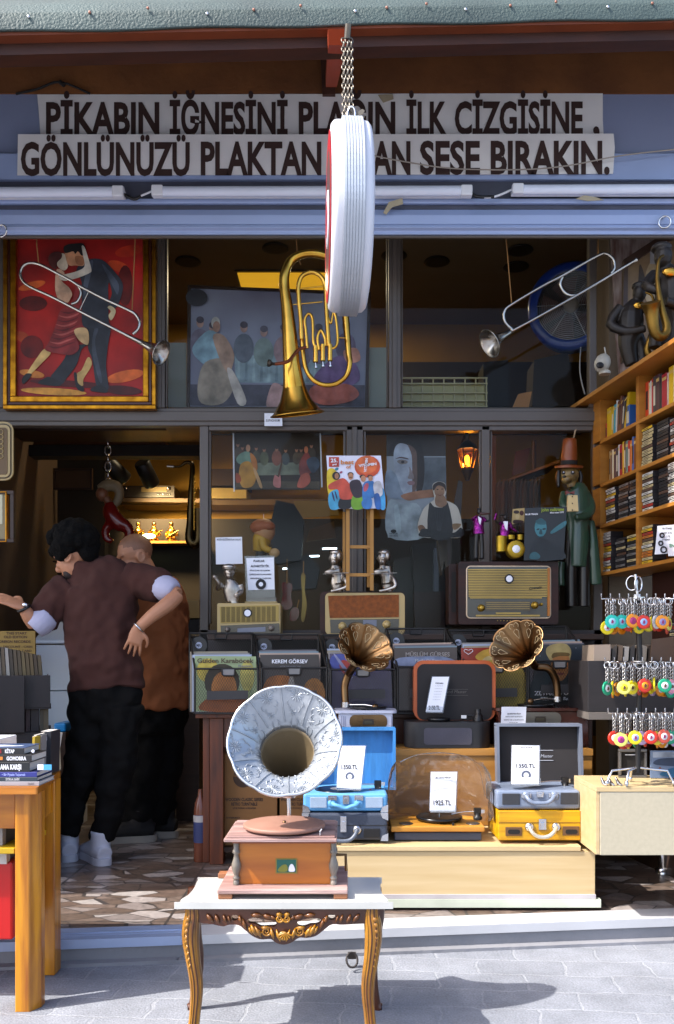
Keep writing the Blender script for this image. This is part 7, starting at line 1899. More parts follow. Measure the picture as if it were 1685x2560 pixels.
books(3, .425, [('orange red', .03, .18, 0), ('cream', .012, .17, 0), ('white', .012, .175, 0), ('red', .012, .18, 0), ('dark grey', .026, .185, 0), ('dark plum', .03, .185, 0), ('black', .02, .18, 0), ('crimson', .045, .17, .0), ('pink white', .014, .165, 0), ('yellow', .04, .185, 0), ('white', .012, .18, 0), ('dark grey', .018, .18, 0), ('orange', .03, .19, 0), ('tan', .03, .17, 0), ('red', .03, .18, 0)], 'the near right top shelf')
books(2, .045, [('tan', .014, .165, 0), ('brown', .014, .17, 0), ('cream', .02, .165, 0), ('dark plum', .022, .165, 0), ('dark grey', .024, .165, .0), ('white', .012, .175, 0), ('crimson', .03, .17, 0), ('yellow', .014, .18, 0), ('brown', .018, .175, 0), ('green grey', .022, .175, 0), ('red', .022, .17, 0), ('orange', .016, .165, 0), ('blue', .018, .18, 0), ('brown', .022, .17, 0)], 'the left second shelf')
# cassettes: one mesh per colour, copied
CASC = [('white', '#c3bfb8'), ('yellow', '#c9a01c'), ('cream', '#b8a77c'), ('grey', '#6a6866'), ('black', '#211f20'), ('red', '#a02a1c'), ('brown', '#5a4030'), ('orange', '#b86a20')]
casm = {}
def cassette(s_, d, z, cn, lab, depth=.07, w_=.105):
 if cn not in casm:
  q = MB(); bbox(q, -w_ / 2, w_ / 2, 0, depth, 0, .0145, plain('#2a2729', .25))
  bbox(q, -w_ / 2 + .003, w_ / 2 - .003, -.0008, .0, .0015, .013, plain(dict(CASC)[cn], .45))
  if cn not in ('black',): bbox(q, -w_ * .3, w_ * .1, -.0014, -.0006, .005, .0085, plain('#4a403a', .5))
  o = q.build('cassette'); casm[cn] = o
  o.data.transform(Matrix.Translation(o.location - BA)); first = True
 else:
  o = casm[cn].copy(); COL.objects.link(o)
 o.location = BA + be * s_ + bn * d + Vector((0, 0, z))
 return tag(o, lab, 'cassette', 'cassettes stacked in the bookcase')
rnd = random.Random(21)
stk = [(1, .08, .02, 'Wk.WwybrWyw', 12, 'front stack on the left third shelf'), (1, .2, .03, 'gkgbkgkbgkbg', 12, 'middle stack on the left third shelf'), (1, .315, .03, 'gkwgkgwkgbkg', 12, 'near stack on the left third shelf'),
       (0, .03, .02, 'wywwrcwyyrgwww', 14, 'front stack on the left bottom shelf'), (0, .15, .04, 'kgkgkbkckgkyk', 11, 'middle stack on the left bottom shelf'), (0, .27, .04, 'gkckgkcgkyck', 11, 'near stack on the left bottom shelf'),
       (2, .48, .01, 'cccccbcccccy', 12, 'first stack on the right second shelf'), (2, .6, .02, 'kkgkkbkkkgkk', 12, 'second stack on the right second shelf'), (2, .72, .02, 'gwgrwbgwgrgw', 11, 'third stack on the right second shelf'), (2, .85, .02, 'kgkbgkkgkgkb', 11, 'fourth stack on the right second shelf'),
       (1, .48, .01, 'wrwwcwbcwbcw', 12, 'first stack on the right third shelf'), (1, .6, .03, 'kkkkbkkkkbkk', 12, 'second stack on the right third shelf'), (1, .72, .01, 'wwbwwcgwwgww', 12, 'third stack on the right third shelf'), (1, .85, .02, 'kbkkgkbkkgkk', 12, 'fourth stack on the right third shelf'),
       (0, .48, .01, 'ycoocwcboryc', 12, 'first stack on the right bottom shelf'), (0, .73, .1, 'gkbgkbgkgbkg', 12, 'back stack on the right bottom shelf')]
key_ = {'w': 'white', 'W': 'white', 'y': 'yellow', 'c': 'cream', 'g': 'grey', 'k': 'black', '.': 'black', 'r': 'red', 'b': 'brown', 'o': 'orange'}
for sh_, s_, d, cs, n, nm in stk:
 for i in range(n):
  cn = key_[cs[i % len(cs)]]
  cassette(s_ + rnd.uniform(-.004, .004), d + rnd.uniform(-.002, .004), ZS[sh_] + .001 + i * .0152, cn, '%s cassette, %s from the bottom of the %s' % (cn, ORD[i], nm))
for r_, zz0 in enumerate((1.29, 1.306, 1.322, 1.338, 1.354, 1.37)):
 for c_ in range(3):
  cn = ['grey', 'red', 'black', 'cream', 'grey', 'brown', 'grey', 'black'][(r_ * 3 + c_ * 2) % 8]
  cassette(.55 + c_ * .112, .115, zz0 - .16, cn, '%s cassette, row %s and column %s of the block under the bookcase' % (cn, ORD[r_], ORD[c_]))
papersheet('price_notice', 'white notice with record circles standing before the cassettes on the right', 'notice', [(1644, 1315), (1690, 1311), (1690, 1383), (1637, 1386)], 4.0, [('BU STAND', 1656, 1680, 1323, 4), ('KASET 10 TL', 1654, 1680, 1334, 3.6), ('2 TL', 1666, 1676, 1343, 4), ('3 ADET', 1656, 1676, 1351, 3.6)])
for o in S.objects:
 if o.get('label', '').startswith('white notice with record'): pn = o
q = MB()
for u, v, r in ((1655, 1338, 5), (1652, 1358, 5), (1659, 1374, 7)): q.torus(P(u, v, 3.997), (0, 1, 0), r / FPX * 4, .0035, INK, 20, 5)
q.build('circle_print', pn)
papersheet('green_lettered_sleeve', 'pale sleeve with green lettering at the right photo edge below the notice', 'record cover', [(1670, 1358), (1700, 1356), (1700, 1390), (1671, 1390)], 3.96, [('EN', 1674, 1686, 1368, 8, plain('#2a7a3a', .5))])
# ------------------------------------------------------------------ drawer cabinet, black record bins, key ring stand
DY0 = 3.45
dz0, dz1 = P(0, 2144, DY0).z, P(0, 1967, DY0).z
dx0 = P(1490, 0, DY0).x
dz0 = max(dz0, MZ + .003)
t = thing('white_cabinet', 'pale cream box cabinet at the right photo edge carrying the key ring stand', 'cabinet', (1.35, 3.8, 0))
CRW = mat('cream laminate', '#b5ab93', .5, var=.05, vs=60, bump=.05, bs=150)
q = MB(); q.box(dx0 + .016, 1.9, DY0, DY0 + .018, dz0, dz1 - .02, CRW); q.build('front_panel', t, bevel=.002)
q = MB(); q.box(dx0, dx0 + .015, DY0 + .003, 3.78, dz0 + .002, dz1 - .02, BEECH); q.box(dx0, 1.9, DY0 - .002, 3.78, dz1 - .0195, dz1, BEECH); q.box(dx0 + .016, 1.9, DY0 + .02, 3.78, dz0 + .002, dz0 + .016, BEECH); q.build('carcass', t, bevel=.0015)
q = MB(); q.box(1.86, 1.9, DY0 + .02, DY0 + .06, 0, dz0, BEECH); q.build('leg', t)
# bins
BINM = mat('black bin board', '#242022', .6, var=.15, vs=4, st=(1, 1, 12))
t = thing('record_bin', 'black record bin full of sleeves behind the key ring stand', 'bin', (P(1590, 0, 3.95).x, 4.05, dz1))
q = MB(); a, b_ = P(1470, 1780, 3.95), P(1760, 1652, 3.95); q.box(a.x, b_.x, 3.95, 3.97, a.z, b_.z, BINM); q.box(a.x, a.x + .015, 3.97, 4.3, a.z, b_.z, BINM); q.box(a.x, b_.x, 3.97, 4.3, a.z - .02, a.z, BINM); q.build('bin_panel', t, bevel=.002)
q = MB(); a, b_ = P(1472, 1799, 3.93), P(1760, 1781, 3.93); q.box(a.x, b_.x, 3.93, 4.3, a.z, b_.z, mat('grey shelf edge', '#6d6660', .5)); q.build('shelf_edge', t)
q = MB(); q.box(P(1478, 0, 3.97).x, P(1482, 0, 3.97).x + .03, 4.25, 4.3, 0, a.z, BLACK); q.box(P(1760, 0, 3.97).x - .03, P(1760, 0, 3.97).x, 4.2, 4.3, 0, a.z, BLACK); q.box(P(1478, 0, 3.97).x, 1.95, 4.2, 4.3, .3, .33, BLACK); q.build('support', t)
for u, y in ((1655, 4.25), (1900, 4.25)):
 q = MB(); q.lathe([(0, .034), (.03, .033), (.031, .02), (.3, .012)], (P(u, 0, y).x, y, 0.0), (0, 0, 1), STEEL, 20); q.build('leg', t)
for i in range(12):
 u = 1486 + i * 15
 c_ = ['#8f8073', '#2e2824', '#a9a3a0', '#3a332e', '#5a4a3c', '#8a8580', '#2a2522', '#4a3f36', '#6f675f', '#332c28', '#54483c', '#2c2723'][i]
 q = MB(); q.ppoly([(u, 1612 + (i % 4) * 3), (u + (40 if i == 0 else 12), 1611 + (i % 3) * 3), (u + (40 if i == 0 else 9), 1654), (u - 2, 1654)], 3.985 + i * .004, .2, plain(c_, .4))
 tag(q.build('record_sleeve'), '%s sleeve from the left in the black bin behind the key rings' % ORD[i], 'record', 'record sleeves in the black bin')
q = MB(); q.ppoly([(1625, 1660), (1630, 1598), (1700, 1590), (1700, 1662)], 3.98, .006, mat('brown sleeve', '#4a3526', .4, var=.3, vs=5)); tag(q.build('record_cover'), 'brown record cover leaning at the right edge behind the key rings', 'record cover')
t = thing('picture_frame', 'grey empty photo frame standing on the cream cabinet under the key rings', 'frame', P(1584, 1950, 3.75))
q = MB();
for u0, u1, v0, v1 in ((1548, 1618, 1873, 1880), (1548, 1554, 1881, 1938), (1612, 1618, 1881, 1938), (1548, 1618, 1939, 1945)): q.pbox(u0, u1, v0, v1, 3.7, .02, mat('pewter frame', '#77736f', .35, .6))
q.build('frame_rim', t, bevel=.002)
q = MB(); q.pbox(1554, 1612, 1880, 1939, 3.712, .008, DARK); q.pbox(1563, 1600, 1886, 1888, 3.71, .003, PAPER); q.build('inset', t)
t = thing('framed_print', 'blue landscape print standing at the right photo edge on the cream cabinet', 'picture', P(1668, 1950, 3.7))
q = MB(); q.pbox(1628, 1720, 1877, 1945, 3.68, .015, plain('#6d7f9c', .35)); q.build('board', t); a = Art(3.68); a.poly('#3a4a66', [(1640, 1900), (1670, 1895), (1720, 1898), (1720, 1915), (1640, 1912)]); a.poly('#a9b4c4', [(1632, 1880), (1720, 1880), (1720, 1893), (1632, 1894)], 0); a.poly('#2d6f9a', [(1650, 1938), (1680, 1920), (1720, 1924), (1720, 1944)]); a.oval('#a0583a', 1650, 1922, 3, 5); a.build('print', t)
# stand
KY = 3.5
ksx = P(1594, 0, KY).x
t = thing('key_ring_stand', 'rotating black stand with three tiers of chrome hooks for key rings', 'stand', (ksx, KY, dz1))
q = MB(); q.tube([Vector((ksx, KY, dz1 + .05)), P(1600, 1660, KY), P(1594, 1495, KY)], .011, BLACK, 12); q.build('pole', t)
q = MB(); q.tube([P(1594, 1502, KY), P(1593, 1486, KY)], .013, WHITE, 12); q.tube([P(1593, 1486, KY), P(1588, 1436, KY)], .006, STEEL, 8); q.torus(P(1596, 1460, KY), (.6, -1, 0), .02, .004, STEEL, 20, 6, sx=1.5); q.torus(P(1580, 1458, KY + .03), (-.5, -1, 0), .022, .003, STEEL, 20, 6, sx=1.3); q.build('finial', t)
tiers = [(1497, 1503, 1685), (1656, 1512, 1700), (1783, 1520, 1710)]
for v, u0, u1 in tiers:
 q = MB(); q.lathe([(-.006, .03), (.006, .03)], P(1597, v, KY), (0, 0, 1), STEEL, 20)
 for i in range(9):
  s_ = i / 8
  u = u0 + (u1 - u0) * s_
  e = P(u, v, KY - .16 * math.sin(math.pi * (.15 + .7 * s_)))
  q.tube([P(1597, v, KY), e, e + Vector((0, 0, .02))], .0028, STEEL, 6)
 q.build('hook_tier', t)
q = MB()
for dx, dy in ((-.11, -.03), (.11, -.03), (0, .09), (-.05, -.05)):
 e = Vector((ksx + dx * 1.2, KY + dy, dz1 + .012)); q.tube([Vector((ksx, KY, dz1 + .07)), Vector((ksx + dx, KY + dy * .8, dz1 + .06)), e], .005, STEEL, 8); q.ell(e, (.009, .009, .012), STEEL, 10)
q.build('foot', t)
q = MB()
for s_ in (-.028, 0, .03):
 e = P(1520, 1952, 3.5) + Vector((s_, 0, 0)); e.z = dz1; q.tube([e + Vector((0, 0, .03)), e + Vector((.006, -.02, .008)), e + Vector((.012, -.035, .006))], [.004, .008, .005], STEEL, 8, 3)
tag(q.build('metal_clips'), 'few small chrome clips lying at the corner of the cream cabinet', 'clips')
KC = {'teal': '#1fb8a4', 'yellow': '#e6d21a', 'pale yellow': '#e4dc6a', 'orange': '#e08a12', 'red': '#cc2f1a', 'green': '#12936a', 'white': '#dedad6', 'lilac': '#b7a0c8', 'pink': '#d88a9a', 'coral': '#d0553f'}
CHN = mat('bright chain', '#c9c6c2', .22, 1.0, var=.3, vs=60, col2='#77706a')
kshared = {}
def keyring(tier, u, vd, cn, turn, cen, lab, Y):
 """split ring and chain link column (shared), record shaped disc in its own colour"""
 v = tiers[tier][0]
 top = P(u, v, Y)
 k = Y / FPX
 ln = (vd - 17 - v) * k
 t = thing('key_ring', lab, 'key ring', top - Vector((0, 0, ln + 34 * k)), 'record key rings on the stand')
 q = MB(); q.torus(top - Vector((0, 0, 7 * k)), (math.cos(turn), math.sin(turn), 0), 9 * k, 1.6 * k, STEEL, 16, 5); q.build('split_ring', t)
 q = MB();
 n = 7
 z0, z1 = top.z - 14 * k, top.z - ln
 for i in range(n):
  c = Vector((top.x, top.y, z0 + (z1 - z0) * (i + .5) / n))
  q.torus(c, (1, .2, 0) if i % 2 else (.2, 1, 0), 4.2 * k, 1.5 * k, CHN, 8, 4, sx=1.2)
  q.torus(c + Vector((6 * k, .008, 0)), (.7, .7, 0) if i % 2 else (.7, -.7, 0), 4 * k, 1.4 * k, CHN, 8, 4, sx=1.2)
 q.build('chain', t)
 q = MB(); n_ = Vector((math.sin(turn), -math.cos(turn), .05))
 c = Vector((top.x, top.y, top.z - ln - 16 * k))
 q.lathe([(-.004, 16 * k), (-.0025, 17.5 * k), (.0025, 17.5 * k), (.004, 16 * k), (.003, 9.5 * k)], c, n_, plain(KC[cn], .3), 28); q.build('disc', t)
 q = MB(); q.lathe([(.003, 9 * k), (.0042, 8.6 * k), (.0042, 0)], c, n_, plain(KC.get(cen, cen), .35), 20); q.build('centre_label', t)
 q = MB();
 q.prism([c + n_.normalized() * .0046 + Vector((x * k, x * math.tan(turn) * k if abs(turn) < 1 else 0, z * k)) for x, z in ((-3, -4), (2, -5), (4, 0), (1, 5), (-2, 3))], n_.normalized() * .0004, plain('#8a2a5a' if tier != 1 else '#5a3a2a', .5)); q.build('printed_mark', t)
data = [
 [(1518, 1570, 'yellow', .1, 'white', 3.48), (1530, 1555, 'teal', 0, '#9ad0e0', 3.36), (1555, 1555, 'teal', 0, '#7ac4d8', 3.37), (1570, 1562, 'red', .5, 'white', 3.44), (1582, 1553, 'orange', .15, '#a82a6a', 3.34), (1597, 1568, 'yellow', .4, 'green', 3.46), (1609, 1556, 'red', 0, '#8fb0d8', 3.34), (1628, 1560, 'yellow', 1.2, 'white', 3.4), (1636, 1562, 'coral', 1.0, 'white', 3.45), (1641, 1556, 'white', .7, 'yellow', 3.38), (1656, 1556, 'orange', .1, '#8a80b0', 3.34), (1672, 1560, 'pale yellow', .9, 'red', 3.44)],
 [(1518, 1722, 'green', .6, 'white', 3.38), (1532, 1722, 'yellow', 1.2, 'red', 3.42), (1543, 1724, 'orange', .8, 'white', 3.46), (1560, 1720, 'pale yellow', 0, 'yellow', 3.33), (1580, 1720, 'yellow', .3, 'pale yellow', 3.38), (1598, 1722, 'coral', 1.0, 'white', 3.44), (1612, 1715, 'red', .15, 'orange', 3.34), (1627, 1719, 'yellow', .9, 'orange', 3.43), (1636, 1712, 'yellow', 1.2, 'green', 3.37), (1662, 1715, 'green', 0, 'white', 3.33), (1680, 1717, 'pink', .3, 'white', 3.38), (1650, 1724, 'orange', .6, 'white', 3.46)],
 [(1536, 1846, 'red', .2, 'white', 3.43), (1552, 1850, 'pale yellow', 0, '#b02a8a', 3.33), (1570, 1852, 'coral', .6, 'white', 3.44), (1588, 1845, 'yellow', 0, '#a0a8d0', 3.33), (1604, 1846, 'lilac', .2, 'white', 3.4), (1627, 1844, 'red', 0, 'white', 3.33), (1642, 1846, 'yellow', .3, 'orange', 3.39), (1660, 1842, 'coral', .2, 'white', 3.34), (1676, 1844, 'green', .3, 'white', 3.39), (1655, 1853, 'orange', .6, 'white', 3.45)]]
tn = ['top', 'middle', 'bottom']
rk = random.Random(8)
for ti, (v_, a_, b_) in enumerate(((1566, 1524, 1676), (1727, 1524, 1690), (1854, 1544, 1690))):
 for i in range(7):
  data[ti].append((a_ + (b_ - a_) * (i + .5) / 7 + rk.uniform(-5, 5), v_ + rk.uniform(-4, 4), rk.choice(['red', 'orange', 'yellow', 'green', 'coral', 'white', 'lilac']), rk.uniform(.2, 1.3), rk.choice(['orange', 'yellow', 'red', 'lilac']), 3.5 + rk.uniform(0, .06)))
for ti, row in enumerate(data):
 for i, (u, vd, cn, tr_, cen, Y) in enumerate(sorted(row, key=lambda r_: r_[0])):
  keyring(ti, u, vd, cn, tr_, cen, '%s record shaped key ring, %s from the left on the %s tier' % (cn, ORD[i], tn[ti]), Y)
# ------------------------------------------------------------------ book table at the left
stz = STREET
TT = CZ + (V0 - 1967) / FPX * 2.8       # table top height
tx1 = P(97, 0, 2.8).x
t = thing('book_table', 'sturdy varnished pine table with chamfered legs at the left photo edge, loaded with books', 'table', (-1.6, 3.0, stz))
def leg(u0, u1, Y, d):
 a, b_ = P(u0, 0, Y).x, P(u1, 0, Y).x
 q = MB(); c = .025
 q.prism([Vector((a, Y, stz + .001)), Vector((b_ - c, Y, stz + .001)), Vector((b_, Y + c * 1.6, stz + .001)), Vector((b_, Y + d, stz + .001)), Vector((a, Y + d, stz + .001))], (0, 0, TT - .024 - stz), PINE); q.build('leg', t, bevel=.004)
leg(37, 93, 2.812, .075)
a = P(131, 0, 3.18).x
q = MB(); q.box(tx1 - .125, tx1 - .058, 3.13, 3.2, stz + .001, TT - .024, PINE); q.build('leg', t, bevel=.004)
for y in (2.812, 3.13):
 q = MB(); q.box(-2.3, -2.23, y, y + .07, stz + .001, TT - .024, PINE); q.build('leg', t, bevel=.004)
q = MB(); q.prism([Vector(p) for p in ((-2.4, 2.79, TT - .0225), (tx1, 2.79, TT - .0225), (tx1 - .062, 3.21, TT - .0225), (-2.4, 3.21, TT - .0225))], (0, 0, .0225), PINEX); q.build('table_top', t, bevel=.007, seg=3)
q = MB(); q.box(-2.22, P(36, 0, 2.83).x, 2.835, 2.86, TT - .14, TT - .0235, PINEX); q.build('apron', t, bevel=.002)
q = MB(); q.prism([Vector((tx1 - .06, 2.888, TT - .14)), Vector((tx1 - .035, 2.888, TT - .14)), Vector((tx1 - .07, 3.129, TT - .14)), Vector((tx1 - .095, 3.129, TT - .14))], (0, 0, .1165), PINE); q.build('apron', t, bevel=.002)
q = MB(); zz1 = P(0, 2121, 2.83).z; q.box(-2.22, P(36, 0, 2.83).x, 2.83, 3.18, zz1 - .018, zz1, mat('yellow shelf edge', '#c9a418', .4)); q.build('lower_shelf', t, bevel=.002)
# red box, papers under the table
q = MB(); zt_ = P(0, 2152, 2.9).z; q.box(-2.2, P(35.5, 0, 2.9).x, 2.88, 3.16, P(0, 2345, 2.9).z, zt_, mat('red box', '#b00f0c', .4, var=.05)); tag(q.build('red_box', bevel=.006), 'bright red box hanging low under the pine book table', 'box')
q = MB(); q.box(-2.1, P(32, 0, 2.95).x, 2.9, 3.1, zz1 - .075, zz1 - .02, plain('#4a4444', .5)); q.box(-2.0, P(25, 0, 2.9).x, 2.87, 2.9, zz1 - .06, zz1 - .02, plain('#b8b4ae', .5)); tag(q.build('paper_pile'), 'dark and white papers stacked on the red box under the table', 'papers')
q = MB(); q.box(-2.1, P(30, 0, 2.95).x, 2.9, 3.1, zz1 + .001, zz1 + .1, plain('#2a2422', .5)); q.box(-2.0, P(6, 0, 2.87).x, 2.87, 2.9, zz1 + .001, zz1 + .085, plain('#8f8c8a', .5)); tag(q.build('dark_carton'), 'dark carton on the shelf under the pine book table', 'box')
# stacked books: spines to the street
PG = mat('book pages', '#cfcac2', .8, var=.08, vs=4, st=(1, 1, 60))
cB2 = crop(0, 1780, 3.05)
stack = [('lowest book of the stack, pale grey spine with a line of print', 300, 527, 560, '#9a979c', 'Orhan KAYA', 215, 262, '#4a4648', 350, 470), ('dark green blue book second from the bottom of the stack', 286, 494, 526, '#2c3a44', 'İSTİKLAL ŞAİRİ', 45, 150, '#c9ccd0', 330, 490), ('blue violet book third from the bottom of the stack', 281, 454, 493, '#2a2f7a', '• Bir Piyade Yaşamak', 15, 195, '#9aa6e0', 332, 385),
         ('black book lettered ANA KARŞI in the stack', 226, 379, 453, '#17191e', 'ANA KARŞI', 0, 162, '#e6e6ea', 292, 330), ('black book lettered GOMORRA in the stack', 239, 322, 378, '#1c1a1c', 'GOMORRA', 48, 200, '#d9d9dd', 292, 262), ('topmost book of the stack, lettered KİTAP with a dark blue and white cover', 182, 268, 320, '#17181c', 'KİTAP', 36, 108, '#dedee2', 232, 205)]
zc = TT + .001
Yb0 = 2.815
for i, (lab, x1, y0, y1, col, tx, x0t, x1t, tcol, x2, y2) in enumerate(stack):
 h = (P(0, cB2(0, y0)[1], Yb0).z - P(0, cB2(0, y1)[1], Yb0).z)
 h = max(.011, h * .98)
 xr_ = P(cB2(x1, 0)[0], 0, Yb0).x
 t = thing('stacked_book', lab, 'book', (xr_ - .1, Yb0 + .07, zc), 'books stacked flat on the pine table')
 q = MB(); q.box(xr_ - .24, xr_, Yb0 + .001 * i, Yb0 + .15, zc, zc + .002, plain(col, .4)); q.box(xr_ - .24, xr_, Yb0 + .001 * i, Yb0 + .15, zc + h - .002, zc + h, plain(col, .4) if i < 5 else plain('#3a4c6e', .4)); q.box(xr_ - .24, xr_, Yb0 + .001 * i - .002, Yb0 + .001 * i, zc, zc + h, plain(col, .4)); q.build('cover', t, bevel=.0008, seg=1)
 q = MB(); q.box(xr_ - .24, xr_ - .003, Yb0 + .001 * i + .0005, Yb0 + .146, zc + .0022, zc + h - .0022, PG); q.build('pages', t)
 q = MB(); k_ = Yb0 / FPX / 3.05; o = Vector((P(cB2(x0t, 0)[0], 0, Yb0).x, Yb0 + .001 * i - .0028, zc + h * .26)); q.text(tx, o, (x1t - x0t) * k_, h * .5, plain(tcol, .5), bold=.045 if i > 2 else .02)
 if i == 5: q.text('E', o - Vector((.024, 0, 0)), .012, h * .5, RED, bold=.03); q.ell(o + Vector((.09, 0, h * .25)), (h * .25, .001, h * .25), PAPER, 12)
 if i == 3: q.box(o.x + .14, o.x + .165, o.y - .0005, o.y, zc + h * .2, zc + h * .78, plain('#4aa0d0', .5)); q.box(o.x + .12, o.x + .139, o.y - .0005, o.y, zc + h * .2, zc + h * .78, PAPER)
 if i == 4: q.box(o.x - .028, o.x - .012, o.y - .0005, o.y, zc + h * .3, zc + h * .75, plain('#d07a2a', .5))
 q.build('spine_lettering', t)
 if i == 5:
  q = MB()
  q.prism([Vector((xr_ - .005 - x, Yb0 + .02 + y, zc + h + .0004)) for x, y in crv([(.09, .07), (.05, .05), (.03, .055), (.02, .05), (.035, .04), (.06, .035), (.12, .03), (.2, .04), (.2, .07)], 3, True)], (0, 0, .0006), PAPER); q.build('cover_shape', t)
 zc += h + .0006
# upright books behind, loose pale books beyond
rowb = [('yellow edged', 297, 316, 190, 435, '#b89a2a'), ('black spined', 318, 328, 188, 430, '#2a2626'), ('thin white', 330, 350, 175, 432, '#c9c2b8'), ('grey', 352, 366, 178, 425, '#8f8a86'), ('thin dark', 368, 380, 168, 425, '#3a3432'), ('white', 381, 391, 190, 420, '#d0ccc6'), ('black volume numbered', 383, 438, 150, 412, '#26282e'), ('black inner', 402, 424, 200, 412, '#1a1a1c'), ('cream', 440, 452, 190, 408, '#c9b998'), ('white leaning', 454, 492, 150, 405, '#dcd9d6'), ('white outer leaning', 470, 512, 175, 400, '#d6d0c6')]
for i, (nm, x0, x1, y0, y1, col) in enumerate(rowb):
 Y = 2.98 + i * .018
 u0, v0 = cB2(x0, y0); u1, v1 = cB2(x1, y1)
 A_ = P(u0, v1, Y); B_ = P(u1, v0, Y)
 x0_, x1_ = A_.x, B_.x
 hh = max(.09, B_.z - TT)
 q = MB()
 ln = .022 if i > 8 else (-.006 if i % 3 else .004)
 sh_ = .07 if i > 8 else .026
 x0_ -= sh_; x1_ -= sh_
 q.prism([Vector((x0_, Y, TT + .001)), Vector((x1_, Y, TT + .001)), Vector((x1_ + ln, Y, TT + hh)), Vector((x0_ + ln, Y, TT + hh))], (0, .13 if i < 6 else .1, 0), plain(col, .45))
 q.prism([Vector((x0_ + .002, Y + .004, TT + hh)), Vector((x1_ - .002, Y + .004, TT + hh)), Vector((x1_ - .002 + ln * .01, Y + .004, TT + hh + .0008)), Vector((x0_ + .002, Y + .004, TT + hh + .0008))], (0, .09, 0), PG)
 if i == 6: q.text('1', Vector(((x0_ + x1_) / 2 - .004, Y - .001, TT + hh - .03)), .006, .012, PAPER)
 tag(q.build('upright_book', bevel=.001, seg=1), '%s book, %s from the left in the row standing at the table end' % (nm, ORD[i]), 'book', 'books standing at the end of the pine table')
for i, (x0, x1, y0, y1, z0, z1, col, lab) in enumerate(((-1.75, -1.19, 3.0, 3.2, .0, .13, '#d9dbe2', 'large white book lying flat behind the stack on the pine table'), (-1.9, -1.36, 3.02, 3.2, .1305, .15, '#e2e3e8', 'thin white book lying on the large flat white book'), (-1.8, -1.32, 3.05, 3.19, .1505, .162, '#4a6ab0', 'thin blue edged book on top of the flat white books'))):
 x1 = min(x1, P(cB2(290, 0)[0], 0, 3.0).x - .0) if i == 0 else x1
 q = MB(); q.box(x0, x1, y0, y1, TT + z0 + .001, TT + z1, plain(col, .5)); tag(q.build('flat_book', bevel=.003), lab, 'book', 'pale books lying flat on the pine table')
# ------------------------------------------------------------------ record crate, sign, white chest at the doorway
BXY = 4.15
t = thing('record_crate', 'black wooden crate of old records beside the doorway, behind the book table', 'crate', (P(40, 0, BXY).x, 4.3, 0))
BW = mat('blackened wood', '#241b1a', .55, var=.2, vs=3, st=(6, 6, 1))
cC = crop(0, 1560, 7.835)
def cbox(q, x0, x1, y0, y1, Y, d, m_):
 u0, v0 = cC(x0, y0); u1, v1 = cC(x1, y1); return q.pbox(u0, u1, v0, v1, Y, d, m_)
q = MB(); cbox(q, -500, 440, 1005, 2120, BXY - .05, .03, BW); cbox(q, 440, 985, 1005, 1640, BXY, .03, BW); cbox(q, 965, 985, 1006, 1640, BXY + .03, .4, BW); cbox(q, -500, 985, 1600, 1660, BXY + .031, .4, BW); q.build('crate_panel', t, bevel=.003)
q = MB(); a = P(cC(1000, 0)[0], 0, BXY).x; q.box(-2.4, a, BXY - .02, BXY + .42, 0.0, P(0, cC(0, 2110)[1], BXY).z, BW); q.build('crate_base', t)
q = MB(); cbox(q, 420, 1000, 1641, 1660, BXY, .42, BW); q.build('crate_shelf', t)
for i in range(13):
 x = -90 + i * 78
 c_ = ['#8a8378', '#4a443c', '#6f675c', '#5f4f3a', '#a29a8e', '#463a2c', '#5a4a34', '#54452f', '#6a5836', '#5d4a2c', '#64502f', '#4a3a26', '#57472c'][i]
 top = 440 + max(0, x - 120) * .22
 q = MB(); q.ppoly([cC(x, top), cC(x + 58, top + 10 + (i * 7 % 20)), cC(x + 95, 1010), cC(x + 30, 1010)], BXY + .04 + .003 * i, .28, plain(c_, .55))
 tag(q.build('record_sleeve', bevel=.001), 'worn old record sleeve, %s from the left in the top of the black crate' % ORD[i], 'record', 'records in the black crate')
for i, (x0, x1, y0, c_) in enumerate(((415, 448, 1690, '#8f8aa0'), (462, 500, 1700, '#5a4444'), (540, 575, 1630, '#6a5f5c'), (600, 680, 1660, '#3a2426'), (690, 840, 1650, '#2e2322'), (855, 925, 1480, '#4a4030'), (926, 1020, 1465, '#5a4c34'))):
 q = MB(); u0, v0 = cC(x0, max(y0, 1662)); u1, v1 = cC(x1, 2105); q.pbox(u0, u1, v0, v1, BXY + .05, .28, plain(c_, .5))
 tag(q.build('record_sleeve', bevel=.001), 'record sleeve, %s from the left on the lower level of the black crate' % ORD[i], 'record', 'records in the black crate')
papersheet('cardboard_sign', 'tan cardboard sign hand lettered about old edition foreign records', 'sign', [cC(-300, 140), cC(690, 135), cC(690, 640), cC(-300, 640)], 4.75,
 [('THIS START', cC(120, 0)[0], cC(525, 0)[0], cC(0, 205)[1], 6), ('OLD EDITION', cC(75, 0)[0], cC(530, 0)[0], cC(0, 278)[1], 6), ('FOREIGN RECORDS', cC(-60, 0)[0], cC(600, 0)[0], cC(0, 368)[1], 6), ('DISCOUNT - CASH', cC(60, 0)[0], cC(630, 0)[0], cC(0, 465)[1], 5), ('OR CARD', cC(300, 0)[0], cC(620, 0)[0], cC(0, 545)[1], 5)], mat('tan card', '#9a7c3a', .7, var=.1), mat('brown marker', '#4a2f1a', .7), d=.01)
WFR = mat('white chest enamel', '#f0f4f5', .4, var=.02)
t = thing('white_chest', 'white chest with a slanted lid and panel joints just inside the doorway', 'chest', (P(140, 0, 5.3).x, 5.5, 0))
x0, x1 = P(89, 0, 5.25).x, P(176, 0, 5.25).x
zf = lambda v, Y=5.25: P(0, v, Y).z
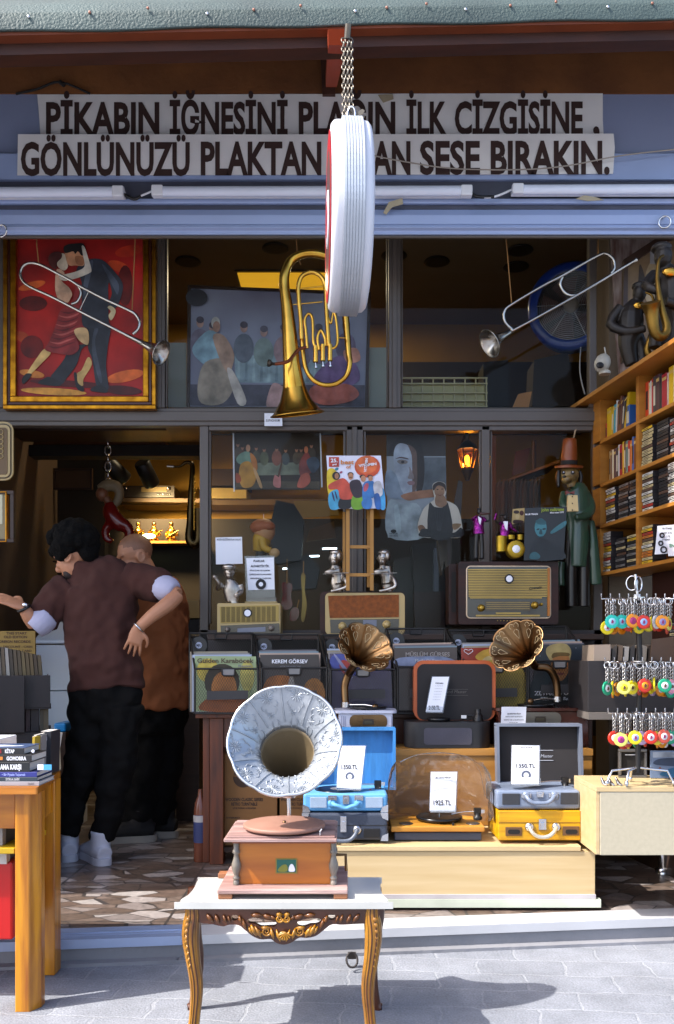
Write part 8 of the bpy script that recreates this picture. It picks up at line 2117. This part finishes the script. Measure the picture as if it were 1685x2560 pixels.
q = MB(); q.box(x0, x1, 5.25, 5.6, 0.0, zf(1728), WFR); q.build('lower_body', t, bevel=.004)
q = MB(); q.box(x0, x1, 5.255, 5.6, zf(1726), zf(1612), WFR); q.build('upper_body', t, bevel=.004)
q = MB(); q.prism([Vector((x0 - .004, 5.235, zf(1609))), Vector((x0 - .004, 5.235, zf(1601))), Vector((x0 - .004, 5.55, zf(1560) + .05)), Vector((x0 - .004, 5.6, zf(1609)))], (x1 - x0 + .008, 0, 0), WFR); q.build('lid', t, bevel=.004)
q = MB(); q.pbox(134, 165, 1808, 1830, 4.9, .2, plain('#1a8ad0', .4)); tag(q.build('blue_bundle', bevel=.01), 'bright blue folded bundle between the book table and the white chest', 'bundle')
q = MB(); q.box(P(134, 0, 4.9).x, P(165, 0, 4.9).x, 4.9, 5.1, 0.0, P(0, 1830.5, 4.9).z, DARKWOOD); tag(q.build('low_stool', bevel=.004), 'dark low stool under the blue bundle', 'stool')
# frames on the left reveal
t = thing('serving_tray', 'round cornered cream tray hung at the top left of the doorway', 'tray', P(0, 1200, 4.6))
q = MB()
for k_, (m_, e) in enumerate(((CREAM, 0), (mat('dark groove', '#4a3c26', .5), 5), (CREAM, 8), (mat('tray brown', '#6e5330', .5), 15))):
 q.ppoly(rounded(-60 + e, 33 - e, 1054 + e, 1201 - e, 22 - e), 4.6 - .004 * k_, .012, m_)
q.build('tray', t)
q = MB()
for i in range(6): q.torus(P(2, 1080 + i * 12, 4.584), (0, 1, 0), .012, .002, CREAM, 16, 5)
q.build('ornament', t)
t = thing('wall_frame', 'narrow gilt frame with pale print hung below the cream tray', 'frame', P(5, 1360, 4.6))
q = frame_mb(-60, 34, 1226, 1356, 9, 4.6, .03, DARKWOOD); q2 = frame_mb(-50, 16, 1228, 1355, 3, 4.595, .03, GOLDLEAF); q.add(q2.v, q2.f, GOLDLEAF); q.build('frame_rim', t, bevel=.002)
q = MB(); q.pbox(-46, 13, 1232, 1352, 4.61, .01, plain('#8f7f5a', .5)); q.pbox(-46, 6, 1236, 1310, 4.607, .003, plain('#c9c0a0', .5)); q.build('print', t)
# ------------------------------------------------------------------ room behind the doorway
cI = crop(0, 1040, 3.0135)
SHY = 6.9
t = thing('shelf_radio', 'old dark receiver with lit dial on the yellow back wall shelf', 'radio', P(370, 1248, SHY))
q = MB(); q.ppoly([cI(925, 525), cI(1312, 525), cI(1312, 612), cI(925, 612)], SHY, .22, mat('receiver wood', '#2c1c12', .35)); q.build('cabinet', t, bevel=.006)
q = MB(); q.ppoly([cI(1065, 535), cI(1255, 535), cI(1255, 572), cI(1065, 572)], SHY - .004, .006, mat('receiver dial', '#a58a52', .3)); q.build('dial', t)
for x in (955, 1268): knob(t, *cI(x, 548), SHY, 5, STEEL)
q = MB()
for i in range(6): q.ell(P(*cI(1190 + i * 18, 590), SHY), (.008, .004, .008), STEEL, 8)
q.build('buttons', t)
q = MB(); q.ppoly([cI(900, 616), cI(1508, 622), cI(1508, 652), cI(900, 645)], SHY - .05, .3, WALLSHELF); tag(q.build('wall_shelf'), 'brown bracketed shelf carrying the dark receiver on the back wall', 'shelf', 'shelves on the yellow back wall')
for i, (x, dx) in enumerate(((1042, 0), (1160, 6), (1292, 3))):
 t = thing('gold_statuette', 'golden musician statuette on the amber shelf, %s' % ('nearest the red figure', 'in the middle beside the bright lamp', 'nearest the saxophone')[i], 'statuette', P(*cI(x, 945), 6.62), 'golden statuettes on the amber shelf')
 k_ = 6.62 / FPX / 3.0135
 Xg = lambda a, b, d=0: P(*cI(x + a, b), 6.65 + d)
 q = MB(); q.ell(Xg(0, 815), (17 * k_, 17 * k_, 22 * k_), BRASS); q.tube([Xg(0, 835), Xg(0, 870), Xg(-4, 900), Xg(6, 945)], [12 * k_, 34 * k_, 26 * k_, 40 * k_], BRASS, 12, 3); q.tube([Xg(-30, 868), Xg(-44, 900), Xg(0, 905, -.05), Xg(40, 880, -.06)], 10 * k_, BRASS, 8, 3); q.tube([Xg(28, 868), Xg(46, 895), Xg(20, 900, -.05)], 10 * k_, BRASS, 8, 3)
 q.build('figure', t, remesh=.006, smooth=1)
 q = MB(); q.tube([Xg(-40, 920, -.06), Xg(44 + dx * 3, 860, -.07)], 5 * k_, BRASS, 8); q.build('instrument', t)
q = MB(); q.ell(P(*cI(1120, 905), 6.5), (.05, .02, .018), mat('lit greenish lamp', '#e9ffc0', .4, emit=5, var=.02), 14); tag(q.build('shelf_lamp'), 'small bright greenish lamp glowing before the golden statuettes', 'lamp')
t = thing('saxophone', 'dark standing saxophone with bright mouthpiece by the doorway post', 'saxophone', P(*cI(1440, 960), 5.6))
k_ = 5.6 / FPX / 3.0135
Xs = lambda a, b, d=0: P(*cI(a, b), 5.6 + d)
q = MB(); q.tube([Xs(1260, 378), Xs(1350, 380), Xs(1400, 350), Xs(1445, 362), Xs(1450, 430), Xs(1440, 600), Xs(1435, 800), Xs(1430, 920), Xs(1460, 965), Xs(1495, 930), Xs(1500, 820), Xs(1505, 700)], [6 * k_, 9 * k_, 14 * k_, 18 * k_, 20 * k_, 24 * k_, 30 * k_, 36 * k_, 38 * k_, 36 * k_, 40 * k_, 52 * k_], mat('dark sax lacquer', '#4a3a20', .25, .9, var=.3, vs=12), 16, 5); q.build('body', t)
q = MB()
for i in range(10): q.ell(Xs(1465, 460 + i * 42, -.03), (9 * k_, 8 * k_, 9 * k_), BRASS, 8)
q.tube([Xs(1462, 440, -.03), Xs(1462, 860, -.04)], 3 * k_, BRASS, 6); q.build('key', t)
q = MB(); q.tube([Xs(1258, 377), Xs(1310, 381)], [9 * k_, 13 * k_], SILVER, 10); q.build('mouthpiece', t)
for lab, x, y, ax_ in (('left black track spotlight lighting the back wall', 870, 410, (.5, .6, -.5)), ('right black track spotlight lighting the back wall', 1105, 430, (.25, .65, -.7))):
 t = thing('track_spotlight', lab, 'spotlight', P(*cI(x, y), 6.3), 'track spotlights over the shelf')
 c = P(*cI(x, y), 6.3); d = Vector(ax_).normalized()
 q = MB(); q.lathe([(-.09, .05), (-.08, .058), (.09, .06), (.1, .055), (.09, .045)], c, d, BLACK, 24); q.build('lamp_head', t)
 q = MB(); q.tube([c, c + Vector((-.01, 0, .12)), c + Vector((-.01, .0, .16))], .012, BLACK, 8); q.box(c.x - .09, c.x + .07, c.y - .02, c.y + .02, c.z + .15, c.z + .175, BLACK); q.build('mount', t)
 q = MB(); q.lathe([(.096, .05), (.097, 0)], c, d, mat('spot lens', '#ffd890', .4, emit=6, var=.02), 20); q.build('lens', t)
 l_ = bpy.data.lights.new('spotlight_lamp', 'SPOT'); l_.energy = 24; l_.color = (1, .74, .36); l_.spot_size = R(110); l_.spot_blend = .7; l_.shadow_soft_size = .06
 lo_ = bpy.data.objects.new('spotlight_lamp', l_); COL.objects.link(lo_); lo_.location = c + d * .12; lo_.rotation_euler = d.to_track_quat('-Z', 'Y').to_euler()
q = MB(); chain(q, P(*cI(815, 530), 5.9), P(*cI(812, 110), 5.9), .02, .006, STEEL); tag(q.build('hanging_chain'), 'light metal chain hanging above the glossy red figure', 'chain')
t = thing('hanging_figure', 'glossy red clothed figure with pale hair hanging on the chain in the doorway', 'figure', P(*cI(850, 960), 5.9))
Xf = lambda a, b, d=0: P(*cI(a, b), 5.9 + d)
k_ = 5.9 / FPX / 3.0135
RG2 = mat('glossy red suit', '#7a120e', .25, coat=.5)
q = MB(); q.tube([Xf(830, 650), Xf(840, 740), Xf(900, 810), Xf(960, 840), Xf(975, 900), Xf(930, 960)], [40 * k_, 66 * k_, 62 * k_, 44 * k_, 36 * k_, 26 * k_], RG2, 14, 4); q.tube([Xf(860, 800), Xf(800, 850), Xf(800, 920), Xf(850, 945)], [44 * k_, 36 * k_, 28 * k_, 22 * k_], RG2, 12, 4); q.build('suit', t, remesh=.012, smooth=2)
q = MB(); q.ell(Xf(770, 590), (48 * k_, 50 * k_, 56 * k_), mat('figure skin', '#8a5a40', .4)); q.tube([Xf(800, 620), Xf(830, 670)], 30 * k_, mat('figure skin'), 10); q.build('head', t)
q = MB(); q.tube([Xf(740, 540), Xf(800, 525), Xf(870, 530), Xf(900, 580), Xf(880, 650), Xf(830, 680)], [20 * k_, 44 * k_, 44 * k_, 36 * k_, 30 * k_, 16 * k_], mat('pale figure hair', '#8a7a5f', .5), 12, 4); q.build('hair', t)
q = frame_mb(132, 230, 1170, 1224, 5, 6.5, .03, DARKWOOD)
t = thing('wall_picture', 'dim brown picture in a dark frame on the left back panelling', 'picture', P(181, 1224, 6.5)); q.build('frame_rim', t)
q = MB(); q.pbox(137, 225, 1175, 1219, 6.515, .01, plain('#5a3f24', .6)); q.build('print', t)
for i, (u0, u1, v0, v1, c_) in enumerate(((345, 395, 1055, 1080, '#3a2c20'), (408, 455, 1058, 1080, '#4a3a2a'), (456, 500, 1060, 1080, '#6a4a22'))):
 q = MB(); q.pbox(u0, u1, v0, v1, 6.0, .25, plain(c_, .5)); tag(q.build('stored_box', bevel=.006), 'dim %s stored box, %s from the left above the doorway beam' % (('dark', 'grey brown', 'amber')[i], ORD[i]), 'box', 'boxes stored above the beam')
q = MB(); q.pbox(440, 498, 1500, 1545, 5.6, .3, mat('ochre drawer front', '#8a6a2c', .5)); q.pbox(448, 498, 1548, 1580, 5.62, .3, DARK); q.pbox(440, 498, 1582, 1590, 5.58, .3, mat('ochre drawer front')); q.box(P(440, 0, 5.6).x, P(498, 0, 5.6).x, 5.6, 5.9, 0.0, P(0, 1690, 5.6).z, DARKWOOD); q.box(P(440, 0, 5.6).x, P(498, 0, 5.6).x, 5.85, 5.9, P(0, 1690, 5.6).z, P(0, 1500, 5.6).z, DARKWOOD)
tag(q.build('ochre_cabinet'), 'ochre fronted cabinet in shadow just right of the man in the lighter brown shirt', 'cabinet')
q = MB(); q.lathe([(0, .04), (.06, .045), (.1, .04), (.12, .025)], P(452, 1690, 5.65) + Vector((0, 0, .002)), (0, 0, 1), mat('amber jar', '#a07a2a', .2, coat=.4), 16); tag(q.build('amber_jar'), 'small amber jar on the shadowed cabinet beside the first basket', 'jar')
# ------------------------------------------------------------------ people
HAIRB = mat('black curly hair', '#0b0908', .9, var=.3, vs=40, bump=.8, bs=70, spec=.15)
SHIRT1 = mat('dark maroon tee', '#44221a', .95, var=.12, vs=7, bump=.35, bs=9, detail=5)
SHIRT2 = mat('rust brown polo', '#96552c', .9, var=.08, vs=7, bump=.3, bs=9)
TROU = mat('black trousers', '#0d0b0a', .9, var=.2, vs=8, bump=.5, bs=9, spec=.2)
UND = mat('white undershirt', '#b9b6cc', .85, var=.08, vs=10, bump=.4, bs=22)
SHOEW = mat('white sneaker', '#c6c6d0', .55, var=.05, bump=.15, bs=12)
def hand(q, wrist, d, up, side, s, m, curl=.35, spread=.16):
 """palm, four bent fingers of unequal length and a thumb from its side"""
 d, up = Vector(d).normalized(), Vector(up).normalized()
 sd = d.cross(up).normalized() * side
 w_ = Vector(wrist)
 q.tube([w_ - d * .01 * s, w_ + d * .035 * s, w_ + d * .085 * s], [(.02 * s, .028 * s), (.016 * s, .04 * s), (.012 * s, .04 * s)], m, 12, 3, ref=tuple(up))
 for i, ln in enumerate((.072, .08, .075, .06)):
  o = w_ + d * .085 * s + sd * (.03 - .02 * i) * s
  dd = (d + sd * spread * (1.5 - i) * .5).normalized()
  p = [o - d * .02 * s]
  for j, seg_ in enumerate((.42, .32, .26)):
   an = curl * (j + .6)
   p.append(p[-1] + (dd * math.cos(an) - up * math.sin(an)) * ln * seg_ * s * (1.5 if j == 0 else 1))
  q.tube(p, [.0088 * s, .0085 * s, .0078 * s, .0062 * s], m, 8, 3)
  q.ell(p[-1], .0062 * s, m, 8)
 o = w_ + d * .02 * s + sd * .03 * s
 p = [o - sd * .012 * s, o + (d * .6 + sd * .7) * .03 * s, o + (d * .75 + sd * .6 - up * .2) * .06 * s, o + (d * .85 + sd * .4 - up * .35) * .085 * s]
 q.tube(p, [.014 * s, .0115 * s, .0095 * s, .007 * s], m, 8, 3)
def face(q, c, s, fwd, m, mz=True):
 """skull, brow, nose, lips, chin and ears of a head looking along fwd"""
 f = Vector(fwd).normalized(); r = f.cross(Vector((0, 0, 1))).normalized(); u = r.cross(f)
 M_ = Matrix((r, f, u)).transposed()
 g = lambda x, y, z: Vector(c) + r * x * s + f * y * s + u * z * s
 q.ell(g(0, -.008, .03), (.076 * s, .097 * s, .09 * s), m, 20, M_); q.ell(g(0, .025, -.035), (.058 * s, .07 * s, .075 * s), m, 18, M_); q.ell(g(0, .062, -.092), (.024 * s, .02 * s, .018 * s), m, 12, M_)
 q.tube([g(0, .088, .018), g(0, .104, -.012), g(0, .112, -.03), g(0, .092, -.04)], [.009 * s, .011 * s, .015 * s, .011 * s], m, 8, 3)
 q.ell(g(0, .084, -.062), (.024 * s, .011 * s, .006 * s), m, 10, M_); q.ell(g(0, .082, -.073), (.021 * s, .011 * s, .007 * s), m, 10, M_); q.ell(g(0, .084, .028), (.05 * s, .012 * s, .01 * s), m, 12, M_)
 for e in (-1, 1):
  q.ell(g(e * .03, .078, -.022), (.02 * s, .018 * s, .02 * s), m, 10, M_)
  q.torus(g(e * .078, -.008, -.008), r, .02 * s, .007 * s, m, 14, 6, sx=1.5); q.ell(g(e * .074, -.004, -.01), (.008 * s, .016 * s, .024 * s), m, 10, M_)
 return g, M_, r, f, u
# first man ------------------------------------------------------------
M1 = 4.53
t = thing('person', 'person in dark maroon tee over white sleeves, seen from behind, one hand on the hip', 'person', (P(230, 0, M1).x, M1, 0))
V = lambda u, v, d=0.: P(u, v, M1 + d)
body = MB()
hc = V(185, 1391, .02)
g, M_, r_, f_, u_ = face(body, hc, 1.0, (-.93, .24, -.38), SKIN)
body.tube([V(196, 1392, .03), V(208, 1415, .04), V(214, 1450, .05)], [.056, .052, .05], SKIN, 14, 3)
body.tube([V(215, 1440, .04), V(245, 1500, .04), V(255, 1600, .02), V(262, 1700, 0), V(262, 1760, 0)], [(.05, .06), (.15, .085), (.135, .085), (.13, .085), (.12, .08)], SKIN, 16, 3, ref=(1, 0, 0))
body.tube([V(150, 1462, .03), V(112, 1520, -.03), V(88, 1562, -.07)], [.046, .044, .038], SKIN, 12, 3)
body.tube([V(88, 1562, -.07), V(72, 1540, -.1), V(58, 1517, -.12)], [.038, .036, .027], SKIN, 12, 3)
hand(body, V(58, 1517, -.12), V(20, 1501, -.13) - V(58, 1517, -.12), (.1, -.6, .8), 1, .95, SKIN, .12, .1)
body.tube([V(345, 1450, .04), V(400, 1462, .0), V(444, 1487, -.05)], [.055, .045, .038], SKIN, 12, 3)
body.tube([V(444, 1487, -.05), V(420, 1510, -.09), V(380, 1540, -.12), V(346, 1570, -.13)], [.038, .04, .034, .026], SKIN, 12, 3)
hand(body, V(346, 1570, -.13), (-.28, .02, -1), (.25, -1, -.05), -1, .95, SKIN, .3, .25)
body.tube([V(215, 1740), V(212, 1870, -.01), V(170, 2085, .0)], [.06, .05, .04], SKIN, 12, 3)
body.tube([V(305, 1740), V(296, 1880, -.02), V(255, 2095, -.05)], [.06, .05, .04], SKIN, 12, 3)
body.build('body', t, remesh=.0055, smooth=2)
q = MB()
rnd = random.Random(4)
for i in range(150):
 th, ph = rnd.uniform(0, 2 * math.pi), math.acos(rnd.uniform(-.55, 1))
 p = g(.1 * math.sin(ph) * math.cos(th), -.02 + .115 * math.sin(ph) * math.sin(th), .062 + .1 * math.cos(ph))
 lx = (p - hc)
 if lx.dot(f_) > .055 and lx.dot(u_) < .055: continue
 if lx.dot(u_) < .0 and lx.dot(f_) > .0: continue
 q.ell(p, rnd.uniform(.022, .04), HAIRB, 8)
q.ell(g(0, -.03, .065), (.1, .115, .09), HAIRB, 18, M_); q.ell(g(0, -.085, -.005), (.07, .045, .07), HAIRB, 14, M_)
q.build('hair', t, remesh=.007)
q = MB(); q.ell(g(0, .05, -.075), (.05, .035, .04), mat('beard stubble', '#2a1c17', .7), 12, M_); q.build('beard', t)
for e in (-1, 1):
 q = MB(); q.ell(g(e * .031, .094, -.016), (.011, .006, .006), BLACK, 10, M_); q.ell(g(e * .031, .096, .008), (.02, .006, .004), HAIRB, 8, M_); q.build('eye', t)
q = MB()
q.tube([V(215, 1405, .04), V(222, 1424, .04), V(246, 1462, .04), V(251, 1520, .035), V(253, 1600, .02), V(264, 1670, .01), V(268, 1724, .0)], [(.075, .08), (.12, .085), (.19, .12), (.19, .13), (.178, .125), (.182, .122), (.192, .124)], SHIRT1, 28, 5, ref=(1, 0, 0))
q.tube([V(176, 1474, .04), V(130, 1512, .0), V(104, 1550, -.05)], [.082, .085, .078], SHIRT1, 18, 4)
q.tube([V(325, 1448, .04), V(372, 1456, .02), V(408, 1470, -.02)], [.085, .083, .074], SHIRT1, 18, 4)
q.build('tee_shirt', t, remesh=.009, smooth=4, folds=.042)
q = MB(); q.tube([V(118, 1540, -.045), V(100, 1557, -.065), V(84, 1572, -.075)], [.068, .07, .058], UND, 16, 3); q.build('undershirt_sleeve', t, remesh=.007, smooth=2)
q = MB(); q.tube([V(398, 1466, -.015), V(424, 1474, -.035), V(437, 1480, -.045)], [.07, .066, .048], UND, 16, 3); q.build('undershirt_sleeve', t, remesh=.007, smooth=2)
q = MB()
q.tube([V(262, 1700, .0), V(262, 1745, .0), V(258, 1800, 0)], [(.17, .11), (.175, .112), (.165, .1)], TROU, 24, 4, ref=(1, 0, 0))
q.tube([V(222, 1770, .01), V(216, 1870, .0), V(188, 1980, .0), V(172, 2050, .0), V(168, 2082, .0)], [.1, .088, .072, .06, .056], TROU, 20, 4)
q.tube([V(302, 1770, -.01), V(297, 1870, -.02), V(280, 1980, -.04), V(266, 2060, -.05), V(262, 2095, -.05)], [.105, .09, .072, .062, .06], TROU, 20, 4)
q.build('trousers', t, remesh=.01, smooth=3, folds=.05)
def shoe(c, fwd, s, m, sole):
 f = Vector(fwd).normalized(); r = f.cross(Vector((0, 0, 1))).normalized()
 X = lambda x, y, z: Vector(c) + r * x * s + f * y * s + Vector((0, 0, z * s))
 q = MB(); q.tube([X(0, -.02, .15), X(0, -.015, .1), X(0, -.01, .05)], [(.045 * s, .05 * s), (.044 * s, .055 * s), (.045 * s, .06 * s)], m, 16, 3, ref=tuple(r)); q.tube([X(0, -.075, .05), X(0, -.02, .058), X(0, .06, .052), X(0, .13, .04), X(0, .18, .034), X(0, .205, .03)], [(.035 * s, .035 * s), (.045 * s, .05 * s), (.046 * s, .045 * s), (.047 * s, .034 * s), (.04 * s, .026 * s), (.012 * s, .012 * s)], m, 16, 4, ref=tuple(r))
 q.build('shoe', t, remesh=.006, smooth=2)
 q = MB(); pts = crv([(-.03, -.075), (-.043, -.03), (-.042, .05), (-.05, .13), (-.035, .195), (0, .212), (.04, .19), (.05, .12), (.042, .05), (.043, -.03), (.03, -.075), (0, -.088)], 3, True)
 q.prism([X(x, y, .001) for x, y in pts], (0, 0, .032 * s), sole); q.build('shoe_sole', t, bevel=.005)
shoe(Vector((V(168, 0).x, M1 + .03, 0)), (-.35, 1, 0), 1.12, SHOEW, SHOEW)
shoe(Vector((V(256, 0).x, M1 - .06, 0)), (-.55, .8, 0), 1.12, SHOEW, SHOEW)
q = MB(); q.torus(V(60, 1520, -.12), V(58, 1517, -.12) - V(72, 1540, -.1), .031, .008, BLACK, 20, 6); q.ell(V(62, 1512, -.15), (.015, .008, .012), STEEL, 10); q.build('wrist_watch', t)
q = MB(); q.torus(V(347, 1569, -.13), V(346, 1570, -.13) - V(380, 1540, -.12), .03, .005, STEEL, 20, 6); q.build('bracelet', t)
# second man -----------------------------------------------------------
M2 = 5.02
t = thing('person', 'person with shaved head and rust brown polo, facing left behind the man in maroon', 'person', (P(350, 0, M2).x, M2, 0))
V = lambda u, v, d=0.: P(u, v, M2 + d)
body = MB()
hc = V(338, 1392, 0)
g, M_, r_, f_, u_ = face(body, hc, 1.02, (-.78, -.45, -.34), SKIN)
body.tube([V(352, 1405, .02), V(366, 1425, .03), V(372, 1455, .03)], [.06, .055, .055], SKIN, 14, 3)
body.tube([V(372, 1450, .03), V(380, 1500, .03), V(388, 1600, .03), V(390, 1760, .03)], [(.07, .06), (.16, .09), (.15, .09), (.13, .09)], SKIN, 16, 3, ref=(.5, .85, 0))
body.tube([V(345, 1470, -.14), V(310, 1530, -.2), V(285, 1580, -.16)], [.055, .045, .036], SKIN, 12, 3); body.tube([V(285, 1580, -.16), V(255, 1600, -.08), V(230, 1605, .0)], [.036, .033, .026], SKIN, 12, 3)
hand(body, V(230, 1605, .0), (-1, .2, .0), (0, -.5, .8), 1, .95, SKIN, .2, .1)
body.tube([V(418, 1470, .2), V(440, 1540, .22), V(430, 1600, .14)], [.055, .045, .036], SKIN, 12, 3); body.tube([V(430, 1600, .14), V(390, 1620, .05), V(350, 1620, .0)], [.036, .032, .026], SKIN, 12, 3)
hand(body, V(350, 1620, .0), (-1, .1, .0), (0, -.5, .8), -1, .95, SKIN, .3, .1)
body.tube([V(372, 1760), V(370, 1880), V(340, 2060)], [.07, .055, .04], SKIN, 12, 3); body.tube([V(408, 1760, .05), V(405, 1880, .06), V(390, 2060, .06)], [.07, .055, .04], SKIN, 12, 3)
body.build('body', t, remesh=.0055, smooth=2)
for e in (-1, 1):
 q = MB(); q.ell(g(e * .032, .092, -.018), (.012, .007, .007), BLACK, 10, M_); q.ell(g(e * .032, .096, .012), (.02, .006, .004), HAIRB, 8, M_); q.build('eye', t)
q = MB(); q.ell(g(0, -.014, .037), (.078, .1, .091), mat('shaved scalp', '#8f6247', .55, var=.1, vs=40), 20, M_); q.build('hair', t)
q = MB()
q.tube([V(368, 1440, .03), V(374, 1455, .03), V(384, 1490, .03), V(390, 1560, .02), V(396, 1660, .02), V(396, 1768, .02)], [(.08, .08), (.13, .11), (.21, .15), (.2, .16), (.19, .16), (.2, .165)], SHIRT2, 26, 5, ref=(.5, .85, 0))
q.tube([V(350, 1478, -.12), V(322, 1525, -.18), V(308, 1548, -.18)], [.09, .082, .07], SHIRT2, 16, 3); q.tube([V(412, 1478, .17), V(434, 1530, .2), V(438, 1560, .18)], [.09, .085, .07], SHIRT2, 16, 3)
q.build('polo_shirt', t, remesh=.01, smooth=4, folds=.04)
q = MB(); q.torus(V(367, 1437, .03), (.1, -.1, 1), .072, .016, SHIRT2, 22, 8); q.build('collar', t)
q = MB(); q.tube([V(392, 1740, .03), V(392, 1790, .03), V(390, 1830, .03)], [(.18, .15), (.18, .15), (.17, .13)], TROU, 22, 3, ref=(.5, .85, 0)); q.tube([V(370, 1800, .0), V(368, 1900, .0), V(350, 2020, .0), V(345, 2070, .0)], [.115, .1, .085, .075], TROU, 18, 4); q.tube([V(412, 1800, .07), V(408, 1900, .07), V(398, 2020, .07), V(396, 2060, .07)], [.115, .1, .085, .075], TROU, 18, 4)
q.build('trousers', t, remesh=.01, smooth=3, folds=.05)
SHB = mat('black suede shoe', '#1a1716', .8)
shoe(Vector((V(350, 0).x, M2 - .04, 0)), (-1, -.2, 0), 1.2, SHB, plain('#a89f92', .6))
shoe(Vector((V(395, 0).x, M2 + .09, 0)), (-1, .1, 0), 1.2, SHB, plain('#a89f92', .6))
for i, (u0, u1, v) in enumerate(((707, 714, 1376), (728, 759, 1408), (764, 798, 1391), (806, 842, 1372), (707, 725, 1422))):
 q = MB(); q.ptube([(u0, v, 6.3), (u1, v - 1, 6.3)], .006, mat('reflection glow', '#d6f0ff', .4, emit=3, var=.02), 8); tag(q.build('reflection_line'), 'thin white reflection line, %s from the left, glowing behind the left lower window' % ORD[(0, 2, 3, 4, 1)[i]], 'tube light', 'reflection lines deep in the shop')  # glowing rods stand in for tube lights reflected in the glass
CLO = [('dark coat hanging behind the left window right of the puppet', [(690, 1250), (735, 1260), (760, 1300), (752, 1400), (690, 1410), (672, 1330)], 5.6, '#15120f'), ('dark instrument case standing behind the middle window', [(1030, 1360), (1120, 1355), (1130, 1570), (1040, 1570)], 5.4, '#191412'), ('grey green case standing behind the middle window under the poster', [(985, 1400), (1030, 1390), (1036, 1570), (980, 1570)], 5.5, '#2a2a26'), ('reddish cabinet low behind the middle window', [(1035, 1480), (1110, 1478), (1112, 1580), (1038, 1580)], 5.2, '#2c0f0c'),
       ('fringed brown hide hanging under the portrait poster', [(1095, 1345), (1130, 1345), (1128, 1400), (1120, 1450), (1110, 1400), (1104, 1440), (1098, 1390)], 5.0, '#4a3a26'), ('pale blue strip of light box behind the middle window', [(1085, 1370), (1097, 1370), (1096, 1575), (1084, 1575)], 5.35, '#6a7686'), ('dark guitar body behind the left window above the red guitars', [(715, 1400), (770, 1385), (800, 1420), (790, 1470), (730, 1475)], 5.7, '#100d0b')]
for lab, pts, Y, c_ in CLO:
 q = MB(); q.ppoly(pts, Y, .1, plain(c_, .4)); tag(q.build('stored_item' if 'coat' not in lab else 'hanging_coat', bevel=.01), lab, 'shop item')
# the black crate and its records stand turned a little towards the street
pv = Vector((P(125, 0, BXY).x, BXY, 0))
Rz = Matrix.Rotation(R(18.5), 3, 'Z')
for o in S.objects:
 if o.parent is None and (o.name == 'record_crate' or o.get('group') == 'records in the black crate'):
  o.location = pv + Rz @ (Vector(o.location) - pv)
  o.rotation_euler.z = R(18.5)
